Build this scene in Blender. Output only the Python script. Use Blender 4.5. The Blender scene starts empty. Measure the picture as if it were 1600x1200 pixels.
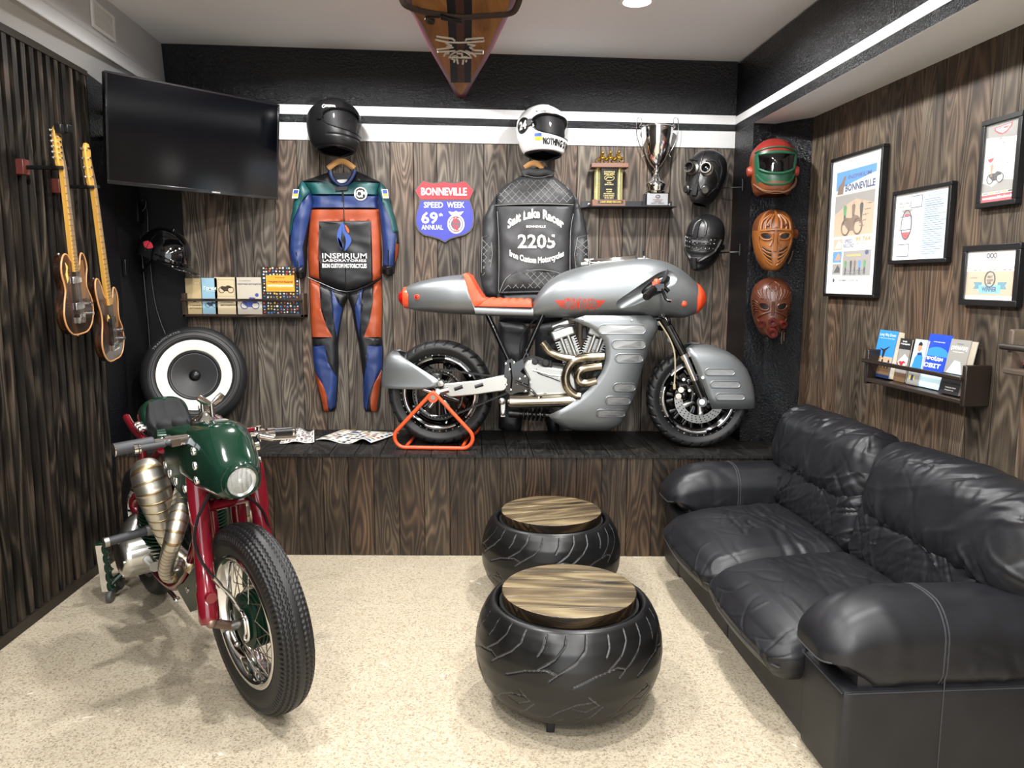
import bpy, bmesh, math, random
import numpy as np
from mathutils import Vector, Matrix
from mathutils.geometry import delaunay_2d_cdt

random.seed(7)
RNG = np.random.default_rng(7)
SC = bpy.context.scene
COL = SC.collection
pi = math.pi

# ------------------------------------------------------------------ camera
FPX, CAMH, PITCH, ROLL = 1190.0, 1.62, math.radians(7.7), 0.004
cd = bpy.data.cameras.new('camera')
cam = bpy.data.objects.new('camera', cd)
COL.objects.link(cam)
cd.sensor_width = 36.0
cd.lens = FPX / 1600.0 * 36.0
cd.clip_start = 0.05
_f = Vector((0, math.cos(PITCH), -math.sin(PITCH)))
_r0 = Vector((1, 0, 0)); _u0 = _r0.cross(_f)
_r = _r0 * math.cos(ROLL) + _u0 * math.sin(ROLL)
_u = _u0 * math.cos(ROLL) - _r0 * math.sin(ROLL)
CAMP = Vector((0, 0, CAMH))
cam.matrix_world = Matrix(((_r.x, _u.x, -_f.x, 0), (_r.y, _u.y, -_f.y, 0), (_r.z, _u.z, -_f.z, CAMH), (0, 0, 0, 1)))
SC.camera = cam

# ------------------------------------------------------------------ world, lights, exposure
wd = bpy.data.worlds.new('world'); SC.world = wd
wd.use_nodes = True
_bg = wd.node_tree.nodes['Background']
_bg.inputs[0].default_value = (0.93, 0.96, 1.0, 1)      # daylight from the open shop front behind the camera
_bg.inputs[1].default_value = 1.9
SC.view_settings.view_transform = 'Standard'
SC.view_settings.look = 'None'
SC.view_settings.gamma = 1.0
SC.view_settings.use_curve_mapping = False
SC.view_settings.exposure = 0.66
LAMPS = [(0.62, 4.05), (-1.05, 4.05), (0.75, 2.3), (-0.95, 2.3), (0.75, 0.6), (-0.95, 0.6), (0.75, -1.1), (-0.95, -1.1), (0.75, -2.8), (-0.95, -2.8)]  # last two rows: unseen lamps added behind the camera to brighten the ceiling
LAMP_W = 125.0
SC.cycles.max_bounces = 7
SC.cycles.diffuse_bounces = 3
SC.cycles.glossy_bounces = 4
SC.cycles.transmission_bounces = 6
SC.cycles.caustics_reflective = False
SC.cycles.caustics_refractive = False
SC.cycles.sample_clamp_indirect = 4.0

def ceil_z(x): return 3.041 - 0.0267 * x


# ------------------------------------------------------------------ pixel -> place on a real plane (measuring the photograph)
def ray(px, py):
    return _f + _r * ((px - 800) / FPX) + _u * ((600 - py) / FPX)
def W(px, py, Y):                 # point of the ray at depth Y
    d = ray(px, py); return CAMP + d * (Y / d.y)
def FL(px, py, z=0.0):            # point on a horizontal plane
    d = ray(px, py); return CAMP + d * ((z - CAMH) / d.z)
def PL(px, py, p, n):
    d = ray(px, py); n = Vector(n); return CAMP + d * ((Vector(p) - CAMP).dot(n) / d.dot(n))

# ------------------------------------------------------------------ mesh builder
def basis(axis):
    a = Vector(axis).normalized()
    t = Vector((0, 0, 1)) if abs(a.z) < 0.9 else Vector((1, 0, 0))
    x = t.cross(a).normalized(); y = a.cross(x)
    return x, y, a
def frame(o, ux, uy, uz=None):
    ux = Vector(ux).normalized(); uy = Vector(uy); uy = (uy - ux * uy.dot(ux)).normalized()
    uz = ux.cross(uy)
    return Matrix(((ux.x, uy.x, uz.x, o[0]), (ux.y, uy.y, uz.y, o[1]), (ux.z, uy.z, uz.z, o[2]), (0, 0, 0, 1)))
def spline(pts, n=8, closed=False):
    P = [np.array(p, float) for p in pts]; N = len(P); out = []
    rng = range(N) if closed else range(N - 1)
    for i in rng:
        p0 = P[(i - 1) % N] if (closed or i > 0) else 2 * P[0] - P[1]
        p1 = P[i]; p2 = P[(i + 1) % N]
        p3 = P[(i + 2) % N] if (closed or i + 2 < N) else 2 * P[-1] - P[-2]
        for k in range(n):
            t = k / n
            out.append(0.5 * ((2 * p1) + (-p0 + p2) * t + (2 * p0 - 5 * p1 + 4 * p2 - p3) * t * t + (-p0 + 3 * p1 - 3 * p2 + p3) * t ** 3))
    if not closed: out.append(P[-1])
    return out
def interp(x, tab):               # smooth-ish table lookup: rows (x, a, b, ...)
    T = np.array(tab, float); xs = T[:, 0]
    return [float(np.interp(x, xs, T[:, k])) for k in range(1, T.shape[1])]

class B:
    def __init__(s, xf=None):
        s.v = []; s.f = []; s.m = []; s.uv = []; s.xf = xf; s.c = 0
    def add(s, vs, fs, uvs=None, mi=None):
        n = len(s.v)
        if s.xf is not None: vs = [s.xf @ Vector(v) for v in vs]
        s.v.extend([tuple(v) for v in vs])
        for k, f in enumerate(fs):
            s.f.append([i + n for i in f]); s.m.append(s.c if mi is None else (mi if isinstance(mi, int) else mi[k])); s.uv.append(uvs[k] if uvs else None)
        return s
    def box(s, c, d, R=None, mi=None):
        x, y, z = d[0] / 2, d[1] / 2, d[2] / 2
        vs = [Vector((a * x, b * y, e * z)) for e in (-1, 1) for b in (-1, 1) for a in (-1, 1)]
        if R is not None: vs = [R @ v for v in vs]
        vs = [v + Vector(c) for v in vs]
        return s.add(vs, [(0, 2, 3, 1), (4, 5, 7, 6), (0, 1, 5, 4), (2, 6, 7, 3), (0, 4, 6, 2), (1, 3, 7, 5)], mi=mi)
    def bb(s, x0, x1, y0, y1, z0, z1, mi=None):
        return s.box(((x0 + x1) / 2, (y0 + y1) / 2, (z0 + z1) / 2), (abs(x1 - x0), abs(y1 - y0), abs(z1 - z0)), mi=mi)
    def rings(s, rs, closed=True, cap=True, loop=False, mi=None, uvs=False):
        n = len(rs[0]); vs = [p for r in rs for p in r]; fs = []; us = []
        R = len(rs)
        for i in range(R if loop else R - 1):
            j = (i + 1) % R
            for k in range(n if closed else n - 1):
                l = (k + 1) % n
                fs.append((i * n + k, i * n + l, j * n + l, j * n + k))
                us.append([(k / n, i / R), ((k + 1) / n, i / R), ((k + 1) / n, (i + 1) / R), (k / n, (i + 1) / R)])
        if cap and closed and not loop:
            fs.append(tuple(range(n - 1, -1, -1))); us.append([(0, 0)] * n)
            fs.append(tuple(range((R - 1) * n, R * n))); us.append([(0, 1)] * n)
        return s.add(vs, fs, us if uvs else None, mi=mi)
    def tube(s, pts, r, n=10, closed=False, cap=True, sm=0, mi=None, uvs=False, flat=None):
        if sm: 
            if not np.isscalar(r): r = [float(q[0]) for q in spline([[a] for a in r], sm, closed)]
            pts = spline(pts, sm, closed)
        P = [Vector(p) for p in pts]; N = len(P)
        rr = [r] * N if np.isscalar(r) else r
        T = []
        for i in range(N):
            a = P[(i - 1) % N] if (closed or i) else P[0]; b = P[(i + 1) % N] if (closed or i < N - 1) else P[-1]
            T.append((b - a).normalized() if (b - a).length > 1e-9 else Vector((0, 0, 1)))
        x, y, _ = basis(T[0]); rs = []
        for i in range(N):
            x = (x - T[i] * x.dot(T[i])).normalized(); y = T[i].cross(x)
            fx, fy = flat if flat else (1, 1)
            rs.append([P[i] + (x * (math.cos(2 * pi * k / n) * fx) + y * (math.sin(2 * pi * k / n) * fy)) * rr[i] for k in range(n)])
        return s.rings(rs, True, cap, closed, mi=mi, uvs=uvs)
    def cyl(s, a, b, r, n=24, r2=None, mi=None):
        return s.tube([a, b], [r, r if r2 is None else r2], n, mi=mi)
    def lathe(s, prof, o, axis, n=48, loop=False, a0=0, a1=2 * pi, mi=None, up=None):   # prof: (radius, along axis)
        x, y, z = basis(axis)
        if up is not None: x = Vector(up); y = z.cross(x)
        o = Vector(o); full = abs(a1 - a0 - 2 * pi) < 1e-6; rs = []
        m = n if full else n + 1
        for k in range(m):
            t = a0 + (a1 - a0) * k / n; d = x * math.cos(t) + y * math.sin(t)
            rs.append([o + d * p[0] + z * p[1] for p in prof])
        P = len(prof); vs = [p for r in rs for p in r]; fs = []
        for k in range(m if full else m - 1):
            l = (k + 1) % m
            for i in range(P if loop else P - 1):
                j = (i + 1) % P
                if prof[i][0] == 0 and prof[j][0] == 0: continue
                if prof[i][0] == 0: fs.append((k * P + i, l * P + j, k * P + j))
                elif prof[j][0] == 0: fs.append((k * P + i, l * P + i, k * P + j))
                else: fs.append((k * P + i, l * P + i, l * P + j, k * P + j))
        return s.add(vs, fs, mi=mi)
    def sph(s, c, r, n=20, m=12, R=None, mi=None):
        if np.isscalar(r): r = (r, r, r)
        rs = []
        for i in range(m + 1):
            a = -pi / 2 + pi * i / m; ring = []
            for k in range(n):
                t = 2 * pi * k / n
                v = Vector((math.cos(a) * math.cos(t) * r[0], math.cos(a) * math.sin(t) * r[1], math.sin(a) * r[2]))
                if R is not None: v = R @ v
                ring.append(v + Vector(c))
            rs.append(ring)
        return s.rings(rs, True, False, mi=mi)
    def prism(s, poly, z0, z1, mi=None, xf=None, side=None):      # 2-D outline in xf's xy plane, extruded along its z
        n = len(poly); f = xf if xf is not None else Matrix()
        vs = [f @ Vector((p[0], p[1], z0)) for p in poly] + [f @ Vector((p[0], p[1], z1)) for p in poly]
        mm = s.c if mi is None else mi; sd = mm if side is None else side
        fs = [tuple(range(n - 1, -1, -1)), tuple(range(n, 2 * n))] + [(i, (i + 1) % n, n + (i + 1) % n, n + i) for i in range(n)]
        return s.add(vs, fs, mi=[mm, mm] + [sd] * n)
    def quad(s, a, b, c, d, mi=None, uv=None):
        return s.add([a, b, c, d], [(0, 1, 2, 3)], [uv] if uv else None, mi=mi)
    def grid(s, G, mi=None):         # G[i][j] points
        n = len(G[0]); vs = [p for r in G for p in r]
        return s.add(vs, [(i * n + k, i * n + k + 1, (i + 1) * n + k + 1, (i + 1) * n + k) for i in range(len(G) - 1) for k in range(n - 1)], mi=mi)
    def bounds(s):
        A = np.array(s.v); return A.min(0), A.max(0)

def root_loc(p):
    L = Vector((0, 0, 0))
    while p is not None: L += p.location; p = p.parent
    return L
def tagit(o, label=None, cat=None, group=None, kind=None):
    if label: o['label'] = label
    if cat: o['category'] = cat
    if group: o['group'] = group
    if kind: o['kind'] = kind
    return o
def thing(name, label, cat, loc=(0, 0, 0), group=None):
    o = bpy.data.objects.new(name, None); COL.objects.link(o); o.location = loc
    o.empty_display_size = 0.05
    return tagit(o, label, cat, group)
def obj(name, b, mats, parent=None, smooth=40, bevel=0, sub=0, solid=0, label=None, cat=None, group=None, kind=None, seg=2, loc=None):
    if not isinstance(mats, (list, tuple)): mats = [mats]
    L = root_loc(parent) if parent is not None else (Vector(loc) if loc is not None else Vector((0, 0, 0)))
    V = np.array(b.v, float) - np.array(L) if len(b.v) else np.zeros((0, 3))
    me = bpy.data.meshes.new(name); me.from_pydata(V.tolist(), [], b.f)
    for m in mats: me.materials.append(m)
    if len(mats) > 1: me.polygons.foreach_set('material_index', b.m)
    if any(u is not None for u in b.uv):
        ul = me.uv_layers.new(name='UVMap'); k = 0; fl = []
        for f, u in zip(b.f, b.uv):
            for i in range(len(f)): fl.extend(u[i] if u is not None else (0, 0))
        ul.data.foreach_set('uv', fl)
    bm = bmesh.new(); bm.from_mesh(me); bmesh.ops.recalc_face_normals(bm, faces=bm.faces); bm.to_mesh(me); bm.free()
    if smooth:
        me.polygons.foreach_set('use_smooth', [True] * len(me.polygons))
        me.set_sharp_from_angle(angle=math.radians(smooth))
    me.update()
    o = bpy.data.objects.new(name, me); COL.objects.link(o)
    if parent is not None: o.parent = parent
    else: o.location = L
    if bevel:
        mo = o.modifiers.new('bevel', 'BEVEL'); mo.width = bevel; mo.segments = seg; mo.limit_method = 'ANGLE'; mo.angle_limit = math.radians(35)
    if solid:
        mo = o.modifiers.new('solid', 'SOLIDIFY'); mo.thickness = solid; mo.offset = 0
    if sub:
        mo = o.modifiers.new('sub', 'SUBSURF'); mo.levels = sub; mo.render_levels = sub
    return tagit(o, label, cat, group, kind)
def dup(o, loc=None, rz=None, label=None, parent=None):
    c = o.copy(); COL.objects.link(c); c.parent = parent
    if loc is not None: c.location = loc
    if rz is not None: c.rotation_euler = (0, 0, rz)
    if label: c['label'] = label
    for ch in list(o.children): dup(ch, parent=c)
    return c
def obj_each(name, b, mats, parent=None, **kw):      # every loose piece becomes a part of its own
    par = list(range(len(b.v)))
    def find(i):
        while par[i] != i: par[i] = par[par[i]]; i = par[i]
        return i
    for f in b.f:
        r = find(f[0])
        for i in f[1:]: par[find(i)] = r
    gr = {}
    for k, f in enumerate(b.f): gr.setdefault(find(f[0]), []).append(k)
    for fs in gr.values():
        c = B(); ids = sorted({i for k in fs for i in b.f[k]}); mp = {i: n for n, i in enumerate(ids)}
        c.v = [b.v[i] for i in ids]; c.f = [[mp[i] for i in b.f[k]] for k in fs]; c.m = [b.m[k] for k in fs]; c.uv = [b.uv[k] for k in fs]
        o = obj(name, c, mats, parent, **kw)
    return o
def bool_cut(o, cutters):
    vl = bpy.context.view_layer
    for i, c in enumerate(cutters):
        mo = o.modifiers.new('cut%d' % i, 'BOOLEAN'); mo.operation = 'DIFFERENCE'; mo.object = c; mo.solver = 'EXACT'
    vl.update(); dg = bpy.context.evaluated_depsgraph_get()
    me = bpy.data.meshes.new_from_object(o.evaluated_get(dg))
    o.modifiers.clear(); o.data = me
    me.polygons.foreach_set('use_smooth', [True] * len(me.polygons)); me.set_sharp_from_angle(angle=math.radians(35))
    for c in cutters: bpy.data.objects.remove(c)

# ------------------------------------------------------------------ lettering
_fc = bpy.data.curves.new('lettering', 'FONT')
_fo = bpy.data.objects.new('lettering', _fc)
def text_geo(s, bold=0.0, res=3):
    _fc.body = s; _fc.size = 1.0; _fc.align_x = 'LEFT'; _fc.resolution_u = res; _fc.offset = bold
    _fc.fill_mode = 'BOTH'; _fc.extrude = 0
    me = _fo.to_mesh()
    vs = [tuple(v.co) for v in me.vertices]; fs = [tuple(p.vertices) for p in me.polygons]
    _fo.to_mesh_clear()
    return np.array(vs) if vs else np.zeros((0, 3)), fs
def put_text(b, s, xf, cx, cy, w, h, mi=0, bold=0.02, z=0.0, fn=None, res=2):
    """text fitted to a w x h box centred on (cx, cy) of frame xf (x right, y up, z out); fn bends 2-D points"""
    V, F = text_geo(s, bold, res)
    if not len(V): return
    lo = V.min(0); hi = V.max(0)
    if w is None: w = h * (hi[0] - lo[0]) / max(hi[1] - lo[1], 1e-6)
    x = (V[:, 0] - (lo[0] + hi[0]) / 2) / max(hi[0] - lo[0], 1e-6) * w
    y = (V[:, 1] - (lo[1] + hi[1]) / 2) / max(hi[1] - lo[1], 1e-6) * h
    pts = []
    for a, c in zip(x, y):
        q = fn(a, c) if fn else (a, c)
        if len(q) == 3: pts.append(xf @ Vector(q) if xf is not None else Vector(q))
        else: pts.append(xf @ Vector((cx + q[0], cy + q[1], z)))
    b.add(pts, F, mi=mi)

# ------------------------------------------------------------------ 2-D outline filled and puffed out
def inside(poly, P):
    poly = np.array(poly); x, y = P[:, 0], P[:, 1]; r = np.zeros(len(P), bool); j = len(poly) - 1
    for i in range(len(poly)):
        xi, yi = poly[i]; xj, yj = poly[j]
        c = ((yi > y) != (yj > y)) & (x < (xj - xi) * (y - yi) / (yj - yi + 1e-15) + xi)
        r ^= c; j = i
    return r
def segdist(P, A, Bp):
    d = np.full(len(P), 1e9)
    for a, c in zip(A, Bp):
        ab = np.array(c) - a; t = np.clip(((P - a) @ ab) / max(ab @ ab, 1e-12), 0, 1)
        d = np.minimum(d, np.hypot(*(P - (a + t[:, None] * ab)).T))
    return d
def puff(b, outline, xf, depth, round_r, res=0.012, panels=(), mi=0, back=True, wrk=0.0, base=0.0, seed=0, extra=None):
    """panels: (polygon, material index). xf: x right, y up, z out of the wall."""
    out = np.array(outline, float); lo, hi = out.min(0), out.max(0)
    verts = [tuple(p) for p in out]; edges = [(i, (i + 1) % len(out)) for i in range(len(out))]
    for poly, _ in panels:
        n0 = len(verts); k = len(poly); verts += [tuple(p) for p in poly]; edges += [(n0 + i, n0 + (i + 1) % k) for i in range(k)]
    gx, gy = np.meshgrid(np.arange(lo[0], hi[0], res), np.arange(lo[1], hi[1], res))
    gx = gx + (np.arange(gx.shape[0])[:, None] % 2) * res * 0.5
    G = np.stack([gx.ravel(), gy.ravel()], 1)
    A = out; Bq = np.roll(out, -1, 0)
    G = G[inside(out, G)]; G = G[segdist(G, A, Bq) > res * 0.55]
    verts += [tuple(p) for p in G]
    r = delaunay_2d_cdt([Vector(v) for v in verts], edges, [], 0, 1e-6)
    V = np.array([tuple(v) for v in r[0]]); T = np.array([list(f) for f in r[2] if len(f) == 3])
    cen = V[T].mean(1); keep = inside(out, cen); T = T[keep]; cen = cen[keep]
    m = np.full(len(T), mi)
    for poly, k in panels: m[inside(poly, cen)] = k
    d = segdist(V, A, Bq); q = np.clip(d / round_r, 0, 1)
    z = base + depth * np.sqrt(np.maximum(0, 1 - (1 - q) ** 2))
    if wrk:
        rg = np.random.default_rng(seed); a = np.zeros(len(V))
        for _ in range(9):
            th = rg.uniform(0, pi); fr = rg.uniform(18, 60); a += np.sin((V[:, 0] * math.cos(th) + V[:, 1] * math.sin(th)) * fr + rg.uniform(0, 6) + 2 * np.sin(V[:, 1] * fr * .4)) / fr
        z = z + wrk * 12 * a * q
    if extra is not None: z = z + extra(V, q)
    used = np.unique(T); mp = -np.ones(len(V), int); mp[used] = np.arange(len(used))
    n = len(used)
    vs = [(V[i, 0], V[i, 1], z[i]) for i in used]; fs = [tuple(mp[t]) for t in T]; mm = list(map(int, m))
    if back:
        vs += [(V[i, 0], V[i, 1], base + .002) for i in used]
        cnt = {}
        for t in T:
            for e in ((t[0], t[1]), (t[1], t[2]), (t[2], t[0])):
                k = (min(e), max(e)); cnt.setdefault(k, []).append(e)
        fs += [tuple(n + mp[i] for i in t[::-1]) for t in T]; mm += [mi] * len(T)
        for k, es in cnt.items():
            if len(es) == 1:
                a, c = es[0]; fs.append((mp[c], mp[a], n + mp[a], n + mp[c])); mm.append(mi)
    b.add([xf @ Vector(v) for v in vs], fs, mi=mm)
    return V, z

# ------------------------------------------------------------------ materials
def lin(h):
    h = h.lstrip('#'); c = [int(h[i:i + 2], 16) / 255 for i in (0, 2, 4)]
    return tuple((x / 12.92 if x <= 0.04045 else ((x + 0.055) / 1.055) ** 2.4) for x in c) + (1,)
MATS = {}
def C(hexc, rough=0.5, metal=0.0, coat=0.0, spec=0.5, em=None):
    k = (hexc, rough, metal, coat, spec, em)
    if k in MATS: return MATS[k]
    m = bpy.data.materials.new('paint_' + hexc.strip('#')); m.use_nodes = True
    p = m.node_tree.nodes['Principled BSDF']
    p.inputs['Base Color'].default_value = lin(hexc); p.inputs['Roughness'].default_value = rough
    p.inputs['Metallic'].default_value = metal; p.inputs['Coat Weight'].default_value = coat
    p.inputs['Coat Roughness'].default_value = 0.05
    p.inputs['Specular IOR Level'].default_value = spec
    if em: p.inputs['Emission Color'].default_value = lin(hexc); p.inputs['Emission Strength'].default_value = em
    MATS[k] = m; return m
class NT:
    def __init__(s, name):
        s.m = bpy.data.materials.new(name); s.m.use_nodes = True; s.t = s.m.node_tree; s.p = s.t.nodes['Principled BSDF']
    def n(s, t, **kw):
        nd = s.t.nodes.new('ShaderNode' + t)
        for k, v in kw.items():
            if k in nd.inputs: 
                if isinstance(v, bpy.types.NodeSocket): s.t.links.new(v, nd.inputs[k])
                else: nd.inputs[k].default_value = v
            else: setattr(nd, k, v)
        return nd
    def l(s, a, b): s.t.links.new(a, b)
    def mul(s, a, k): 
        nd = s.n('VectorMath', operation='MULTIPLY'); s.l(a, nd.inputs[0]); nd.inputs[1].default_value = k; return nd.outputs[0]
    def math(s, op, a, b=0.0, c=None):
        nd = s.n('Math', operation=op)
        for i, x in enumerate((a, b) if c is None else (a, b, c)):
            if isinstance(x, bpy.types.NodeSocket): s.l(x, nd.inputs[i])
            else: nd.inputs[i].default_value = x
        return nd.outputs[0]
    def ramp(s, fac, stops, interp='LINEAR'):
        nd = s.n('ValToRGB'); s.l(fac, nd.inputs[0]); e = nd.color_ramp.elements; nd.color_ramp.interpolation = interp
        while len(e) < len(stops): e.new(0.5)
        for q, (p, c) in zip(e, stops): q.position = p; q.color = lin(c) if isinstance(c, str) else (c, c, c, 1)
        return nd.outputs[0]
    def mix(s, fac, a, b, mode='MIX'):
        nd = s.n('Mix', data_type='RGBA', blend_type=mode)
        for i, x in ((0, fac), (6, a), (7, b)):
            if isinstance(x, bpy.types.NodeSocket): s.l(x, nd.inputs[i])
            else: nd.inputs[i].default_value = lin(x) if isinstance(x, str) else x
        return nd.outputs[2]
    def bump(s, h, strength=0.3, dist=0.01, normal=None):
        nd = s.n('Bump'); s.l(h, nd.inputs['Height']); nd.inputs['Strength'].default_value = strength; nd.inputs['Distance'].default_value = dist
        if normal is not None: s.l(normal, nd.inputs['Normal'])
        s.l(nd.outputs[0], s.p.inputs['Normal']); return nd.outputs[0]
    def set(s, **kw):
        for k, v in kw.items():
            k = k.replace('_', ' ')
            if isinstance(v, bpy.types.NodeSocket): s.l(v, s.p.inputs[k])
            else: s.p.inputs[k].default_value = lin(v) if isinstance(v, str) else v
        return s
def noise(t, vec, scale, detail=4, rough=0.55, dist=0.0):
    nd = t.n('TexNoise', Scale=scale, Detail=detail, Roughness=rough, Distortion=dist); t.l(vec, nd.inputs['Vector']); return nd.outputs['Fac']

def wood(name, dark, mid, light, rough=0.55, ring=15.0, streak=0.46, along=(1, 1), spec=0.3, tone=0.5):
    """plank wood; UV u across, v along the grain, in metres, offset per plank"""
    t = NT(name); uv = t.n('UVMap').outputs[0]
    p1 = t.mul(uv, (8.5, 1.15, 1)); big = noise(t, p1, 1.0, 1.5, 0.4, 0.3)
    rg = t.math('SINE', t.math('MULTIPLY', big, ring * 6.28)); rg = t.math('MULTIPLY_ADD', rg, 0.5, 0.5)
    fib = noise(t, t.mul(uv, (230, 2.6, 1)), 1.0, 3, 0.6)
    blot = noise(t, t.mul(uv, (9, 1.6, 1)), 1.0, 3, 0.6, 0.3)
    f = t.math('ADD', t.math('MULTIPLY', rg, 0.29), t.math('MULTIPLY', fib, streak))
    f = t.math('ADD', f, t.math('MULTIPLY_ADD', blot, 0.8, -0.36))
    c = t.ramp(f, [(0.10, dark), (0.46, mid), (0.92, light)])
    ton = noise(t, t.mul(uv, (0.013, 0.0131, 1)), 37.0, 1)           # per-plank tone: jumps with the plank's own offset
    c = t.mix(tone, c, t.ramp(ton, [(0.36, '#585450'), (0.5, '#8a8580'), (0.58, '#a07c62'), (0.66, '#b0aca4')]), 'OVERLAY')
    vor = t.n('TexVoronoi', Scale=1.0); t.l(t.mul(uv, (4.2, 1.1, 1)), vor.inputs['Vector'])
    kn = t.ramp(vor.outputs['Distance'], [(0.035, 0.1), (0.10, 1.0)])
    c = t.mix(1.0, c, kn, 'MULTIPLY')
    t.set(Base_Color=c, Roughness=rough, Specular_IOR_Level=spec)
    t.bump(t.math('ADD', fib, t.math('MULTIPLY', rg, 0.4)), 0.35, 0.004)
    return t.m

def rough_paint(name, col, rough, sc=140, st=0.5, dist=0.004, big=0.0, spec=0.5):
    t = NT(name); o = t.n('TexCoord').outputs['Object']
    h = noise(t, o, sc, 3, 0.6)
    if big: h = t.math('ADD', h, t.math('MULTIPLY', noise(t, o, sc * 0.12, 3), big))
    t.set(Base_Color=col, Roughness=rough, Specular_IOR_Level=spec); t.bump(h, st, dist); return t.m
def leather(name, col, rough=0.45, sc=260, wr=0.0, wsc=(5, 5, 5), st=0.25, spec=0.5):
    t = NT(name); o = t.n('TexCoord').outputs['Object']
    v = t.n('TexVoronoi', Scale=sc); t.l(o, v.inputs['Vector'])
    h = t.math('MULTIPLY', v.outputs['Distance'], 0.25)
    if wr:
        w = noise(t, t.mul(o, wsc), 1.0, 3, 0.5, 0.6); h = t.math('ADD', h, t.math('MULTIPLY', w, wr))
    c = t.mix(0.25, col, t.ramp(noise(t, o, 9, 3), [(0.3, 0.0), (0.7, 1.0)]), 'SOFT_LIGHT')
    t.set(Base_Color=c, Roughness=rough, Specular_IOR_Level=spec); t.bump(h, st, 0.006); return t.m

M = {}
M['wall'] = wood('dark_stained_planks', '#221e1a', '#605850', '#a39a8b')
M['wallR'] = wood('brown_stained_planks', '#221c16', '#5a4f43', '#8f8270')
M['plinth'] = wood('oiled_dark_planks', '#120e0a', '#3f342a', '#7d6b55', rough=0.4, spec=0.4)
M['deck'] = wood('charcoal_boards', '#0d0d0d', '#232221', '#45423e', rough=0.5, tone=0.2)
M['slat'] = wood('black_brown_battens', '#080706', '#221d18', '#6b6052', rough=0.5, ring=7, tone=0.3)
M['stooltop'] = wood('burnt_pine', '#130e0a', '#675840', '#bba981', rough=0.25, ring=4, streak=0.5, tone=0.0, spec=0.5)
M['blackwall'] = rough_paint('black_roughcast_paint', '#07080d', 0.18, 80, 1.0, 0.012, 0.5, 0.4)
M['blackdoor'] = rough_paint('black_door_paint', '#08080a', 0.5, 60, 0.15)
M['white'] = rough_paint('white_wall_paint', '#c2c2c2', 0.6, 120, 0.35)
M['ceil'] = rough_paint('ceiling_paint', '#eceef2', 0.8, 60, 0.1)
M['chrome'] = C('#e6e6e6', 0.07, 1.0)
M['steel'] = C('#b9b9b6', 0.28, 1.0)
M['alu'] = C('#c6c6c2', 0.34, 1.0)
M['castalu'] = rough_paint('cast_aluminium', '#b4b5b3', 0.4, 300, 0.15, 0.001); M['castalu'].node_tree.nodes['Principled BSDF'].inputs['Metallic'].default_value = 0.85
M['blk'] = C('#0a0a0b', 0.35)
M['blkg'] = C('#060607', 0.12, coat=0.6)
M['blkm'] = C('#121213', 0.6)
M['iron'] = C('#1b1918', 0.45, 0.3)
M['rubber'] = rough_paint('tyre_rubber', '#141415', 0.5, 220, 0.12, 0.001)
M['gold'] = C('#c9a54a', 0.2, 1.0)
M['paper'] = C('#e9e6de', 0.7)
M['glass'] = NT('clear_glass').set(Base_Color='#ffffff', Roughness=0.02, Transmission_Weight=1.0, IOR=1.45).m
# ================================================================== THE ROOM
YB = 5.06
PLZ = 0.619
def planks(b, o, ua, ul, n, w, length, th, gap=0.003, jitter=0.0, un=None):
    """n boards of width w side by side along ua, each running along ul; front faces carry grain UVs"""
    o = Vector(o); ua = Vector(ua).normalized(); ul = Vector(ul).normalized()
    un = Vector(un) if un is not None else ua.cross(ul)
    for i in range(n):
        ru, rv = random.uniform(0, 60), random.uniform(0, 60)
        jj = random.uniform(-jitter, jitter)
        a0, a1 = i * w + gap / 2, (i + 1) * w - gap / 2
        ch = 0.0025
        pr = [(a0, -th), (a0, jj - ch), (a0 + ch, jj), (a1 - ch, jj), (a1, jj - ch), (a1, -th)]
        vs = [o + ua * a + un * d + ul * l for l in (0, length) for a, d in pr]; k = len(pr)
        fs = []; us = []
        for j in range(k - 1):
            fs.append((j, j + 1, k + j + 1, k + j)); q0, q1 = pr[j], pr[j + 1]
            u0 = q0[0] - i * w + (q0[1] if j == 0 else 0); u1 = q1[0] - i * w - (q1[1] if j == 4 else 0)
            us.append([(ru + u0, rv), (ru + u1, rv), (ru + u1, rv + length), (ru + u0, rv + length)])
        fs.append(tuple(range(k))); us.append([(ru + q[0] - i * w, rv + q[1]) for q in pr])
        fs.append(tuple(range(2 * k - 1, k - 1, -1))); us.append([(ru + q[0] - i * w, rv + q[1]) for q in reversed(pr)])
        b.add(vs, fs, us)
    return b
S = lambda name, b, m, **kw: obj(name, b, m, kind='structure', **kw)

# floor: terrazzo tiles
t = NT('beige_terrazzo'); o = t.n('TexCoord').outputs['Object']
v = t.n('TexVoronoi', Scale=150.0); t.l(o, v.inputs['Vector'])
sp = t.ramp(t.n('SeparateColor', Color=v.outputs['Color']).outputs[0], [(0.0, '#bfb5a0'), (0.45, '#b5aa93'), (0.66, '#a19378'), (0.82, '#8f785a'), (0.9, '#705a45'), (0.96, '#565049')], 'CONSTANT')
v2 = t.n('TexVoronoi', Scale=420.0); t.l(o, v2.inputs['Vector'])
sp2 = t.ramp(t.n('SeparateColor', Color=v2.outputs['Color']).outputs[1], [(0.0, '#c6bca8'), (0.6, '#b5a88e'), (0.86, '#93846b'), (0.95, '#655a4b')], 'CONSTANT')
c = t.mix(0.5, sp, sp2)
st = noise(t, o, 2.2, 5, 0.65, 0.8)
c = t.mix(t.ramp(st, [(0.52, 0.0), (0.75, 0.35)]), c, '#8a7c68')
st2 = noise(t, t.mul(o, (1, 1, 1)), 5.5, 4, 0.6, 1.4)
c = t.mix(t.ramp(st2, [(0.66, 0.0), (0.72, 0.5)]), c, '#f2eadb')
br = t.n('TexBrick', Scale=1.0); br.offset = 0.0
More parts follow.
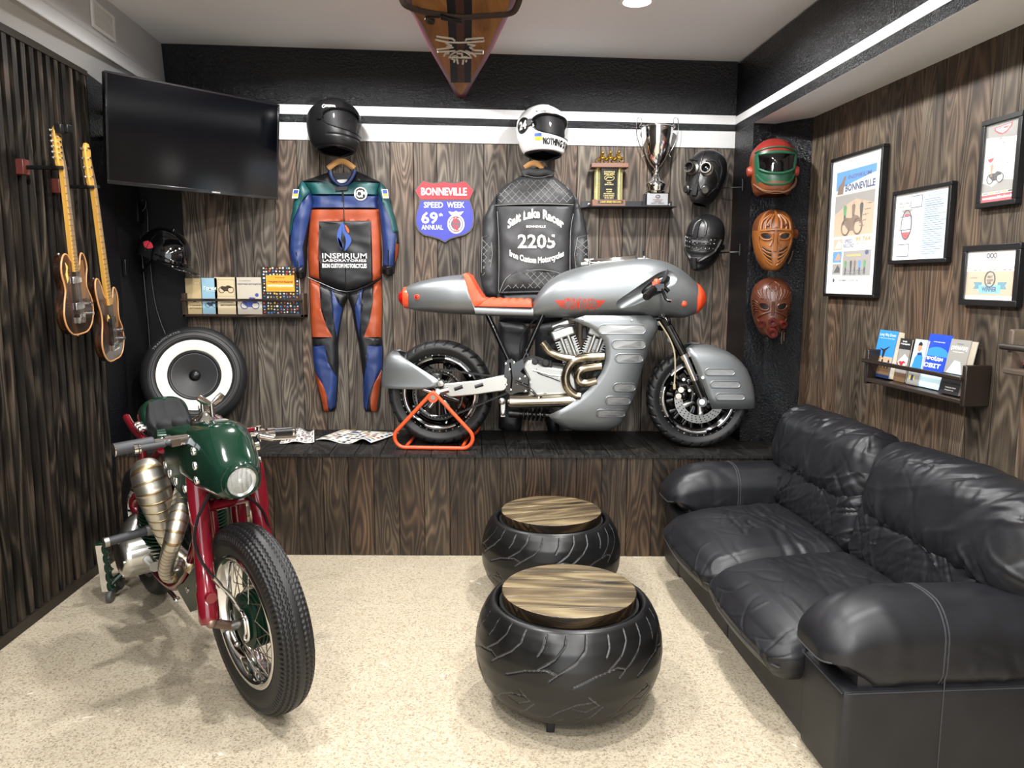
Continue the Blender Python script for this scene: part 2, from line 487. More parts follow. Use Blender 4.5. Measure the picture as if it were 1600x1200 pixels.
t.l(o, br.inputs['Vector']); br.inputs['Brick Width'].default_value = 0.4; br.inputs['Row Height'].default_value = 0.4; br.inputs['Mortar Size'].default_value = 0.0018
c = t.mix(t.math('MULTIPLY', br.outputs['Fac'], 0.4), c, '#9a8e7a')
t.set(Base_Color=c, Roughness=t.ramp(st, [(0.3, 0.32), (0.8, 0.55)]), Specular_IOR_Level=0.4)
M['floor'] = t.m
S('floor', B().bb(-2.6, 2.6, -4.0, 5.2, -0.06, 0), M['floor'])

# ceiling (slightly out of level)
b = B(); x0, x1 = -2.75, 2.6
b.add([(x0, -4.0, ceil_z(x0)), (x1, -4.0, ceil_z(x1)), (x1, 5.3, ceil_z(x1)), (x0, 5.3, ceil_z(x0)),
       (x0, -4.0, 3.3), (x1, -4.0, 3.3), (x1, 5.3, 3.3), (x0, 5.3, 3.3)],
      [(0, 1, 2, 3), (4, 7, 6, 5), (0, 4, 5, 1), (1, 5, 6, 2), (2, 6, 7, 3), (3, 7, 4, 0)])
S('ceiling', b, M['ceil'])

# back wall: boards below, black roughcast band with two white stripes above
def zt(x, zl, zr): return zl + (zr - zl) * (x + 1.51) / (1.42 + 1.51)
b = B(); b.bb(-2.6, 1.62, YB + 0.02, YB + 0.14, 0, 3.0)
S('wall_back', b, M['blackdoor'])
b = B(); PW = 0.151; xs_ = W(609.3, 250, YB).x; planks(b, (xs_ - 9 * PW, YB, PLZ - 0.02), (1, 0, 0), (0, 0, 1), 26, PW, 2.0, 0.018, jitter=0.0015)
S('wall_back_boards', b, M['wall'], smooth=0)
def band(name, zl0, zr0, zl1, zr1, m, d):
    b = B(); xa, xb = -2.45, 1.425
    P = lambda x, zl, zr, y: (x, y, zt(x, zl, zr))
    b.add([P(xa, zl0, zr0, YB - d), P(xb, zl0, zr0, YB - d), P(xb, zl1, zr1, YB - d), P(xa, zl1, zr1, YB - d),
           P(xa, zl0, zr0, YB + .02), P(xb, zl0, zr0, YB + .02), P(xb, zl1, zr1, YB + .02), P(xa, zl1, zr1, YB + .02)],
          [(0, 1, 2, 3), (4, 7, 6, 5), (0, 4, 5, 1), (1, 5, 6, 2), (2, 6, 7, 3), (3, 7, 4, 0)])
    S(name, b, m)
band('wall_back_black_band', 2.622, 2.574, 3.085, 3.03, M['blackwall'], 0.004)
band('trim_1', 2.674, 2.618, 2.733, 2.673, M['white'], 0.006)
band('trim_2', 2.515, 2.471, 2.622, 2.574, M['white'], 0.008)

# plinth the silver motorcycle stands on
b = B(); xs_ = W(584.9, 800, 4.352).x; planks(b, (xs_ - 11 * .1486, 4.352, 0), (1, 0, 0), (0, 0, 1), 28, 0.1486, PLZ - 0.018, 0.02, jitter=0.001)
S('trim_3', b, M['plinth'], smooth=0)
b = B()
dk = Vector((0.055, -1, 0)).normalized()
planks(b, (-2.44, YB - 0.001, PLZ), Vector((1, 0.055, 0)) * 0 + Vector((1, 0, 0)), dk, 28, 0.1486, 0.725, 0.018, jitter=0.0008, un=(0, 0, 1))
S('trim_4', b, M['deck'], smooth=0)
S('trim_5', B().bb(-2.3, 1.75, 4.36, YB, 0.0, PLZ - 0.02), M['blkm'])

# left wall: vertical battens
LWX = lambda y: -2.254 - 0.05 * (y - 3.171)
b = B(); wl = B()
ld = Vector((-0.05, 1, 0)).normalized(); ln = Vector((1, 0.05, 0)).normalized()
y = -3.9
wl.prism([(LWX(-4.0) - .05, -4.0), (LWX(4.31) - .05, 4.31), (LWX(4.31) - .2, 4.31), (LWX(-4.0) - .2, -4.0)], 0, 2.86)
wd_ = C('#0b0a09', 0.6)
S('wall_left', wl, wd_)
while y < 4.27:
    p = Vector((LWX(y), y, 0.05)); L = 2.66
    w, th = 0.036, 0.05
    ru, rv = random.uniform(0, 60), random.uniform(0, 60)
    q = [p, p + ln * -th, p + ld * w, p + ld * w + ln * -th]
    vs = [q[1], q[0], q[2], q[3]]; vs = vs + [v + Vector((0, 0, L)) for v in vs]
    us = []
    for (k, ww) in ((0, th), (1, w), (2, th)):
        us.append([(ru + k * .05, rv), (ru + k * .05 + ww, rv), (ru + k * .05 + ww, rv + L), (ru + k * .05, rv + L)])
    b.add(vs, [(0, 1, 5, 4), (1, 2, 6, 5), (2, 3, 7, 6), (4, 5, 6, 7)], us + [[(ru, rv)] * 4])
    y += 0.071
S('wall_left_battens', b, M['slat'], smooth=0)
b = B()
for z0, z1 in ((0.0, 0.05), (2.71, 2.745)):
    b.prism([(LWX(-4.0) + .006, -4.0), (LWX(4.31) + .006, 4.31), (LWX(4.31) - .05, 4.31), (LWX(-4.0) - .05, -4.0)], z0, z1)
S('baseboard_left', b, M['slat'])
# black corner with a door beyond the battens
b = B(); b.prism([(-2.312, 4.31), (-2.345, 4.60), (-2.55, 4.60), (-2.55, 4.31)], 0, 2.95)
S('wall_left_black_jamb', b, M['blackwall'])
b = B(); b.prism([(-2.365, 4.60), (-2.43, 5.09), (-2.55, 5.09), (-2.55, 4.60)], 0, 2.95)
d1 = S('door_1', b, M['blackdoor'])
pp = PL(192, 418, (-2.375, 4.7, 1), (1, 0.13, 0))
obj('door_handle', B().box(pp + Vector((0.012, 0, 0)), (0.02, 0.02, 0.1)), M['blk'], d1, bevel=0.003)

# boxed-in duct under the ceiling on the left, white
zA = 2.735; A0, A1 = PL(0, 42.5, (LWX(4), 4, 0), ln), PL(133, 117.6, (LWX(4), 4, 0), ln)
B0, B1 = FL(25.5, 0, 2.80), FL(204, 113, 2.80)
C0, C1 = FL(71, 0, 2.865), FL(252, 124, 2.865)
def ext(p, q, y): return p + (q - p) * ((y - p.y) / (q.y - p.y))
def sect(y):
    a, bb_, c = ext(A0, A1, y), ext(B0, B1, y), ext(C0, C1, y)
    return [Vector((a.x - .03, y, a.z)), bb_, bb_ + Vector((0.004, 0, 0.004)), c, Vector((c.x - 0.015, y, ceil_z(c.x) + .03)), Vector((a.x - .03, y, ceil_z(-2.3) + .03))]
b = B(); b.rings([sect(-4.0), sect(5.055)])
S('trim_6', b, M['white'], smooth=0)
vg = thing('ventilation_grille', 'white louvred ventilation grille on the side of the white ceiling duct', 'vent', PL(160, 40, ext(C0, C1, 4.2), (1, .06, 0)))
P4 = [PL(x, y_, ext(C0, C1, 4.2) + Vector((0.004, 0, 0)), (1, 0.06, 0.05)) for x, y_ in ((140, -4), (176, 27), (178, 66), (143, 41))]
def q4(u, v, k=0.0):
    p = P4[0] * (1 - u) * (1 - v) + P4[1] * u * (1 - v) + P4[2] * u * v + P4[3] * (1 - u) * v
    return p + Vector((k, 0, 0))
b = B()
for u0, u1, v0, v1 in ((0, 1, 0, .1), (0, 1, .9, 1), (0, .07, .1, .9), (.93, 1, .1, .9)):
    c8 = [q4(u, v, k) for k in (0, .012) for u, v in ((u0, v0), (u1, v0), (u1, v1), (u0, v1))]
    b.add(c8, [(0, 3, 2, 1), (4, 5, 6, 7), (0, 1, 5, 4), (1, 2, 6, 5), (2, 3, 7, 6), (3, 0, 4, 7)])
obj('frame', b, C('#e4e4e2', 0.4), vg, smooth=0)
b = B()
for i in range(15):
    u0 = .09 + i * .056
    c8 = [q4(u, v, k) for k in (0, .009) for u, v in ((u0, .1), (u0 + .035, .1), (u0 + .035, .9), (u0, .9))]
    b.add(c8, [(0, 3, 2, 1), (4, 5, 6, 7), (0, 1, 5, 4), (1, 2, 6, 5), (2, 3, 7, 6), (3, 0, 4, 7)])
obj('louvre', b, C('#d8d8d6', 0.5), vg, smooth=0)

# right: dropped beam with black face and white stripe, pillar with an angled panel, boarded wall
bx = lambda y: 1.424 + (5.06 - y) * 0.0625
SOF = 2.565
RWX = lambda y: 1.739 + (4.569 - y) * 0.0862
b = B()
b.prism([(bx(5.08), 5.08), (bx(-4.0), -4.0), (RWX(-4.0) + .1, -4.0), (RWX(4.2) + .3, 5.08)], SOF, 2.985, mi=0)
b.m = [1, 0] + [0] * 4
S('trim_7', b, [M['blackwall'], M['ceil']], smooth=0)
b = B(); q = 0.003
za, zb = 2.617, 2.664
b.prism([(bx(5.06) - q, 5.06), (bx(-4.0) - q, -4.0), (bx(-4.0) + .02, -4.0), (bx(5.06) + .02, 5.06)], za, zb)
S('trim_8', b, M['white'], smooth=0)
b = B()
b.prism([(1.424, 5.08), (1.444, 4.736), (1.579, 4.76), (1.739, 4.569), (2.1, 4.569), (2.1, 5.08)], 0, SOF + .01)
S('wall_right_pillar', b, M['blackwall'], smooth=0)
rd = Vector((RWX(0) - RWX(1), -1, 0)).normalized()
b = B(); planks(b, (RWX(4.575), 4.575, 0), rd, (0, 0, 1), 58, 0.1486, SOF, 0.02, jitter=0.0015)
S('wall_right', b, M['wallR'], smooth=0)
S('wall_right_back', B().prism([(RWX(4.57) + .02, 4.57), (RWX(-4.0) + .02, -4.0), (RWX(-4.0) + .15, -4.0), (RWX(4.57) + .15, 4.57)], 0, SOF), M['blkm'])

# recessed ceiling lights, plus the unseen fill lamps added behind the camera
LN = 'recessed_ceiling_light'
for i, (x, y) in enumerate(LAMPS):
    z = ceil_z(x)
    lt = None if i > 1 else thing(LN, ['round lit ceiling spotlight at the top edge, right of the hanging board', 'round ceiling spotlight above the race suit'][i] if i < 2 else
               'unseen ceiling spotlight out of view, rear rows added as fill', 'ceiling light', (x, y, z), 'recessed ceiling lights')
    if lt: obj('trim_ring', B().lathe([(0.088, 0.0), (0.09, -0.012), (0.072, -0.014), (0.066, -0.006), (0.066, 0.0)], (x, y, z - 0.001), (0, 0, 1), 40), C('#f2f2f0', 0.4), lt)
    if lt: obj('diffuser', B().lathe([(0, -0.006), (0.066, -0.006), (0.066, 0.0), (0, 0.0)], (x, y, z - 0.001), (0, 0, 1), 32), C('#ffffff', 0.5, em=6.0), lt)
    la = bpy.data.lights.new('ceiling_and_fill_lamp', 'SPOT'); la.spot_size = math.radians(168); la.spot_blend = 0.25; la.shadow_soft_size = 0.07; la.energy = LAMP_W; la.color = (1.0, 0.985, 0.97)
    lo = bpy.data.objects.new('ceiling_and_fill_lamp', la); COL.objects.link(lo); lo.location = (x, y, z - 0.022)
# ================================================================== SOFA
def soft_map(P, half, r, fn=None):
    P = np.array(P, float); H = np.array(half); rr = np.minimum(np.array(r if not np.isscalar(r) else (r, r, r)), H * 0.999)
    p = P * H; core = np.clip(p, -(H - rr), H - rr); d = (p - core) / rr
    L = np.linalg.norm(d, axis=1, keepdims=True); L[L < 1e-9] = 1
    nrm = d / L; q = core + nrm * rr
    return fn(q / H, q, nrm) if fn is not None else q
def soft(b, half, r, n, xf, fn=None, mi=0):
    """rounded, puffed box centred on xf's origin; fn(p, nrm) displaces the (N,3) points"""
    hx, hy, hz = half; pts = {}; vs = []; fs = []
    ns = [max(4, int(round(n * h / max(half)))) for h in half]
    def lin_(k, m):                      # denser sampling towards the rounded edges
        t = -1 + 2 * k / m; return math.sin(t * pi / 2) * 0.5 + t * 0.5
    def vid(i, j, k):
        if (i, j, k) not in pts:
            pts[(i, j, k)] = len(vs); vs.append((lin_(i, ns[0]), lin_(j, ns[1]), lin_(k, ns[2])))
        return pts[(i, j, k)]
    for ax in range(3):
        a1, a2 = (ax + 1) % 3, (ax + 2) % 3
        for side in (0, ns[ax]):
            for i in range(ns[a1]):
                for j in range(ns[a2]):
                    q = []
                    for di, dj in ((0, 0), (1, 0), (1, 1), (0, 1)):
                        c = [0, 0, 0]; c[ax] = side; c[a1] = i + di; c[a2] = j + dj; q.append(vid(*c))
                    fs.append(q if side else q[::-1])
    q = soft_map(vs, half, r, fn)
    b.add([xf @ Vector(x) for x in q], fs, mi=mi)
def folds(uv, seed, k=14, ang=0.0, spread=0.4, width=0.05, amp=1.0, area=(-1, 1, -1, 1), length=(0.25, 0.7)):
    rg = np.random.default_rng(seed); out = np.zeros(len(uv))
    for _ in range(k):
        c = np.array([rg.uniform(area[0], area[1]), rg.uniform(area[2], area[3])]); a = ang + rg.normal(0, spread)
        t = np.array([math.cos(a), math.sin(a)]); n_ = np.array([-t[1], t[0]]); d = uv - c; L = rg.uniform(*length)
        s = d @ t; w = width * rg.uniform(0.6, 1.5); x = (d @ n_ + 0.18 * L * np.sin(s / L * 1.8 + rg.uniform(0, 3)))
        out += rg.uniform(-1, 1) * np.exp(-(x / w) ** 2) * np.exp(-(s / L) ** 4)
    return out * amp

sL = leather('black_sofa_leather', '#17181c', 0.42, 520, 0.3, (9, 9, 12), 0.12)
sF = leather('black_sofa_base_leather', '#1a1a1d', 0.5, 520, 0.1, (3, 3, 3), 0.08)
stitch = C('#3b3c40', 0.5)
so = thing('sofa', 'black leather two seat sofa along the boarded right wall', 'sofa', (0.96, 3.3, 0))
sx = Vector((0.073, -0.9973, 0)); dx = Vector((0.9973, 0.073, 0)); O = Vector((0.887, 4.294, 0))
SF = lambda s, d, z, tilt=0.0: Matrix.Translation(O + sx * s + dx * d + Vector((0, 0, z))) @ Matrix(((sx.x, dx.x, 0, 0), (sx.y, dx.y, 0, 0), (0, 0, 1, 0), (0, 0, 0, 1))).to_4x4() @ Matrix.Rotation(tilt, 4, 'X')
# base with two front panels
b = B()
for s0, s1 in ((0.27, 1.03), (1.035, 1.80)):
    soft(b, ((s1 - s0) / 2, 0.41, 0.135), 0.012, 26, SF((s0 + s1) / 2, 0.425, 0.155))
obj('base', b, sF, so)
b = B(); soft(b, (0.86, 0.1, 0.36), 0.03, 20, SF(1.03, 0.79, 0.4)); obj('back_frame', b, sF, so)
for s in (0.3, 1.75):
    for d in (0.08, 0.8):
        b = B(); b.cyl(O + sx * s + dx * d, O + sx * s + dx * d + Vector((0, 0, 0.03)), 0.02); obj('foot', b, M['blk'], so)
# arms: side box and padded roll
def arm(s0, s1, seed):
    b = B(); sc = (s0 + s1) / 2; hw = (s1 - s0) / 2
    soft(b, (hw, 0.43, 0.17), 0.018, 30, SF(sc, 0.44, 0.175)); soft(b, (hw - .015, 0.40, 0.07), 0.018, 20, SF(sc, 0.46, 0.40))
    a = obj('arm', b, sF, so)
    def fn(u, q, nm):
        q = q.copy()
        top = np.clip(u[:, 2], 0, 1)
        q[:, 2] += 0.03 * (1 - u[:, 0] ** 2) * top
        fr = np.clip((-u[:, 1] - 0.35) / 0.65, 0, 1)
        q[:, 2] -= 0.10 * fr ** 2.2 * (0.35 + 0.65 * np.clip(u[:, 2], 0, 1))     # rolls down at the front
        q[:, 1] -= 0.02 * fr
        q[:, 2] += 0.115 * np.clip((-u[:, 1] - .62) / .3, 0, 1) * np.clip(-u[:, 2] * 1.3, 0, 1)
        q += nm * (folds(u[:, :2], seed, 16, 0.2, 0.5, 0.06, 0.0035, (-1, 1, -1, -.3)) + folds(np.stack([u[:, 1], u[:, 2]], 1), seed + 5, 16, 1.57, .3, .03, .003, (-1, 1, -1, .2)))[:, None]
        return q
    hp_, rp_, XP = (hw + 0.006, 0.41, 0.132), (0.085, 0.085, 0.09), SF(sc, 0.385, 0.452); b = B(); soft(b, hp_, rp_, 90, XP, fn)
    pad = obj('arm_pad', b, sL, a)
    # double stitched seam over the pad
    b = B()
    for off in (-0.006, 0.006):
        y0 = -.12 + off / .41
        par = [(-1, y0, t) for t in np.linspace(-.9, 1, 10)] + [(t, y0, 1) for t in np.linspace(-.95, .95, 16)] + [(1, y0, t) for t in np.linspace(1, -.9, 10)]
        b.tube([XP @ Vector(q) for q in soft_map(par, hp_, rp_, fn)], 0.0026, 6)
    par = [(t, -1, -.35 + .25 * (1 - t * t)) for t in np.linspace(-.95, .95, 14)]; b.tube([XP @ Vector(q) for q in soft_map(par, hp_, rp_, fn)], 0.003, 6)
    obj('seam', b, stitch, pad)
    return a
arm(0.0, 0.28, 3); na = arm(1.775, 2.055, 11)
b = B()
pe = SF(2.055 + 0.001, 0, 0)
b.tube([pe @ Vector((0, d, 0.335)) for d in (0.02, 0.4, 0.85)], 0.0022, 6)
b.tube([pe @ Vector((0, 0.34, z)) for z in (0.03, 0.2, 0.4)], 0.002, 6)
b.tube([SF(0, 0, 0) @ Vector((s, 0.008, 0.335)) for s in (1.78, 1.9, 2.05)], 0.0022, 6)
obj('seam', b, stitch, na)
# seat cushions
def seat(s0, s1, seed):
    hw = (s1 - s0) / 2 + 0.004
    def fn(u, q, nm):
        q = q.copy(); top = np.clip(u[:, 2] * 1.2, 0, 1)
        q[:, 2] += 0.045 * (1 - np.abs(u[:, 0]) ** 2.5) * (1 - np.abs(u[:, 1]) ** 3) * top
        fr = np.clip((-u[:, 1] - .2) / .8, 0, 1); q[:, 2] -= 0.055 * fr ** 2 * top
        q[:, 1] -= 0.03 * (1 - u[:, 0] ** 2) * (u[:, 1] < -.6) * np.clip(-u[:, 1], 0, 1)
        f = folds(u[:, :2], seed, 46, 0.1, 0.5, 0.022, 0.0035, (-.9, .9, -.6, .9), (0.15, 0.5)) * top
        f += folds(u[:, :2], seed + 2, 22, 0.0, 0.25, 0.035, 0.005, (-.8, .8, -.1, .9), (0.3, 0.7)) * top
        f += folds(np.stack([u[:, 0], u[:, 2]], 1), seed + 3, 30, 1.57, 0.3, 0.02, 0.0035, (-1, 1, -1, 1), (0.3, 0.8)) * (u[:, 1] < -.7)
        q += nm * f[:, None]; return q
    b = B(); soft(b, (hw, 0.345, 0.095), (0.07, 0.09, 0.085), 130, SF((s0 + s1) / 2, 0.255, 0.315, math.radians(4)), fn)
    c = obj('seat_cushion', b, sL, so)
    b = B(); X = SF((s0 + s1) / 2, 0.255, 0.315, math.radians(4))
    b.tube([X @ Vector((hw * .97 * t, -0.347 - 0.028 * (1 - t * t) + .02 * abs(t) ** 8, -0.02)) for t in np.linspace(-1, 1, 21)], 0.003, 6)
    obj('piping', b, stitch, c)
seat(0.285, 1.03, 21); seat(1.03, 1.775, 33)
# lumbar rolls and high back cushions
def lumbar(s0, s1, seed):
    def fn(u, q, nm):
        q = q.copy()
        f = folds(u[:, [0, 2]], seed, 110, 1.25, 0.35, 0.022, 0.0055, (-1, 1, -1, 1), (0.3, 1.0)) * (u[:, 1] < 0.2)
        q[:, 1] -= 0.03 * (1 - u[:, 0] ** 2) * (1 - u[:, 2] ** 2)
        q += nm * f[:, None]; return q
    b = B(); soft(b, ((s1 - s0) / 2, 0.11, 0.165), (0.06, 0.1, 0.09), 150, SF((s0 + s1) / 2, 0.665, 0.52, math.radians(-12)), fn)
    obj('lumbar_cushion', b, sL, so)
lumbar(0.2, 1.03, 41); lumbar(1.03, 1.86, 57)
def backc(s0, s1, seed):
    def fn(u, q, nm):
        q = q.copy()
        f = folds(u[:, [0, 2]], seed, 40, 1.35, 0.35, 0.03, 0.0055, (-1, 1, -1, 1), (0.3, 0.9))
        f += folds(u[:, [0, 2]], seed + 1, 34, 1.5, 0.25, 0.022, 0.008, (-1, 1, .6, 1), (0.2, 0.5))
        f += folds(u[:, [0, 2]], seed + 4, 40, 1.5, 0.3, 0.022, 0.009, (-1, 1, -1, -.6), (0.2, 0.5))
        e = np.abs(u[:, 0])
        q[:, 1] -= 0.045 * (1 - e ** 3) * (1 - np.abs(u[:, 2]) ** 3) * (u[:, 1] < 0)
        q[:, 2] += 0.02 * (1 - e ** 2) * (u[:, 2] > 0) - 0.03 * np.clip((e - .8) / .2, 0, 1) * np.sign(u[:, 2])
        q += nm * f[:, None]; return q
    b = B(); soft(b, ((s1 - s0) / 2, 0.12, 0.195), (0.11, 0.11, 0.13), 150, SF((s0 + s1) / 2, 0.715, 0.735, math.radians(-14)), fn)
    obj('back_cushion', b, sL, so)
backc(0.05, 1.03, 61); backc(1.03, 2.01, 75)

# ================================================================== TYRE STOOLS
def groove_mesh(prof, segs, n, depth, width, b, step=0.005, worn=False):
    """body of revolution about z; segs: polylines in (turn angle, profile length 0..1) cut into it"""
    pr = np.array(prof); dl = np.r_[0, np.cumsum(np.hypot(*np.diff(pr, axis=0).T))]; Lp = dl[-1]
    m = int(Lp / step); s = np.linspace(0, Lp, m)
    R = np.interp(s, dl, pr[:, 0]); Z = np.interp(s, dl, pr[:, 1])
    for _ in range(3):
        R[1:-1] = (R[:-2] + 2 * R[1:-1] + R[2:]) / 4; Z[1:-1] = (Z[:-2] + 2 * Z[1:-1] + Z[2:]) / 4
    th = np.arange(n) * 2 * pi / n
    S_, T_ = np.meshgrid(s, th); D = np.full(S_.shape, 9.0); Rm = R.max()
    for line in segs:
        for (t0, v0), (t1, v1) in zip(line[:-1], line[1:]):
            a = np.array([t0 * Rm, v0 * Lp]); c = np.array([t1 * Rm, v1 * Lp]); ab = c - a
            tm = (t0 + t1) / 2; dt = (T_ - tm + pi) % (2 * pi) - pi
            sel = np.abs(dt) < abs(t1 - t0) / 2 + 0.05
            P = np.stack([(dt[sel] + tm) * Rm, S_[sel]], 1)
            k = np.clip(((P - a) @ ab) / (ab @ ab), 0, 1); d = np.hypot(*(P - (a + k[:, None] * ab)).T)
            D[sel] = np.minimum(D[sel], d)
    cut = depth * np.clip(1.6 - D / width * 1.6, 0, 1)
    nr = np.gradient(Z, s); nz = -np.gradient(R, s)
    RR = R[None] - cut * nr[None]; ZZ = Z[None] - cut * nz[None]
    vs = np.stack([RR * np.cos(T_), RR * np.sin(T_), ZZ], -1).reshape(-1, 3)
    i, k = np.meshgrid(np.arange(n), np.arange(m - 1), indexing='ij'); i2 = (i + 1) % n
    fs = np.stack([i * m + k, i2 * m + k, i2 * m + k + 1, i * m + k + 1], -1).reshape(-1, 4)
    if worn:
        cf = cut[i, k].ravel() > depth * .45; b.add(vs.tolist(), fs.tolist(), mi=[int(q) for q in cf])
    else: b.add(vs.tolist(), fs.tolist())
M['stooledge'] = wood('burnt_pine_edge', '#0b0806', '#2a2016', '#6e5c42', 0.25, 6)
def make_stool():
    t = thing('tyre_stool', 'x', 'stool')
    prof = [(0.235, 0.042), (0.262, 0.044), (0.302, 0.07), (0.335, 0.115), (0.355, 0.175), (0.361, 0.235), (0.356, 0.29), (0.342, 0.345), (0.322, 0.385), (0.304, 0.41), (0.29, 0.418), (0.28, 0.412), (0.274, 0.395), (0.27, 0.36)]
    segs = []; N = 9
    for k in range(N):
        a = 2 * pi * k / N; w = 2 * pi / N
        # upper shoulder: long curved sipes and short ones between, ending in a shallow zigzag
        segs.append([(a, .83), (a - .02, .74), (a - .12, .66), (a - .30, .575)])
        segs.append([(a + w * .36, .82), (a + w * .34, .74), (a + w * .27, .68)])
        segs.append([(a + w * .68, .83), (a + w * .66, .76), (a + w * .52, .67), (a + w * .28, .59)])
        segs.append([(a - .30, .575), (a - .30 - .1, .60), (a - .30 - .34, .565), (a - .30 - .55, .50)])
        segs.append([(a - .30, .575), (a - .38, .53)])
        # lower half: mirrored hooks
        c = a + .25
        segs.append([(c, .21), (c + .16, .30), (c + .34, .37), (c + .52, .385)])
        segs.append([(c + .1, .17), (c + .2, .23)])
        segs.append([(c + .30, .33), (c + .42, .30), (c + .56, .35), (c + .45, .42)])
        segs.append([(c + .34, .17), (c + .5, .26), (c + .6, .33)])
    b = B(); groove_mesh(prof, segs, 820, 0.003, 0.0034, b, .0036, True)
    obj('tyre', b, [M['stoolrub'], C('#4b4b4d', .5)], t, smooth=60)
    b = B()
    # round boarded top: strips in one disc
    r = 0.258; n = 72; zt_, zb = 0.448, 0.405
    nb = 6
    ys = np.linspace(-r, r, nb + 1)
    for i in range(nb):
        y0, y1 = ys[i] + .0008, ys[i + 1] - .0008; ru, rv = random.uniform(0, 50), random.uniform(0, 50)
        xs0 = []; K = 14
        top = [(math.sqrt(max(r * r - y * y, 0)), y) for y in np.linspace(y0, y1, K)]
        poly = top + [(-x, y) for x, y in reversed(top)]
        vs = [(x, y, zt_) for x, y in poly] + [(x * 1.0, y, zb) for x, y in poly]; L = len(poly)
        fs = [tuple(range(L)), tuple(range(2 * L - 1, L - 1, -1))] + [(k, L + k, L + (k + 1) % L, (k + 1) % L) for k in range(L)]
        us = [[(ru + y, rv + x) for x, y in poly], [(ru + y, rv + x) for x, y in reversed(poly)]] + [[(ru + poly[k][1], rv + poly[k][0]), (ru + poly[k][1] + .04, rv + poly[k][0]), (ru + poly[(k + 1) % L][1] + .04, rv + poly[(k + 1) % L][0]), (ru + poly[(k + 1) % L][1], rv + poly[(k + 1) % L][0])] for k in range(L)]
        b.add(vs, fs, us, mi=[0, 0] + [1] * L)
    obj('seat', b, [M['stooltop'], M['stooledge']], t, bevel=0.004)
    b = B(); b.lathe([(0.0, 0.06), (0.25, 0.06), (0.268, 0.2), (0.268, 0.403), (0, 0.403)], (0, 0, 0), (0, 0, 1), 40)
    obj('core', b, M['blkm'], t)
    for k in range(4):
        a = pi / 4 + .5 + k * pi / 2; b = B(); x, y = 0.235 * math.cos(a), 0.235 * math.sin(a)
        b.box((x, y, 0.034), (0.03, 0.03, 0.068)); obj('leg', b, M['blk'], t, bevel=0.003)
    return t
t = NT('stool_tyre_rubber'); o_ = t.n('TexCoord').outputs['Object']
nn = noise(t, o_, 7, 4); t.set(Base_Color=t.ramp(nn, [(0.3, '#060607'), (0.7, '#0e0e0f')]), Roughness=t.ramp(nn, [(0.3, 0.28), (0.75, 0.48)]))
t.bump(noise(t, o_, 60, 3), 0.06, 0.004); M['stoolrub'] = t.m
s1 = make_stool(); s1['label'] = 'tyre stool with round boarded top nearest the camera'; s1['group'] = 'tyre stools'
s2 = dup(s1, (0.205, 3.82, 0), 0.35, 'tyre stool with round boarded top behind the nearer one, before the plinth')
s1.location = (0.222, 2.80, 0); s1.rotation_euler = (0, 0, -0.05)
# ================================================================== SILVER STREAMLINED MOTORCYCLE ON THE PLINTH
silver = rough_paint('satin_silver_paint', '#8b8f91', 0.42, 900, 0.02, 0.0005); _p = silver.node_tree.nodes['Principled BSDF']; _p.inputs['Metallic'].default_value = 0.75
orange = C('#e2552b', 0.4); orangeg = C('#e8502a', 0.25, coat=0.5)
BK = Matrix(((0.99875, 0.05, 0, -0.437), (-0.05, 0.99875, 0, 4.65), (0, 0, 1, PLZ), (0, 0, 0, 1)))
BKi = BK.inverted(); bk_n = Vector((0.05, 0.99875, 0))
def lb(px, py, d=0.0):            # local (x along the bike, d away from the viewer, z)
    q = PL(px, py, BK @ Vector((0, d, 0)), bk_n); return BKi @ q
L3 = lambda px, py, d=0.0: tuple(lb(px, py, d))
sb = thing('motorcycle', 'satin silver streamlined custom motorcycle with orange seat on the boarded plinth', 'motorcycle', BK @ Vector((0.8, 0, 0)))
NB = lambda: B(BK)

def rings_body(st, n=40, e=2.5):
    rs = []; tab = []
    for xt, yt, xb, yb, hw in st:
        a, c = lb(xt, yt), lb(xb, yb); r = []
        for k in range(n):
            t = 2 * pi * k / n; cz, sz = math.cos(t), math.sin(t)
            v = math.copysign(abs(cz) ** (2 / e), cz); h = math.copysign(abs(sz) ** (2 / e), sz) * hw
            f = (v + 1) / 2
            r.append(Vector((c.x + (a.x - c.x) * f, h, c.z + (a.z - c.z) * f)))
        rs.append(r); tab.append(((a.x + c.x) / 2, a.z, c.z, hw))
    return rs, tab
def bsurf(tab, x, z, e=2.5, out=0.002):
    zt_, zb_, hw = interp(x, tab); v = max(-1, min(1, (z - (zt_ + zb_) / 2) / ((zt_ - zb_) / 2)))
    return -hw * max(0.0, 1 - abs(v) ** e) ** (1 / e) - out
def smooth_st(st, k=4): return [tuple(p) for p in spline(st, k)]

# tail section
st = smooth_st([(633.5, 449, 637, 481, .055), (649, 442, 650, 485, .08), (674, 435.5, 675, 488, .108), (702, 431, 704, 490.5, .128), (716, 429.6, 731, 491.5, .134), (728, 428.5, 746, 492, .137)])
rs, tail = rings_body(st)
st2 = [(745, 475, 746, 492, .132), (775, 476, 775, 493.5, .132), (805, 477, 805, 494.5, .13), (834, 478, 834, 495.3, .128)]
r2, _ = rings_body(st2, 40, 3.5)
b = NB(); b.rings(rs + r2)
ts = obj('tail_section', b, silver, sb, smooth=50)
b = NB(); c0 = lb(635, 465); b.lathe([(0.0, -.05), (.02, -.047), (.038, -.036), (.048, -.018), (.05, 0), (.05, .012)], c0, (1, 0, .0), 32); b.m = [0] * len(b.f)
obj('tail_light', b, C('#b01010', 0.12, coat=0.8), ts)
b = NB(); b.lathe([(.05, -.016), (.064, -.012), (.068, 0.01), (.068, .022), (.05, .022)], c0, (1, 0, 0), 36); obj('tail_light_ring', b, orangeg, ts)
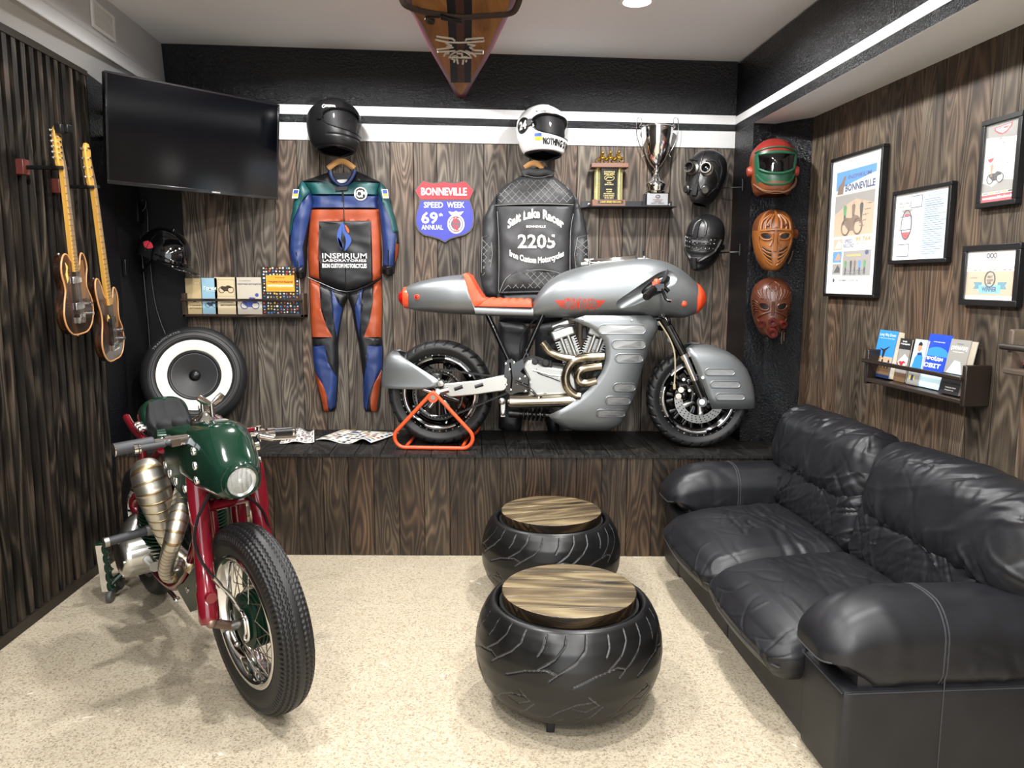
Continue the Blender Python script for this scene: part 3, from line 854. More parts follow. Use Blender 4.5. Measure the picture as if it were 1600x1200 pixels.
def marker(px, py, tab, par, col):
    q = lb(px, py, -0.1); d = bsurf(tab, q.x, q.z); q = lb(px, py, d); d = bsurf(tab, q.x, q.z)
    b = NB(); b.lathe([(0.0, -.012), (.008, -.011), (.0105, -.006), (.011, 0.004)], (q.x, d, q.z), (0, 1, 0), 20)
    b.lathe([(.011, -.006), (.016, -.004), (.017, 0.004)], (q.x, d, q.z), (0, 1, 0), 20, mi=1)
    obj('marker_light', b, [col, orangeg], par)
marker(651.5, 464, tail, ts, C('#a01414', 0.15, coat=.5))
# seat: quilted orange pad with an upright back stop
b = NB(); prof = [(727, 428.5), (731, 427), (736, 430), (747, 450), (756, 464), (764, 466.5)]
sp_ = [(764 + 66 * k / 24, 466.5 + 2.0 * k / 24 - 1.7 * abs(math.sin(pi * k / 4))) for k in range(25)]
top = [lb(*q) for q in prof + sp_]
bot = [lb(728 + (743 - 728) * min(1, k / 4.5), 430.5 + (477 - 430.5) * min(1, k / 4.5)) if k < 5 else lb(743 + (832 - 743) * (k - 4.5) / (len(top) - 5.5), 477.5 + 1.5 * (k - 4.5) / (len(top) - 5.5)) for k in range(len(top))]
rs = []
for k, (a, c) in enumerate(zip(top, bot)):
    w = 0.138 if k < 6 else .134
    rs.append([Vector((c.x, -w, c.z)), Vector((c.x * .5 + a.x * .5, -w - .002, (a.z + c.z) / 2)), Vector((a.x, -w * .9, a.z)), Vector((a.x, -w * .5, a.z + .002)), Vector((a.x, w * .5, a.z + .002)), Vector((a.x, w * .9, a.z)), Vector((c.x * .5 + a.x * .5, w + .002, (a.z + c.z) / 2)), Vector((c.x, w, c.z))])
b.rings(rs); obj('seat', b, leather('orange_leather', '#dd4f28', 0.45, 600), sb, smooth=50)

# tank and fairing in one shell
st = smooth_st([(833, 473, 833, 495.5, .118), (843, 455, 842, 495.8, .14), (857, 440, 857, 496, .16), (877, 427, 877, 496, .18), (911, 416, 911, 496, .2), (956, 408.5, 956, 496, .21), (996, 404.5, 996, 496, .21), (1024, 405.8, 1024, 496, .2), (1047, 412.5, 1047, 496.3, .178), (1069, 425.5, 1067, 496.3, .14), (1088, 442.5, 1084, 491, .095)], 4)
rs, tank = rings_body(st, 56, 2.6)
b = NB(); b.rings(rs)
tk = obj('tank_fairing', b, silver, sb, smooth=50)
# scooped recess for the bar end
cut = NB(); P0, P1 = lb(972, 477, -.215), lb(1050, 431, -.205)
pts = []; rr = []
for k in range(-6, 7):
    s = k / 6; q = P0.lerp(P1, (s + 1) / 2); pts.append(tuple(q)); rr.append(0.038 + .022 * (s + 1) / 2)
ax = (P1 - P0).normalized()
pre = [tuple(P0 - ax * .038 * math.sin(a)) for a in (1.5, 1.2, .8, .4)]; prr = [.038 * math.cos(a) for a in (1.5, 1.2, .8, .4)]
pos = [tuple(P1 + ax * .06 * math.sin(a)) for a in (.4, .8, 1.2, 1.5)]; por = [.06 * math.cos(a) for a in (.4, .8, 1.2, 1.5)]
cut.tube(pre + pts + pos, prr + rr + por, 28)
co = obj('cutter', cut, silver); bool_cut(tk, [co])
b = NB(); q0, q1 = lb(1002, 459, -.168), lb(1046, 433, -.145)
b.sph((q0 + q1) / 2, ((q1 - q0).length / 2, .03, .034), R=Matrix.Rotation(-math.atan2(q1.z - q0.z, q1.x - q0.x), 3, 'Y'))
obj('bar_opening', b, M['blk'], tk)
marker(1068.5, 474.5, tank, tk, orangeg)
# nose lamp cover
rs, _ = rings_body(smooth_st([(1087, 441, 1083.5, 492, .098), (1092, 444, 1090, 489, .092), (1098, 451, 1096.5, 482, .065), (1102, 459, 1101.5, 474, .035), (1103.5, 465, 1103.3, 468, .008)], 4), 40, 2.1)
b = NB(); b.rings(rs); obj('nose_cover', b, orangeg, sb, smooth=60)
# red winged lettering
b = NB()
def onbody(px, py):
    q = lb(px, py, -.2)
    for _ in range(3): d = bsurf(tank, q.x, q.z, 2.6, 0.0025); q = lb(px, py, d)
    return (q.x, d, q.z)
put_text(b, 'STURMVOGEL', None, 0, 0, 50, 17, bold=0.012, fn=lambda a, c: onbody(906.5 + a, 475 - c * (1 + .12 * math.sin(a * 1.1))))
def strip(pl, mi=0):
    b.add([onbody(*p) for p in pl], [tuple(range(len(pl)))], mi=mi)
for s in (-1, 1):
    for j, (y0, x0, x1) in enumerate(((469.2, 24, 40), (472.2, 25, 37), (475.2, 26, 34), (478.2, 26, 31))):
        strip([(906.5 + s * x0, y0), (906.5 + s * x1, y0), (906.5 + s * (x1 - 1.5), y0 + 2.2), (906.5 + s * x0, y0 + 2.2)])
for x in (893, 904, 909, 921): strip([(x - .5, 467), (x + .5, 467), (x, 461.5)]); strip([(x - .5, 483), (x + .5, 483), (x + .3, 488)])
obj('lettering', b, C('#d8402c', 0.5), tk, smooth=0)
# chrome cylinder with fittings lying on the tank
b = NB(); a, c = Vector(lb(921, 411.5, -.03)), Vector(lb(995, 404.5, -.03))
b.tube([a.lerp(c, s) for s in (0, .02, .05, .95, .98, 1)], [.012, .022, .025, .025, .022, .012], 20)
cy = obj('bottle', b, M['chrome'], sb)
b = NB(); b.tube([a.lerp(c, -.02), a.lerp(c, -.18)], .013, 12); b.tube([lb(921, 416, -.04), lb(921, 405, -.04)], .008, 10); b.tube([lb(916, 408, -.03), lb(927, 407, -.03)], .016, 12); b.sph(lb(915, 406.5, -.03), .013)
b.tube([a.lerp(c, s) for s in (.53, .56)], .028, 20); b.tube([a.lerp(c, 1.02), lb(1010, 404, -.03), lb(1016, 406, -.03)], .007, 8)
b.tube([lb(1005, 408, -.03), lb(1007, 400, -.03)], .01, 10)
obj_each('valve', b, M['steel'], cy)
b = NB(); b.tube([lb(1006.5, 403, -.03), lb(1006.5, 392, -.03)], .008, 10); obj('knob', b, M['blk'], cy)
b = NB(); b.box(lb(921.5, 417.5, -.05), (.018, .012, .02)); obj('tap', b, orange, cy)

# belly fairing: a horseshoe shell open to the rear
def ushell(name, rows, w, p, par, flip=False, e=.4, dn=-.14, nseg=22, thick=.005, mat=None):
    tab = []; rs = []
    for y, xi, xo, ww in rows:
        a, c = lb(xi, y, dn), lb(xo, y, dn * .3); z = (a.z + c.z) / 2 if True else 0
        tab.append((z, a.x, c.x, ww * w)); r = []
        for k in range(-nseg, nseg + 1):
            t = (1 - abs(k) / nseg) * pi / 2
            x = a.x + (c.x - a.x) * math.sin(t) ** p; d = ww * w * max(0.0, math.cos(t)) ** e
            r.append(Vector((x, -d if k < 0 else d, z)))
        rs.append(r)
    b = NB(); b.rings(rs, closed=False, cap=False)
    o = obj(name, b, mat or silver, par, smooth=60, solid=thick)
    T = sorted(tab)
    def sf(px, py):
        q = lb(px, py, -w)
        for _ in range(3):
            xi, xo, ww = interp(q.z, T); u = max(0.0, min(.999, (q.x - xi) / (xo - xi))); t = math.asin(u ** (1 / p)); d = -ww * math.cos(t) ** e - .0095; q = lb(px, py, d)
        return Vector((q.x, d, q.z))
    return o, sf
rows = [(492, 914, 1016, .97), (499, 892, 1022, 1), (503, 904, 1026, 1), (513, 925, 1027, 1), (522, 935, 1023, 1), (530, 942, 1018.5, 1), (540, 945, 1014, 1), (550, 946, 1010.5, 1), (562, 945, 1006.5, 1), (573, 941.5, 1002.5, 1), (584, 936, 999.5, 1), (595, 928, 997, 1), (607, 917, 994, 1), (618, 905, 991, 1), (627, 892, 987.5, 1), (636, 877, 983.5, 1), (645, 857, 978.5, .98), (651, 861, 976, .95), (657, 868, 973, .9), (663, 877, 969, .82), (668, 887, 963, .7), (672, 901, 955, .52), (674.5, 914, 945, .3), (675.5, 922, 938, .08)]
bf, sfB = ushell('belly_fairing', rows, .19, .72, sb)
meshm = NT('wire_mesh'); uvn = meshm.n('TexCoord').outputs['Object']
ck = meshm.n('TexBrick', Scale=160.0); meshm.l(meshm.n('VectorRotate', rotation_type='EULER_XYZ', Rotation=(pi / 2, 0, pi / 4)).outputs[0], ck.inputs['Vector'])
meshm.l(uvn, ck.inputs['Vector'].links[0].from_node.inputs['Vector'])
meshm.set(Base_Color=meshm.ramp(ck.outputs['Fac'], [(0, '#8d8f90'), (1, '#d4d5d4')]), Metallic=0.6, Roughness=0.4); M['mesh'] = meshm.m
def louvre(par, sf, x0, x1, y0, y1, sk=0.0):
    r = (y1 - y0) / 2; cy_ = (y0 + y1) / 2; ring = []
    for k in range(28):
        a = 2 * pi * k / 28; ring.append(((x1 - r if math.cos(a) > 0 else x0 + r) + r * math.cos(a), cy_ + r * math.sin(a)))
    b = NB(); cx = (x0 + x1) / 2
    rs = [[sf(cx + (x - cx) * s, cy_ + (y - cy_) * s) + Vector((0, dd, 0)) for x, y in ring] for s, dd in ((1.0, .0035), (.9, .0045), (.5, .0045), (.05, .0045))]
    b.rings(rs, cap=True)
    v = obj('louvre_mesh', b, M['mesh'], par)
    b = NB(); b.tube([sf(x, y) + Vector((0, .002, 0)) for x, y in ring], .0042, 8, closed=True)
    obj('louvre_rim', b, silver, par)
for q in ((935, 1009, 507, 522), (956, 1009, 531, 545), (961.5, 1005, 553, 566.5), (958.5, 993, 599, 611.5), (946, 985.5, 619.5, 632), (932, 977, 640, 651.5)): louvre(bf, sfB, *q)
b = NB()
for x, y in ((910, 498.5), (987, 500)): b.lathe([(0, -.004), (.006, -.004), (.008, 0), (.008, .01)], sfB(x, y), (0, 1, 0), 14)
obj_each('bolt', b, M['steel'], bf)

# wheels
def tyre_prof(R, w, rr):
    h = R - rr
    half = [(rr - .004, -w * .36), (rr + h * .12, -w * .42), (rr + h * .45, -w * .5), (rr + h * .75, -w * .47), (R - h * .1, -w * .36), (R - h * .02, -w * .18), (R, 0)]
    return half + [(r, -a) for r, a in half[-2::-1]]
def silver_wheel(name, ctr, R, w, rr, nsp, seed):
    xfw = BK @ Matrix.Translation(ctr) @ Matrix.Rotation(-pi / 2, 4, 'X')      # wheel axis along the bike's width
    segs = []; N = 30
    for k in range(N):
        a = 2 * pi * k / N; q = 2 * pi / N
        for m in (0, 1):
            f = (lambda v: v) if m == 0 else (lambda v: 1 - v); o_ = 0 if m == 0 else q / 2
            segs += [[(a + o_, f(.22)), (a + o_ + q * .35, f(.36)), (a + o_ + q * .3, f(.46))], [(a + o_ + q * .3, f(.46)), (a + o_ + q * 1.0, f(.48))], [(a + o_ + q * .35, f(.39)), (a + o_ + q * .95, f(.41))]]
    b = B(xfw); groove_mesh(tyre_prof(R, w, rr), segs, 420, .009, .007, b)
    wh = obj(name, b, M['rubber'], sb, smooth=60)
    b = B(xfw)
    hw = w * .38
    for s in (-1, 1):
        b.lathe([(rr + .004, s * hw), (rr + .002, s * (hw + .006)), (rr - .008, s * (hw + .006)), (rr - .02, s * (hw - .012)), (rr - .05, s * (hw - .02)), (rr - .058, s * (hw - .03))], (0, 0, 0), (0, 0, 1), 72)
    b.lathe([(rr + .002, -hw), (rr - .035, -hw * .6), (rr - .05, 0), (rr - .035, hw * .6), (rr + .002, hw)], (0, 0, 0), (0, 0, 1), 64)
    rim = obj('rim', b, M['blkg'], wh)
    b = B(xfw); b.lathe([(0, -.07), (.045, -.068), (.055, -.05), (.04, -.03), (.04, .03), (.055, .05), (.045, .068), (0, .07)], (0, 0, 0), (0, 0, 1), 32); obj('hub', b, M['blkg'], wh)
    for k in range(nsp):
        a = 2 * pi * k / nsp; b = B(xfw)
        for da in (-.09, .09):
            c = lambda r, aa, z: Vector((r * math.cos(aa), r * math.sin(aa), z))
            for s in (-1, 1): b.tube([c(.05, a + da * .3, s * .02), c(rr * .6, a + da, s * .028), c(rr - .045, a + da * 1.5, s * (hw - .025))], [.016, .012, .014], 8, flat=(1, .7))
        obj('spoke', b, M['blkg'], wh)
    b = B(xfw)
    for k in range(5):                                     # bright machined windows in the rim lip
        a0 = 2 * pi * k / 5 + seed; n = 10; pl = []
        for r in (rr - .014, rr - .030): pl.append([Vector((r * math.cos(a0 + .09 * (i - n / 2)), r * math.sin(a0 + .09 * (i - n / 2)), -(hw - .006 if r > rr - .02 else hw - .013) - .004)) for i in range(n + 1)])
        b.tube([(p + q) / 2 for p, q in zip(*pl)], .0095, 8, flat=(1, .5))
    obj_each('polished_segment', b, M['chrome'], wh)
    b = B(xfw)
    for k in range(36):
        a = 2 * pi * k / 36; b.sph(((rr - .004) * math.cos(a), (rr - .004) * math.sin(a), -(hw + .007)), .006, 8, 6)
    obj_each('rivet', b, M['chrome'], wh)
    return wh, xfw
cF, cR = lb(1089, 621), lb(689, 606)
cF.z = .308; cR.z = .322
fw, xF = silver_wheel('front_wheel', cF, .308, .125, .232, 10, .5)
rw, xR = silver_wheel('rear_wheel', cR, .322, .175, .238, 5, .3)
# drive pulley and toothed belt
b = B(xR); b.lathe([(.15, -.115), (.15, -.095), (.138, -.094), (.128, -.1), (.128, -.112), (.138, -.116)], (0, 0, 0), (0, 0, 1), 64, loop=True)
for k in range(5):
    a = 2 * pi * k / 5 + .3; b.tube([(.03 * math.cos(a), .03 * math.sin(a), -.1), (.132 * math.cos(a), .132 * math.sin(a), -.105)], [.022, .015], 10, flat=(1, .5))
pu = obj('pulley', b, M['blkg'], rw)
b = B(xR)
for k in range(5):
    a = 2 * pi * (k + .5) / 5 + .3; b.tube([(.05 * math.cos(a), .05 * math.sin(a), -.085), (.1 * math.cos(a), .1 * math.sin(a), -.09)], [.02, .018], 12)
obj_each('cush_drive', b, M['chrome'], pu)
b = B(xR)
for k in range(44): a = 2 * pi * k / 44; b.sph((.1445 * math.cos(a), .1445 * math.sin(a), -.117), .004, 6, 5)
obj_each('pulley_bolt', b, M['chrome'], pu)
cP = lb(790, 602, -.1); cP.y = 0
def belt_loop(r1, r2):
    d = (cP - cR); L = d.length; al = math.atan2(d.z, d.x); be = math.acos((r1 - r2) / L); P = []
    for k in range(33): t = al + be + (2 * pi - 2 * be) * k / 32; P.append((cR.x + r1 * math.cos(t), cR.z + r1 * math.sin(t)))
    for k in range(13): t = al - be + 2 * be * k / 12; P.append((cP.x + r2 * math.cos(t), cP.z + r2 * math.sin(t)))
    return P
Po, Pi = belt_loop(.157, .05), belt_loop(.150, .043); b = NB(); rs = []
for (x, z), (x2, z2) in zip(Po, Pi): rs.append([Vector((x, -.118, z)), Vector((x, -.092, z)), Vector((x2, -.092, z2)), Vector((x2, -.118, z2))])
b.rings(rs, loop=True, cap=False)
for i in range(len(Pi)):
    (x0, z0), (x1, z1) = Pi[i], Pi[(i + 1) % len(Pi)]; L = math.hypot(x1 - x0, z1 - z0); n = max(1, int(L / .014))
    for k in range(n): b.box((x0 + (x1 - x0) * k / n, -.105, z0 + (z1 - z0) * k / n), (.007, .024, .008))
obj('drive_belt', b, M['blkm'], sb)
# front brake: disc with drilled ring, carrier, caliper
b = B(xF); z = -.072
b.lathe([(.148, z), (.148, z - .006), (.1, z - .006), (.1, z)], (0, 0, 0), (0, 0, 1), 64, loop=True, mi=0)
for r in (.11, .124, .138):
    for k in range(30):
        a = 2 * pi * (k + (r * 130 % 1)) / 30; b.lathe([(0, z - .0068), (.0042, z - .0068), (.0042, z - .005)], (r * math.cos(a), r * math.sin(a), 0), (0, 0, 1), 8, mi=1)
dc = obj('brake_disc', b, [M['steel'], M['blk']], fw)
b = B(xF)
for k in range(5):
    a = 2 * pi * k / 5 + .2; b.tube([(.035 * math.cos(a), .035 * math.sin(a), z), (.1 * math.cos(a), .1 * math.sin(a), z - .003)], [.014, .017], 10, flat=(1, .6))
    b.lathe([(0, z - .016), (.012, z - .014), (.013, z)], (.088 * math.cos(a), .088 * math.sin(a), 0), (0, 0, 1), 14)
obj('disc_carrier', b, M['alu'], dc)
b = NB()
for x, y in ((1062, 605), (1075, 598), (1084, 616), (1068, 617)): b.sph(lb(x, y, -.1), (.024, .03, .03))
b.tube([lb(1060, 602, -.1), lb(1072, 600, -.1), lb(1083, 612, -.1), lb(1080, 626, -.1)], .028, 12)
cal = obj('brake_caliper', b, M['blkg'], sb)
b = NB()
for x, y in ((1064, 609), (1060, 619)): b.lathe([(0, -.004), (.017, -.004), (.019, 0), (.019, .02)], lb(x, y, -.135), (0, 1, 0), 20)
for x, y in ((1068, 593), (1077, 610), (1098, 590)): b.lathe([(0, -.003), (.009, -.003), (.009, .02)], lb(x, y, -.13), (0, 1, 0), 12)
obj_each('piston_cap', b, M['chrome'], cal)
# fork
for d in (-.105, .105):
    b = NB(); b.tube([lb(1033, 490, d), lb(1069, 556, d)], .027, 18)
    fk = obj('fork_tube', b, M['blkg'], sb)
    b = NB(); b.tube([lb(1067.5, 553.5, d), lb(1071, 560, d)], .032, 18); b.tube([lb(1070, 558, d), lb(1087, 598, d)], .022, 16); obj('stanchion', b, M['chrome'], fk)
    b = NB(); b.tube([lb(1085, 594, d), lb(1099, 628, d)], [.026, .03], 14); b.tube([lb(1092, 589, d), lb(1098, 606, d), lb(1103, 627, d)], .012, 10); b.cyl(lb(1097, 628, d - .03), lb(1097, 628, d + .03), .03)
    obj('fork_foot', b, M['blkg'], fk)
    b = NB(); b.cyl(lb(1097, 628, d - .034), lb(1097, 628, d - .029), .016); obj('axle_nut', b, M['chrome'], fk)
b = NB(); b.tube([lb(1027, 497, -.09), lb(1038, 497, -.12), lb(1044, 505, -.12), lb(1034, 512, -.08), lb(1022, 506, -.03)], .02, 10, sm=3); b.tube([lb(1030, 502, -.1), lb(1030, 502, .1)], .025, 12); b.tube([lb(1048, 530, -.1), lb(1048, 530, .1)], .02, 10)
obj('triple_clamp', b, M['blkg'], sb)
b = NB(); b.tube([lb(1029, 502, -.13), lb(1038, 515, -.13), lb(1048, 533, -.13), lb(1054, 552, -.13), lb(1055, 578, -.13), lb(1053.5, 604, -.13)], .0045, 8, sm=4)
b.tube([lb(1053.5, 600, -.13), lb(1054, 608, -.13)], .008, 8)
obj('brake_hose', b, C('#b8a98a', 0.4), sb)
# fenders
rows = [(538.3, 1088, 1098, .25), (540, 1080, 1108, .55), (544, 1073, 1121, .8), (550, 1075, 1136, .94), (557, 1079, 1147, 1), (566, 1083, 1157, 1), (578, 1088, 1166, 1), (592, 1094, 1172, 1), (606, 1100, 1176, 1), (620, 1105.5, 1178, 1), (637.5, 1112, 1179, 1)]
ff, sfF = ushell('front_fender', rows, .115, .7, sb, e=.42, dn=-.11)
for q in ((1102, 1148, 576, 586.5), (1110, 1156.5, 595.5, 606), (1118.5, 1163.5, 614.5, 625)): louvre(ff, sfF, *q)
rows = [(550, 618, 613, .35), (554, 624, 608.5, .7), (560, 634, 604.5, .9), (568, 647, 602, 1), (576, 660, 600, 1), (584, 673, 598.3, 1), (591, 684, 597.5, 1), (597, 691, 597, 1), (602, 684, 597.5, 1), (606.5, 664, 599, 1)]
ushell('rear_fender', rows, .125, .7, sb, e=.42, dn=-.12)
# swingarm with two slots
for d in (-.135, .1):
    b = NB(); n0 = len(b.v)
    pol = [lb(x, y, d) for x, y in ((700, 599), (745, 594.5), (790, 585), (794, 590), (794, 605), (788, 611), (745, 617), (703, 621), (695, 616), (690, 608), (693, 600))]
    b.prism([(p.x, p.z) for p in pol], d, d + .035, xf=Matrix(((1, 0, 0, 0), (0, 0, 1, 0), (0, 1, 0, 0), (0, 0, 0, 1))))
    sw = obj('swingarm', b, M['alu'], sb, bevel=.008, seg=3)
    b = NB()
    for x0, x1, y0, y1 in ((708, 725, 608.5, 604), (740, 757, 604.5, 600.5)): b.tube([lb(x0 + 2, y0, d + .0), lb(x1 - 2, y1, d + .0)], .011, 12, flat=(1, 1))
    obj_each('slot', b, M['blk'], sw)
b = NB(); b.cyl(lb(684, 613, -.165), lb(684, 613, .165), .014)
for x, y in ((688.5, 599), (684, 612)): b.lathe([(0, -.006), (.017, -.005), (.02, 0), (.02, .04)], lb(x, y, -.15), (0, 1, 0), 18)
b.tube([lb(684, 613, -.125), lb(702, 608, -.125)], .04, 14, flat=(1, .5))
obj('axle_block', b, M['alu'], sb)
# frame tubes and pivot plates
for d in (-.12, .12):
    b = NB(); b.tube([lb(761, 490, d * .8), lb(797, 568, d)], .0165, 14); obj('frame_tube', b, M['blkg'], sb)
    b = NB(); b.tube([lb(848, 492, d * .8), lb(815, 566, d)], .0165, 14); obj('frame_tube', b, M['blkg'], sb)
b = NB()
pol = [(793, 562), (800, 560), (806, 566), (817, 560), (820, 572), (813, 580), (825, 590), (825, 612), (812, 612), (797, 616), (790, 610), (793, 592), (788, 588), (790, 566)]
pol = [lb(x, y, -.13) for x, y in pol]
b.prism([(p.x, p.z) for p in pol], -.15, -.125, xf=Matrix(((1, 0, 0, 0), (0, 0, 1, 0), (0, 1, 0, 0), (0, 0, 0, 1))))
b.tube([lb(797, 566, -.14), lb(800, 590, -.14), lb(798, 612, -.14)], .012, 8); b.cyl(lb(814, 561, -.13), lb(814, 572, -.13), .017)
b.tube([lb(805, 596, -.155), lb(826, 606, -.175), lb(842, 622, -.18), lb(846, 619, -.18)], .008, 8, sm=3)
fp = obj('pivot_plate', b, M['blkg'], sb, smooth=30)
b = NB()
for x, y in ((790, 568), (803, 566), (796, 577), (812, 592), (820, 588), (809, 599), (816, 600), (798, 609), (821, 611), (791, 601)): b.lathe([(0, -.005), (.007, -.004), (.008, 0), (.008, .012)], lb(x, y, -.155), (0, 1, 0), 10)
obj_each('plate_bolt', b, M['chrome'], fp)
# engine
eng = thing('engine', None, None, (0, 0, 0)); eng.parent = sb; eng.location = (0, 0, 0)
b = NB(); pol = [lb(x, y, -.12) for x, y in ((816, 572), (826, 561), (840, 563), (862, 572), (888, 576), (900, 590), (902, 618), (850, 621), (826, 618), (826, 592))]
XZ = Matrix(((1, 0, 0, 0), (0, 0, 1, 0), (0, 1, 0, 0), (0, 0, 0, 1)))
b.prism([(p.x, p.z) for p in pol], -.15, .12, xf=XZ)
cc = obj('crankcase', b, M['castalu'], eng, bevel=.014, seg=3)
b = NB()
for x, y in ((829.5, 597), (874, 590), (852, 612), (890, 603)): b.lathe([(0, -.004), (.008, -.004), (.009, .01)], lb(x, y, -.153), (0, 1, 0), 12)
b.tube([lb(832, 578, -.152), lb(860, 586, -.152), (lb(885, 588, -.152))], .006, 8)
obj_each('case_bolt', b, M['steel'], cc)
def cyl_v(px0, py0, px1, py1, nm):
    """finned barrel from the crankcase up to its head"""
    a, c = lb(px0, py0, -.02), lb(px1, py1, -.02); ax = (c - a); Lc = ax.length; ax.normalize(); sd = Vector((ax.z, 0, -ax.x))
    R3 = Matrix((sd, Vector((0, 1, 0)), ax)).transposed()
    b = NB()
    for k in range(11): b.box(a + ax * (Lc * .62 * k / 10), (.128, .15, .0055), R3)
    b.box(a + ax * Lc * .3, (.1, .12, Lc * .66), R3)
    cb = obj('cylinder', b, M['castalu'], eng, smooth=20)
    b = NB(); b.box(a + ax * Lc * .78, (.14, .16, .06), R3); b.box(a + ax * Lc * .95, (.115, .14, .05), R3)
    obj('cylinder_head', b, M['castalu'], cb, bevel=.012, seg=3)
    for s in (-.022, .022):
        b = NB(); b.tube([a + sd * s + Vector((0, -.1, 0)), a + ax * Lc * .7 + sd * s + Vector((0, -.1, 0))], .0125, 12); obj('pushrod_tube', b, M['alu'], cb)
cyl_v(897, 566, 875, 506, 0); cyl_v(918, 566, 940, 506, 1)
b = NB(); b.tube([lb(857, 524, -.1), lb(858, 517, -.11), (lb(872, 510, -.11)), lb(898, 507, -.11), lb(899, 514, -.11)], .008, 8); obj('head_trim', b, M['blk'], eng)
b = NB(); b.box(lb(851, 569, -.13), (.09, .04, .045)); b.cyl(lb(853, 567, -.16), lb(853, 567, -.12), .022); b.cyl(lb(836, 565, -.16), lb(836, 565, -.12), .02); b.box(lb(913, 520, -.1), (.03, .05, .08))
obj_each('starter', b, M['blkm'], eng, bevel=.006)
b = NB()
b.tube([lb(835, 500, -.1), lb(818, 520, -.1), lb(812, 545, -.12), lb(815, 560, -.13)], .004, 6, sm=4); b.tube([lb(850, 560, -.14), lb(838, 580, -.15), lb(860, 590, -.16), lb(875, 596, -.16)], .003, 6, sm=4)
b.tube([lb(829, 565, -.14), lb(822, 548, -.13), lb(830, 535, -.1), lb(845, 520, -.05)], .004, 6, sm=4)
obj('cable', b, M['blk'], eng)
# exhaust: two headers curling down into the silencer under the engine
bron = NT('heat_tinted_steel'); oo = bron.n('TexCoord').outputs['Object']
bron.set(Base_Color=bron.ramp(noise(bron, oo, 14, 2), [(0.3, '#7d7260'), (0.55, '#a59c88'), (0.7, '#847a74')]), Metallic=1.0, Roughness=0.2); M['bronze'] = bron.m
for pts in ([(847, 535), (852, 541), (858, 549), (869, 554.5), (882, 558.5), (897, 561)], [(944, 557), (930, 557.5), (913, 558.5), (898, 563), (888, 574), (883.5, 590), (887, 606), (898, 617), (907, 619)], [(940, 572), (927, 573), (914, 575), (906, 580), (903, 589), (907, 597), (917, 598.5), (932, 595)]):
    b = NB(); P = [L3(x, y, -.175) for x, y in pts]; b.tube(P, .0265 if len(pts) > 6 else .022, 18, sm=5)
    ex = obj('exhaust_pipe', b, M['bronze'], sb)
b = NB(); b.tube([lb(794, 627, -.15), lb(797, 627, -.15), lb(890, 624.5, -.15), lb(905, 624, -.15)], [.03, .043, .043, .038], 24); mf = obj('silencer', b, C('#c9c4b4', 0.16, 1.0), sb)
b = NB(); b.box(lb(786, 640, -.15), (.03, .02, .09)); b.sph(lb(784.5, 627, -.16), .022); b.sph(lb(786, 645, -.16), .018); obj('hanger_bracket', b, M['alu'], mf, bevel=.004)
b = NB(); A_, Z_ = lb(795, 645, -.05), lb(862, 649, -.05)
b.tube([A_, Z_], .018, 12); b.tube([A_, A_.lerp(Z_, .25)], .028, 14)
hel = []
for k in range(120): t = k / 119; q = A_.lerp(Z_, .3 + .62 * t); hel.append((q.x, q.y + .034 * math.cos(t * 40), q.z + .034 * math.sin(t * 40)))
b.tube(hel, .007, 6); obj('shock_absorber', b, M['blk'], sb)
# bar end, lever, mirror blade in the recess
b = NB(); g0, g1 = lb(1009, 464, -.36), lb(1026, 449, -.2)
b.tube([g0, g0.lerp(g1, .1), g0.lerp(g1, .9), g1], [.019, .023, .023, .019], 18)
for k in range(9): b.tube([g0.lerp(g1, .1 + .085 * k), g0.lerp(g1, .13 + .085 * k)], .0245, 16)
hb = obj('handgrip', b, M['blk'], sb)
b = NB(); b.tube([lb(1034, 450, -.25), lb(1038, 462, -.28), lb(1042, 469, -.3), lb(1049, 470.5, -.31)], .008, 8, sm=3); b.tube([g1, lb(1034, 447, -.18), lb(1038, 440, -.15)], .02, 12); b.box(lb(1030, 449, -.24), (.05, .04, .04))
b.tube([lb(1035, 446, -.24), lb(1045, 456, -.25)], .012, 8)
lv = obj('brake_lever', b, M['blkg'], hb)
b = NB()
bl = [(1043, 420), (1045, 424), (1040.5, 436), (1035.5, 442), (1034, 439), (1037.5, 430)]
bl = [lb(x, y, -.24) for x, y in bl]; b.prism([(p.x, p.z) for p in bl], -.245, -.233, xf=XZ); obj('mirror', b, M['blk'], hb, bevel=.002)
b = NB(); b.sph(lb(1026, 441, -.22), (.02, .02, .022)); b.box(lb(1023, 443, -.23), (.03, .02, .02)); obj('switch', b, orangeg, hb)

# orange paddock stand
sd = thing('paddock_stand', 'orange tubular triangular paddock stand under the rear wheel', 'stand', (-0.44, 4.53, PLZ))
for d, nm in ((-.2, 'side_frame'), (.2, 'side_frame')):
    z0 = .0125; cx = cR.x - .018; b = NB(); hz = cR.z + .005
    cr = .062; la_ = math.atan2(hz - .1, .21); tri = [(cx - .012, hz + .012)]
    for k in range(11): a = pi / 2 + (pi / 2 - la_) + k / 10 * (pi - (pi / 2 - la_) - .0); tri.append((cx - .172 + cr * math.cos(a), z0 + cr + cr * math.sin(a)))
    tri += [(2 * cx - x, z) for x, z in tri[::-1]]
    b.tube([(x, d, z) for x, z in tri], .0115, 12)
    b.tube([(cx - .012, d, hz + .012), (cx, d, hz + .022), (cx + .012, d, hz + .012)], .0115, 10)
    b.lathe([(.012, -.01), (.03, -.01), (.03, .01), (.012, .01)], (cx, d, hz - .01), (0, 1, 0), 24, loop=True)
    obj(nm, b, orange, sd)
for x in (-.17, .17):
    b = NB(); b.tube([(cR.x - .018 + x, -.2, .0125), (cR.x - .018 + x, .2, .0125)], .0105, 10); obj('cross_bar', b, orange, sd)
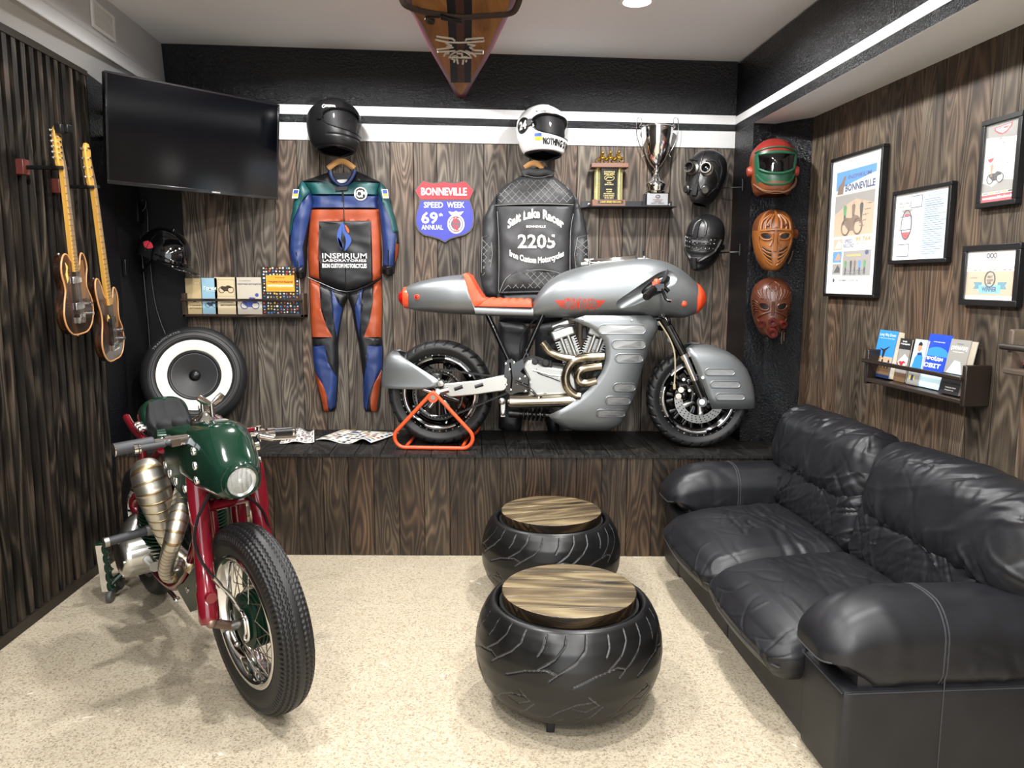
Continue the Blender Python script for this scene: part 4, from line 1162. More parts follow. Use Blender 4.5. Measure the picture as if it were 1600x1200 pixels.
b = NB(); b.lathe([(0, -.212), (.014, -.212), (.016, -.205), (.016, -.19)], (cR.x - .018, 0, cR.z - .005), (0, 1, 0), 16); obj_each('bolt', b, M['steel'], sd)
# ================================================================== GREEN AND RED MOTORCYCLE, FRONT WHEEL TOWARDS THE CAMERA
AZ, LEAN = math.radians(40), math.radians(3.5)
_h = Vector((math.sin(AZ), -math.cos(AZ), 0)); _l0 = Vector((math.cos(AZ), math.sin(AZ), 0)); _z0 = Vector((0, 0, 1))
_l = _l0 * math.cos(LEAN) + _z0 * math.sin(LEAN); _zz = _z0 * math.cos(LEAN) - _l0 * math.sin(LEAN)
GO = Vector((-0.938, 2.725, 0.006))
GM = Matrix(((_h.x, _l.x, _zz.x, GO.x), (_h.y, _l.y, _zz.y, GO.y), (_h.z, _l.z, _zz.z, GO.z), (0, 0, 0, 1)))
GMi = GM.inverted()
gl = lambda px, py, l: GMi @ PL(px, py, GM @ Vector((0, l, 0)), _l)      # on the plane beside the bike's middle
gx = lambda px, py, x: GMi @ PL(px, py, GM @ Vector((x, 0, 0)), _h)      # on a plane across the bike
GB = lambda: B(GM)
green = C('#0d2a1e', 0.14, coat=0.5); greenD = C('#0c2519', 0.3, spec=.3); red = C('#6a0d1c', 0.16, coat=0.6)
gm = thing('motorcycle', 'green and red vintage custom motorcycle with round headlight on the floor', 'motorcycle', (-1.4, 3.2, 0))
def banded(b, pts, rad, band=0.042, n=22, sm=6):
    P = [Vector(p) for p in spline([tuple(p) for p in pts], sm)]; R = [float(q[0]) for q in spline([[r] for r in rad], sm)]
    d = [0]
    for i in range(1, len(P)): d.append(d[-1] + (P[i] - P[i - 1]).length)
    def at(s):
        i = min(len(d) - 2, max(0, int(np.searchsorted(d, s)) - 1)); t = (s - d[i]) / max(d[i + 1] - d[i], 1e-9); return P[i].lerp(P[i + 1], t), R[i] + (R[i + 1] - R[i]) * t
    S_ = []; s = 0
    nb = max(2, int(d[-1] / band))
    for k in range(nb + 1):
        c = d[-1] * k / nb
        for off, f in ((-.003, 1.0), (-.0012, 1.02), (.0012, 1.02), (.003, 1.0)):
            if 0 <= c + off <= d[-1]: S_.append((c + off, f, k))
        if k < nb:
            for q in (.35, .65): S_.append((c + d[-1] / nb * q, 1.0, k))
    S_.sort(); pp = []; rr = []; mi = []
    for s, f, k in S_: p, r = at(s); pp.append(p); rr.append(r * f)
    b.tube(pp, rr, n); 
    nf = len(pp) - 1; per = n; base = len(b.f) - (nf * per + 2)
    for i in range(nf):
        if S_[i][1] > 1 or S_[i + 1][1] > 1:
            for k in range(per): b.m[base + i * per + k] = 1
_t = NT('fluted_lens'); _w = _t.n('TexWave', Scale=26.0, Distortion=2.0); _t.l(_t.n('TexCoord').outputs['Object'], _w.inputs['Vector']); _t.set(Base_Color='#e8e8e4', Roughness=.08, Alpha=.22, Specular_IOR_Level=.8); _t.bump(_w.outputs['Fac'], .8, .004); LENS = _t.m
titan = [C('#cdc9be', 0.36, 1.0), C('#a08c6a', 0.4, 1.0)]

# ---- front wheel: ribbed tyre, chrome rim, wire spokes, finned green drum
ST = GM @ Matrix.Translation((0, 0, 0.362)) @ Matrix.Rotation(math.radians(3), 4, 'Z') @ Matrix.Rotation(pi / 2, 4, 'X')
def vint_prof(R, w, rr):
    h = R - rr
    half = [(rr - .006, -w * .33), (rr + h * .1, -w * .42), (rr + h * .4, -w * .5), (rr + h * .68, -w * .485), (rr + h * .84, -w * .43), (R - h * .04, -w * .27), (R - .001, -w * .1), (R, 0)]
    return half + [(r, -a) for r, a in half[-2::-1]]
prof = vint_prof(.362, .128, .243)
segs = []; N = 110
for v in (.335, .392, .45, .55, .608, .665):
    ln_ = []
    for k in range(2 * N + 1): ln_.append((2 * pi * k / (2 * N), v + (.009 if k % 2 else -.009)))
    segs.append(ln_)
for k in range(N):
    a = 2 * pi * k / N
    for f in (lambda v: v, lambda v: 1 - v): segs.append([(a, f(.245)), (a + .004, f(.285))])
b = B(ST); groove_mesh(prof, segs, 1000, .0065, .0046, b, .0024)
gw = obj('front_wheel', b, M['rubber'], gm, smooth=70)
b = B(ST)
b.lathe([(.250, -.05), (.252, -.055), (.246, -.058), (.236, -.056), (.226, -.046), (.222, -.03), (.217, -.02), (.214, 0), (.217, .02), (.222, .03), (.226, .046), (.236, .056), (.246, .058), (.252, .055), (.250, .05)], (0, 0, 0), (0, 0, 1), 96)
obj('rim', b, M['chrome'], gw)
for k in range(36):
    a = 2 * pi * k / 36; s = 1 if k % 2 else -1; da = (.55 if (k // 2) % 2 else -.55)
    b = B(ST); b.tube([(.1 * math.cos(a + da), .1 * math.sin(a + da), s * .045), (.219 * math.cos(a), .219 * math.sin(a), s * .008)], .0019, 6); obj('spoke', b, C('#6f675c', .35, .9), gw)
b = B(ST)
pr = [(0, -.055), (.04, -.056), (.075, -.054), (.092, -.046)]
z = -.044
for k in range(6): pr += [(.106, z), (.106, z + .007), (.098, z + .008), (.098, z + .014)]; z += .015
pr += [(.092, .046), (.06, .055), (0, .055)]
b.lathe(pr, (0, 0, 0), (0, 0, 1), 64); hub = obj('hub_drum', b, greenD, gw, smooth=30)
b = B(ST)       # chromed air slot on the brake plate
ringp = [(.02, .058), (.05, .05), (.066, .03), (.07, 0), (.066, -.03), (.05, -.052), (.03, -.058), (.03, -.04), (.042, -.025), (.046, 0), (.042, .025), (.028, .038)]
b.tube(spline([(x, y, .061) for x, y in ringp], 4, True), .0055, 8, closed=True)
obj('slot_frame', b, M['chrome'], hub)
b = B(ST); b.prism([(x * .98, y * .98) for x, y in ringp], .0575, .0605); obj('slot', b, C('#3a211c', .6), hub)
b = B(ST); b.cyl((0, 0, -.13), (0, 0, .13), .011); b.cyl((0, 0, -.10), (0, 0, -.055), .018); b.cyl((0, 0, .055), (0, 0, .1), .018); b.cyl((0, 0, -.135), (0, 0, -.122), .017, 6)
obj('axle', b, M['steel'], gw)
b = B(ST)
b.tube([(-.06, .1, .07), (-.075, .04, .075), (-.06, -.05, .075), (-.03, -.09, .07)], .006, 8, sm=3); b.sph((-.06, .1, .07), .01); b.sph((-.03, -.09, .07), .012); b.tube([(-.02, .075, .066), (-.08, .10, .07)], .006, 8)
obj('brake_arm', b, M['steel'], hub)

# ---- fork
near_t, near_b = gx(309, 766, -.16), gx(327, 968, 0.0)
far_t = gx(399, 755, -.16); off = far_t.y - near_t.y
for s in (-1, 1):
    t_, b_ = near_t.copy(), near_b.copy(); t_.z = .905
    if s > 0: t_.y += off; b_.y += off + .02
    b = GB(); ax = (t_ - b_).normalized()
    b.tube([b_ - ax * .015, b_, b_ + ax * .1, b_ + ax * .105, t_ - ax * .18, t_ - ax * .17, t_], [.030, .036, .036, .0325, .0325, .037, .037], 24)
    b.tube([b_ + ax * .09, b_ + ax * .09 + Vector((.05, .0, .0))], .02, 10); b.prism([(b_.x - .06, b_.z + .03), (b_.x - .02, b_.z + .1), (b_.x + .01, b_.z - .02), (b_.x - .03, b_.z - .025)], b_.y - .01, b_.y + .01, xf=Matrix(((1, 0, 0, 0), (0, 0, 1, 0), (0, 1, 0, 0), (0, 0, 0, 1))))
    lg = obj('fork_leg', b, red, gm, smooth=35)
    b = GB(); b.tube([b_ + Vector((.02, -s * .0, -.005)), Vector((0, b_.y * .55, .362))], .017, 12); b.sph(b_ + Vector((.02, 0, -.005)), .02); obj('axle_clamp', b, C('#8a7367', .4, .8), lg)
t_ = near_t; fm = near_t.y + off / 2
b = GB(); b.tube([(t_.x - .01, t_.y, .775), (-.17, fm, .775), (t_.x - .01, t_.y + off, .775)], .034, 12, flat=(1, .6))
for y in (-.055, .055): b.tube([(-.19, fm + y, .56), (-.19, fm + y, .80)], .018, 10)
b.tube([(-.19, fm - .055, .6), (-.19, fm + .055, .6)], .018, 10)
obj('fork_bridge', b, red, gm)
# ---- green nacelle with headlight, tank
def ring_l(x, zt_, zb_, hw, e=2.5, n=40, cy=0.0, wtop=1.0):
    r = []
    for k in range(n):
        t = 2 * pi * k / n; cz, sz = math.cos(t), math.sin(t)
        v = math.copysign(abs(cz) ** (2 / e), cz); f = (v + 1) / 2
        h = math.copysign(abs(sz) ** (2 / e), sz) * hw * (wtop * f + 1 - f)
        r.append(Vector((x, cy + h, zb_ + (zt_ - zb_) * f)))
    return r
st = spline([(-.21, 1.092, .848, .148, .78, -.014), (-.17, 1.095, .848, .146, .78, -.014), (-.1, 1.098, .85, .138, .74, -.018), (-.03, 1.08, .852, .124, .72, -.024), (.03, 1.04, .852, .104, .78, -.03), (.075, 1.0, .856, .084, .9, -.036), (.1, .985, .864, .066, 1.0, -.04)], 4)
NST = st; b = GB(); b.rings([ring_l(q[0], q[1], q[2], q[3], 2.9, 48, q[5], q[4]) for q in st]); na_ = obj('headlight_nacelle', b, green, gm, smooth=60)
hlc = Vector((.1, -.04, .925)); hax = Vector((1, 0.02, -.1)).normalized()
b = GB(); b.lathe([(.052, .018), (.058, .02), (.063, .013), (.064, -.006), (.062, -.03)], hlc, hax, 48); hl = obj('headlight_rim', b, green, na_)
b = GB(); b.lathe([(0, -.012), (.02, -.01), (.04, -.002), (.054, .012)], hlc, hax, 40); b.sph(hlc, .01); obj('reflector', b, C('#dededa', 0.22, .9), hl)
b = GB(); b.lathe([(0, .03), (.025, .028), (.044, .021), (.055, .012), (.055, .009), (.042, .018), (0, .027)], hlc, hax, 40); obj('headlight_lens', b, LENS, hl)
st = spline([(-.16, 1.06, .805, .136, .8, -.02), (-.22, 1.065, .81, .14, .8, -.02), (-.3, 1.062, .825, .14, .82, -.02), (-.38, 1.055, .85, .137, .84, -.02), (-.43, 1.045, .88, .13, .86, -.015), (-.455, 1.02, .93, .11, .9, -.01)], 4)
TST = st; b = GB(); b.rings([ring_l(q[0], q[1], q[2], q[3], 8.0, 60, q[5], q[4]) for q in st]); tnk = obj('fuel_tank', b, C('#0c281b', .35, spec=.12), gm, smooth=50)
b = GB(); b.tube([(-.16, -.142, 1.035), (-.3, -.142, 1.035), (-.44, -.13, 1.02)], .007, 8, flat=(1, 1)); obj('stripe', b, red, tnk)
def side_l(st_, e, px, py, cyk=None):
    l = -.15
    T_ = np.array([tuple(q) for q in st_])
    T_ = T_[np.argsort(T_[:, 0])]
    for _ in range(6):
        q = gl(px, py, l); zt_, zb_, hw, wt = [float(np.interp(q.x, T_[:, 0], T_[:, k])) for k in (1, 2, 3, 4)]
        cy = float(np.interp(q.x, T_[:, 0], T_[:, cyk])) if cyk else 0.0
        f = min(1, max(0, (q.z - zb_) / (zt_ - zb_))); l = cy - hw * (wt * f + 1 - f) * max(0, 1 - abs(2 * f - 1) ** e) ** (1 / e)
    return gl(px, py, l)
def grommet(q, r, par):
    b = GB(); b.lathe([(r, .008), (r, -.001), (r * .92, -.0045), (r * .74, -.004), (r * .66, .004), (r * .66, .008)], q, (0, 1, 0), 24); g = obj('grommet', b, M['chrome'], par)
    b = GB(); b.lathe([(0, -.001), (r * .7, -.001), (r * .7, .004), (0, .004)], q, (0, 1, 0), 20); obj('grommet_hole', b, C('#2a2422', .7), g)
for px, py in ((301.5, 705.5), (304, 728), (306.5, 750.5)): grommet(side_l(NST, 2.9, px, py, 5), .0165, na_)
for px, py in ((259, 727), (266, 740), (275, 752), (289, 764)): grommet(side_l(TST, 8.0, px, py, 5), .0165, tnk)
for x, z in ((-.2, 1.02), (-.2, .96), (-.2, .9)):
    b = GB(); b.lathe([(.009, -.012), (.009, .004), (.0165, .006), (.0165, -.012)], (x, .144, z), (0, 1, 0), 20); obj('grommet', b, M['chrome'], na_)
fc = Vector((-.33, .005, 1.062))
b = GB(); b.lathe([(0, .05), (.02, .048), (.03, .03), (.055, .018), (.062, .008), (.062, -.02)], fc, (0, 0, 1), 36)
for k in range(10): a = 2 * pi * k / 10; b.sph(fc + Vector((.05 * math.cos(a), .05 * math.sin(a), .016)), .006, 8, 6)
cap = obj('filler_cap', b, M['chrome'], tnk)
b = GB(); b.box(fc + Vector((-.01, 0, .058)), (.012, .045, .022)); b.cyl(fc + Vector((.01, -.012, .04)), fc + Vector((.01, -.012, .085)), .008); obj('cap_lever', b, M['chrome'], cap, bevel=.003)
wn = Vector((-.235, .0, 1.10))
b = GB(); b.cyl(wn, wn + Vector((0, 0, .05)), .009)
for s in (-1, 1): b.tube([wn + Vector((0, 0, .045)), wn + Vector((0, s * .03, .066)), wn + Vector((0, s * .045, .08))], [.008, .013, .011], 12, flat=(.6, 1.1))
obj('steering_damper_knob', b, M['chrome'], gm)
# ---- quilted seat with green hump
b = GB(); rs = []
for x, z, hw, th in spline([(-.46, .99, .07, .03), (-.58, .975, .088, .035), (-.72, .972, .095, .04), (-.80, .985, .096, .045), (-.84, 1.03, .094, .045), (-.87, 1.082, .078, .03)], 5):
    r = []
    for k in range(-12, 13):
        u = k / 12; q = .008 * (abs(math.sin(u * pi * 1.5)) ** .5); r.append(Vector((x, hw * u, z + q - .028 * max(0, abs(u) - .8) / .2)))
    for k in range(12, -13, -4): r.append(Vector((x - .02 * (z - .96) / .1, hw * k / 12, z - th - .02)))
    rs.append(r)
b.rings(rs); se = obj('seat', b, leather('grey_seat_leather', '#0d0d0f', .55, 500, 0, (5, 5, 5), .2, .25), gm, smooth=50)
for y in (-.036, .036):
    b = GB(); b.tube(spline([(-.46, y * .75, .993), (-.58, y, .978), (-.72, y, .975), (-.80, y, .989), (-.84, y * .95, 1.034), (-.87, y * .8, 1.085)], 4), .002, 6); obj('stitching', b, C('#8a2a35', .6), se)
st = spline([(-.855, 1.04, .93, .09), (-.875, 1.088, .93, .1), (-.92, 1.092, .935, .1), (-1.0, 1.05, .95, .09), (-1.1, 1.0, .965, .065), (-1.14, .98, .972, .03)], 4)
b = GB(); b.rings([ring_l(*q, 2.6, 32) for q in st]); hp = obj('seat_hump', b, green, gm, smooth=60)
for px, py in ((212, 664), (215, 667), (219, 671)): 
    q = gl(px, py, -.12); b = GB(); b.lathe([(0, -.008), (.011, -.006), (.014, .004), (.014, .03)], q, (0, 1, 0), 16); obj('rivet', b, M['chrome'], hp)
# ---- red frame
def redtube(pts, r=.016, nm='frame_tube', sm=3):
    b = GB(); b.tube(pts, r, 12, sm=sm); return obj(nm, b, red, gm)
for s in (-1, 1):
    redtube([(-.62, s * .1, .93), (-.8, s * .11, .93), (-1.0, s * .11, .955), (-1.15, s * .1, .985)])
    redtube([(-.88, s * .11, .94), (-.9, s * .11, .75), (-.92, s * .11, .5)])
    redtube([(-.62, s * .1, .92), (-.75, s * .1, .86), (-.88, s * .11, .80)])
    low = [gl(300, 868, -.1), gl(292, 895, -.1), gl(280, 914, -.1), gl(264, 913, -.1)]
    redtube([(-.22, s * .04, .82), (-.32, s * .07, .65)] + [(q.x, -s * q.y, q.z) for q in low] + [(-1.05, s * .1, low[-1].z), (-1.4, s * .12, .34)], .019)
redtube([(-.17, 0, .8), (-.2, 0, .9), (-.4, 0, .9), (-.7, 0, .93)], .022)
# belly plate below the frame, drilled
tri = [gl(*p, -.118) for p in ((274, 917), (286, 910), (313, 874), (316, 938), (297, 957))]
b = GB(); b.prism([(p.x, p.z) for p in tri], -.118, .118, xf=XZ); pl_ = obj('belly_plate', b, greenD, gm, bevel=.004)
for px, py in ((293, 922), (309, 916), (310, 938)):
    q = gl(px, py, -.119); b = GB(); b.lathe([(.012, .01), (.012, -.003), (.008, -.003), (.008, .01)], q, (0, 1, 0), 18); obj('grommet', b, M['chrome'], pl_)
b = GB()
q0, q1 = gl(265, 925, -.08), gl(276, 937, -.08); b.tube([q0, q1], .012, 10); b.sph(q1, .016); obj('drain', b, M['chrome'], pl_)
# ---- engine: polished gear case, finned green barrels
kc = gl(214, 864, -.2)
b = GB(); b.lathe([(0, -.13), (.07, -.128), (.088, -.115), (.095, -.09), (.097, 0), (.1, .02), (.1, .3)], (kc.x, kc.y + .05, kc.z), (0, 1, 0), 48)
b.rings([ring_l(kc.x + x, kc.z + zt_, kc.z - .095, .1, 3, 30, 0.0) for x, zt_ in ((-.25, .08), (-.1, .1), (.1, .1), (.3, .06))])
b.tube([(kc.x - .02, kc.y - .0, kc.z + .06), (kc.x - .03, kc.y + .02, kc.z + .12), (kc.x - .05, kc.y + .05, kc.z + .15)], [.07, .05, .03], 16, sm=3)
ec = obj('gear_case', b, C('#c4c4c0', 0.2, 1.0), gm, smooth=50)
b = GB()
for k in range(5): a = 2 * pi * k / 5; b.lathe([(0, -.008), (.008, -.006), (.009, .01)], (kc.x + .08 * math.cos(a), kc.y - .068, kc.z + .08 * math.sin(a)), (0, 1, 0), 10)
b.cyl((kc.x + .1, kc.y + .02, kc.z - .01), (kc.x + .2, kc.y + .02, kc.z - .01), .022); b.sph((kc.x - .1, kc.y - .03, kc.z), .016)
obj_each('case_fitting', b, M['steel'], ec)
for s, nm in ((-1, 0), (1, 1)):
    base = Vector((-.79, s * .10, .43)); ax = Vector((.12, 0, 1)).normalized()
    b = GB()
    for k in range(16): b.lathe([(.05, 0), (.085, 0), (.085, .004), (.05, .004)], base + ax * (.016 * k), ax, 36, loop=True)
    b.lathe([(.055, 0), (.055, .25), (0, .25), (0, 0)], base, ax, 30)
    for k in range(9): b.box(base + ax * .29 + Vector((0, (k - 4) * .018, 0)), (.15, .005, .08))
    b.box(base + ax * .27, (.12, .14, .03))
    obj('cylinder', b, greenD, gm, smooth=30)
b = GB(); 
b.tube([(-.9, -.14, .56), (-.94, -.16, .62), (-.88, -.15, .68), (-.82, -.14, .66)], .024, 10, sm=3); b.tube([(-.98, -.13, .6), (-.95, -.14, .5)], .02, 10); b.box((-.93, -.13, .63), (.07, .06, .07))
obj('carburettor', b, red, gm)
# ---- exhausts: welded cones crossing beside the engine
P1 = [gl(226, 728, -.2), gl(231, 742, -.2), gl(241, 770, -.19), gl(252, 808, -.175), gl(261, 842, -.16), gl(272, 858, -.14), gl(286, 872, -.12), gl(303, 886, -.09), gl(312, 892, -.06)]
b = GB(); banded(b, P1, [.05, .064, .066, .052, .035, .030, .031, .032, .032], .036); obj('exhaust_pipe', b, titan, gm, smooth=25)
P2 = [gl(292, 752, -.10), gl(286, 780, -.14), gl(279, 810, -.185), gl(270, 845, -.22), gl(262, 872, -.22), gl(259, 890, -.215), gl(264, 900, -.2), gl(272, 897, -.18), gl(279, 886, -.15), gl(284, 870, -.12)]
b = GB(); banded(b, P2, [.038, .038, .036, .032, .029, .028, .028, .028, .028, .028], .03); obj('exhaust_pipe', b, titan, gm, smooth=25)
P3 = [gx(370, 770, -.36), gx(372, 781, -.36), gx(378, 796, -.35), gx(384, 814, -.34), gx(387, 826, -.34)]
b = GB(); banded(b, P3, [.04, .038, .034, .017, .013], .04); obj('exhaust_pipe', b, titan, gm, smooth=25)
b = GB(); b.tube([(-.6, .17, .25), (-.45, .18, .35), (-.4, .17, .6), (-.33, .1, .72)], .026, 12, sm=4); obj('exhaust_pipe', b, titan[0], gm)
# ---- handlebars
gripm = C('#2f3033', .55)
a0, a1, a2 = gx(177, 703, -.16), gx(240, 691, -.17), gx(305, 683, -.17)
b = GB(); b.tube([a1, a2, Vector((-.17, -.05, 1.03))], .011, 12); b.tube([a2.lerp(a1, .2), a2.lerp(a1, .75)], .017, 12); b.box(a2.lerp(a1, .55) + Vector((.02, 0, -.005)), (.04, .03, .025)); b.box(a2.lerp(a1, .28) + Vector((.02, 0, -.005)), (.03, .05, .02))
hbn = obj('handlebar', b, M['chrome'], gm)
b = GB(); b.tube([a0, a0.lerp(a1, .03), a0.lerp(a1, .97), a1], [.02, .0225, .0215, .018], 20); hg = obj('handgrip', b, gripm, hbn)
b = GB(); b.tube([a0.lerp(a1, -.03), a0.lerp(a1, .0), a0.lerp(a1, .02)], [.012, .024, .0245], 20); obj('bar_end', b, M['chrome'], hg)
c0, c1 = gx(210, 702, -.12), gx(257, 694, -.13)
b = GB(); b.tube([c0, c1], .0115, 12); b.tube([c1, gx(270, 691, -.15), gx(300, 690, -.15)], .009, 10); obj('clutch_lever', b, gripm, hbn)
b = GB(); b.cyl(gx(209, 702, -.12), gx(215, 701, -.12), .0165); b.cyl(gx(216.5, 701, -.12), gx(219, 700.5, -.12), .0165); obj('lever_clamp', b, M['chrome'], hbn)
b = GB(); b.tube([gx(243, 682, -.3), gx(256, 682, -.3)], [.025, .03], 14); b.tube([gx(250, 688, -.25), gx(266, 683, -.25)], .012, 10); obj('reservoir', b, green, hbn)
d0, d1, d2 = gx(458, 674, -.16), gx(424, 676.5, -.17), gx(395, 678, -.17)
b = GB(); b.tube([d1, d2, Vector((-.17, .05, 1.03))], .011, 12); b.box(d2.lerp(d1, .35), (.05, .03, .035)); b.tube([d2.lerp(d1, .35) + Vector((0, 0, -.03)), d2.lerp(d1, .35) + Vector((0, 0, .03))], .011, 10); b.tube([d1.lerp(d0, -.2), d1.lerp(d0, .12)], .021, 16)
hb2 = obj('handlebar', b, M['chrome'], gm)
b = GB(); b.tube([d1, d0], .019, 18); hg = obj('handgrip', b, M['blk'], hb2)
b = GB(); b.tube([d0.lerp(d1, .08), d0, d0.lerp(d1, -.1)], [.021, .021, .012], 16); obj('bar_end', b, M['chrome'], hg)
b = GB(); b.tube([gx(403, 681, -.12), gx(424, 685, -.11), gx(448, 684, -.11), gx(462, 683, -.11)], .007, 8, sm=3); b.tube([gx(405, 681, -.12), gx(427, 685, -.11)], .011, 10); obj('brake_lever', b, M['chrome'], hb2)
b = GB(); b.box(gx(391, 671, -.17), (.02, .03, .012)); obj('lever_pivot', b, red, hb2)
# cables
b = GB(); b.tube([gx(326, 772, -.06), gx(318, 790, -.05), gx(308, 812, -.04), gx(304, 840, -.03), gx(310, 868, -.02), gx(326, 893, -.01), gx(340, 908, .0)], .0055, 8, sm=5); cbl = obj('brake_cable', b, M['blk'], gm)
b = GB(); b.tube([gx(334, 903, .0), gx(345, 916, .0)], .009, 10); b.tube([gx(343, 914, .0), gx(356, 926, .0), gx(366, 938, .01), gx(372, 948, .01)], .0055, 8, sm=3); b.tube([gx(368, 942, .01), gx(376, 953, .01)], .008, 8); obj('cable_end', b, M['steel'], cbl)
b = GB(); b.tube([gx(385, 774, -.05), gx(400, 786, -.05), gx(412, 802, -.05), gx(422, 828, -.06), gx(426, 845, -.08)], .005, 8, sm=4); obj('cable', b, M['blk'], gm)
# ---- rear wheel
RW = GM @ Matrix.Translation((-1.42, 0, .335)) @ Matrix.Rotation(pi / 2, 4, 'X')
b = B(RW); b.lathe(vint_prof(.335, .12, .23), (0, 0, 0), (0, 0, 1), 72); rwg = obj('rear_wheel', b, M['rubber'], gm)
b = B(RW); b.lathe([(.235, -.05), (.22, -.05), (.205, 0), (.22, .05), (.235, .05)], (0, 0, 0), (0, 0, 1), 60); obj('rim', b, M['chrome'], rwg)
b = B(RW); b.lathe([(0, -.06), (.09, -.05), (.09, .05), (0, .06)], (0, 0, 0), (0, 0, 1), 36); obj('hub_drum', b, greenD, rwg)
for k in range(18):
    a = 2 * pi * k / 18; s = 1 if k % 2 else -1; b = B(RW); b.tube([(.088 * math.cos(a + .5 * s), .088 * math.sin(a + .5 * s), s * .04), (.213 * math.cos(a), .213 * math.sin(a), 0)], .002, 5); obj('spoke', b, M['steel'], rwg)
# ---- footrest and lever on the near side
p0, p1 = gl(167, 847, -.36), gl(203, 838, -.22); p1.x = p0.x - .0; p1 = Vector((p0.x - .02, -.17, p0.z - .0))
b = GB(); b.tube([p0, p0.lerp(p1, .05), p0.lerp(p1, .8)], [.015, .018, .018], 14); fr_ = obj('footrest', b, gripm, gm)
b = GB(); b.tube([p0.lerp(p1, .78), p0.lerp(p1, 1.4)], .022, 12); b.tube([p0.lerp(p1, -.06), p0.lerp(p1, .03)], .02, 12); obj('footrest_mount', b, M['alu'], fr_)

# green roller stand under the near side
q = FL(165, 940); sd2 = thing('paddock_stand', 'dark green drilled paddock stand with roller wheels beside the green motorcycle', 'stand', q)
hz = Vector((0.2, -1, 0)).normalized(); hs = Vector((1, .2, 0)).normalized(); qy = FL(162, 940).y
T0, T1 = W(160.5, 847, qy), W(171, 920, qy)
b = B(); ax = (T1 - T0); 
n = 5; outl = [(-.03, 0)] + [(.03, 0)]
for k in range(n):
    z0 = k / n
    for a in np.linspace(0, pi, 7): outl.append((.03 - .015 * math.sin(a), z0 + (.5 - .5 * math.cos(a)) / n))
outl += [(.03, 1), (-.03, 1)]
L_ = ax.length; fr = frame(T0, hs, ax); fr2 = Matrix(((hs.x, ax.normalized().x, hz.x, T0.x), (hs.y, ax.normalized().y, hz.y, T0.y), (hs.z, ax.normalized().z, hz.z, T0.z), (0, 0, 0, 1)))
b.prism([(x, y * L_) for x, y in outl], -.02, .02, xf=fr2); up = obj('upright', b, greenD, sd2, bevel=.003)
b = B(); b.prism([(x * .55 - .012, y * L_ * .98 + .01) for x, y in outl], .0205, .024, xf=fr2); obj('face_plate', b, M['chrome'], up)
b = B(); b.cyl(T0 + Vector((.0, 0, .008)), T0 + Vector((.045, 0.03, .008)), .013); obj('peg', b, M['steel'], up)
b = B(); a_ = W(171, 915, qy); b.tube([a_, a_ + Vector((.06, .04, .06)), a_ + Vector((.14, .14, .14)), a_ + Vector((.2, .25, .16))], .014, 8); b.tube([a_ + Vector((.0, 0, .01)), a_ + Vector((-.02, .18, .0))], .014, 8); obj('arm', b, greenD, sd2)
for dx_, dy_ in ((.003, -.005), (-.035, .17)):
    c_ = Vector((a_.x + dx_, a_.y + dy_, .033)); b = B(); b.lathe([(0, -.014), (.028, -.014), (.033, -.008), (.033, .008), (.028, .014), (0, .014)], c_, (1, 0.12, 0), 28); wl_ = obj('roller', b, C('#4a4a48', .5), sd2)
    b = B(); b.tube([c_, c_ + Vector((0, 0.01, .05))], .012, 8); obj('fork', b, M['steel'], wl_)
# ================================================================== THINGS ON AND BEFORE THE BACK WALL
WF = Matrix(((1, 0, 0, 0), (0, 0, -1, YB - .005), (0, 1, 0, 0), (0, 0, 0, 1)))        # x right, y up, z out of the wall
def P2(px, py, z=.03):
    q = W(px, py, YB - z); return (q.x, q.z)
def zp(pts, ox, oy, sc, z=.03): return [P2(ox + x / sc, oy + y / sc, z) for x, y in pts]
def ringpts(cx, cy, rx, ry=None, n=28, a0=0, a1=2 * pi):
    ry = ry or rx; return [(cx + rx * math.cos(a0 + (a1 - a0) * k / n), cy + ry * math.sin(a0 + (a1 - a0) * k / n)) for k in range(n if abs(a1 - a0) > 6.2 else n + 1)]
def flat(b, pts, xf, z, mi=0, th=.0008):
    b.prism(pts, z - th, z, mi=mi, xf=xf)

# ---- television on its swivel arm
Q = [W(160, 109, 4.17), W(433, 163, 4.90), W(437, 313, 4.95), W(170, 287, 4.22)]
ux = ((Q[1] - Q[0]) + (Q[2] - Q[3])).normalized(); uyv = ((Q[0] - Q[3]) + (Q[1] - Q[2])).normalized()
tc = sum(Q, Vector()) / 4; TF = frame(tc, ux, uyv); tw = ((Q[1] - Q[0]).length + (Q[2] - Q[3]).length) / 2; thh = ((Q[0] - Q[3]).length + (Q[1] - Q[2]).length) / 2
tv = thing('television', 'large black flat screen television on a wall arm in the left corner', 'television', tc)
b = B(TF); w2, h2 = tw / 2, thh / 2
b.bb(-w2, w2, -h2, h2, -.045, -.002); obj('casing', b, C('#0b0b0c', .35), tv, bevel=.006)
b = B(TF); 
for x0, x1, y0, y1 in ((-w2, w2, h2 - .012, h2), (-w2, w2, -h2, -h2 + .02), (-w2, -w2 + .012, -h2 + .02, h2 - .012), (w2 - .012, w2, -h2 + .02, h2 - .012)): b.bb(x0, x1, y0, y1, -.003, .006)
obj('bezel', b, C('#101012', .2, coat=.5), tv, bevel=.002)
b = B(TF); b.bb(-w2 + .011, w2 - .011, -h2 + .019, h2 - .011, -.003, .002); obj('screen', b, C('#030407', .12, spec=.6), tv)
b = B(TF); put_text(b, 'SAMSUNG', Matrix(), .10, -h2 + .01, .05, .009, z=.0066, bold=.01); obj('lettering', b, C('#c8c8c8', .4), tv, smooth=0)
b = B(); arm_p = TF @ Vector((-.1, 0, -.045)); b.tube([arm_p, arm_p + Vector((-.1, .18, 0)), Vector((-2.36, 4.6, arm_p.z))], .02, 8); b.tube([arm_p + Vector((0, 0, .14)), Vector((-2.36, 4.55, arm_p.z + .14))], .014, 8)
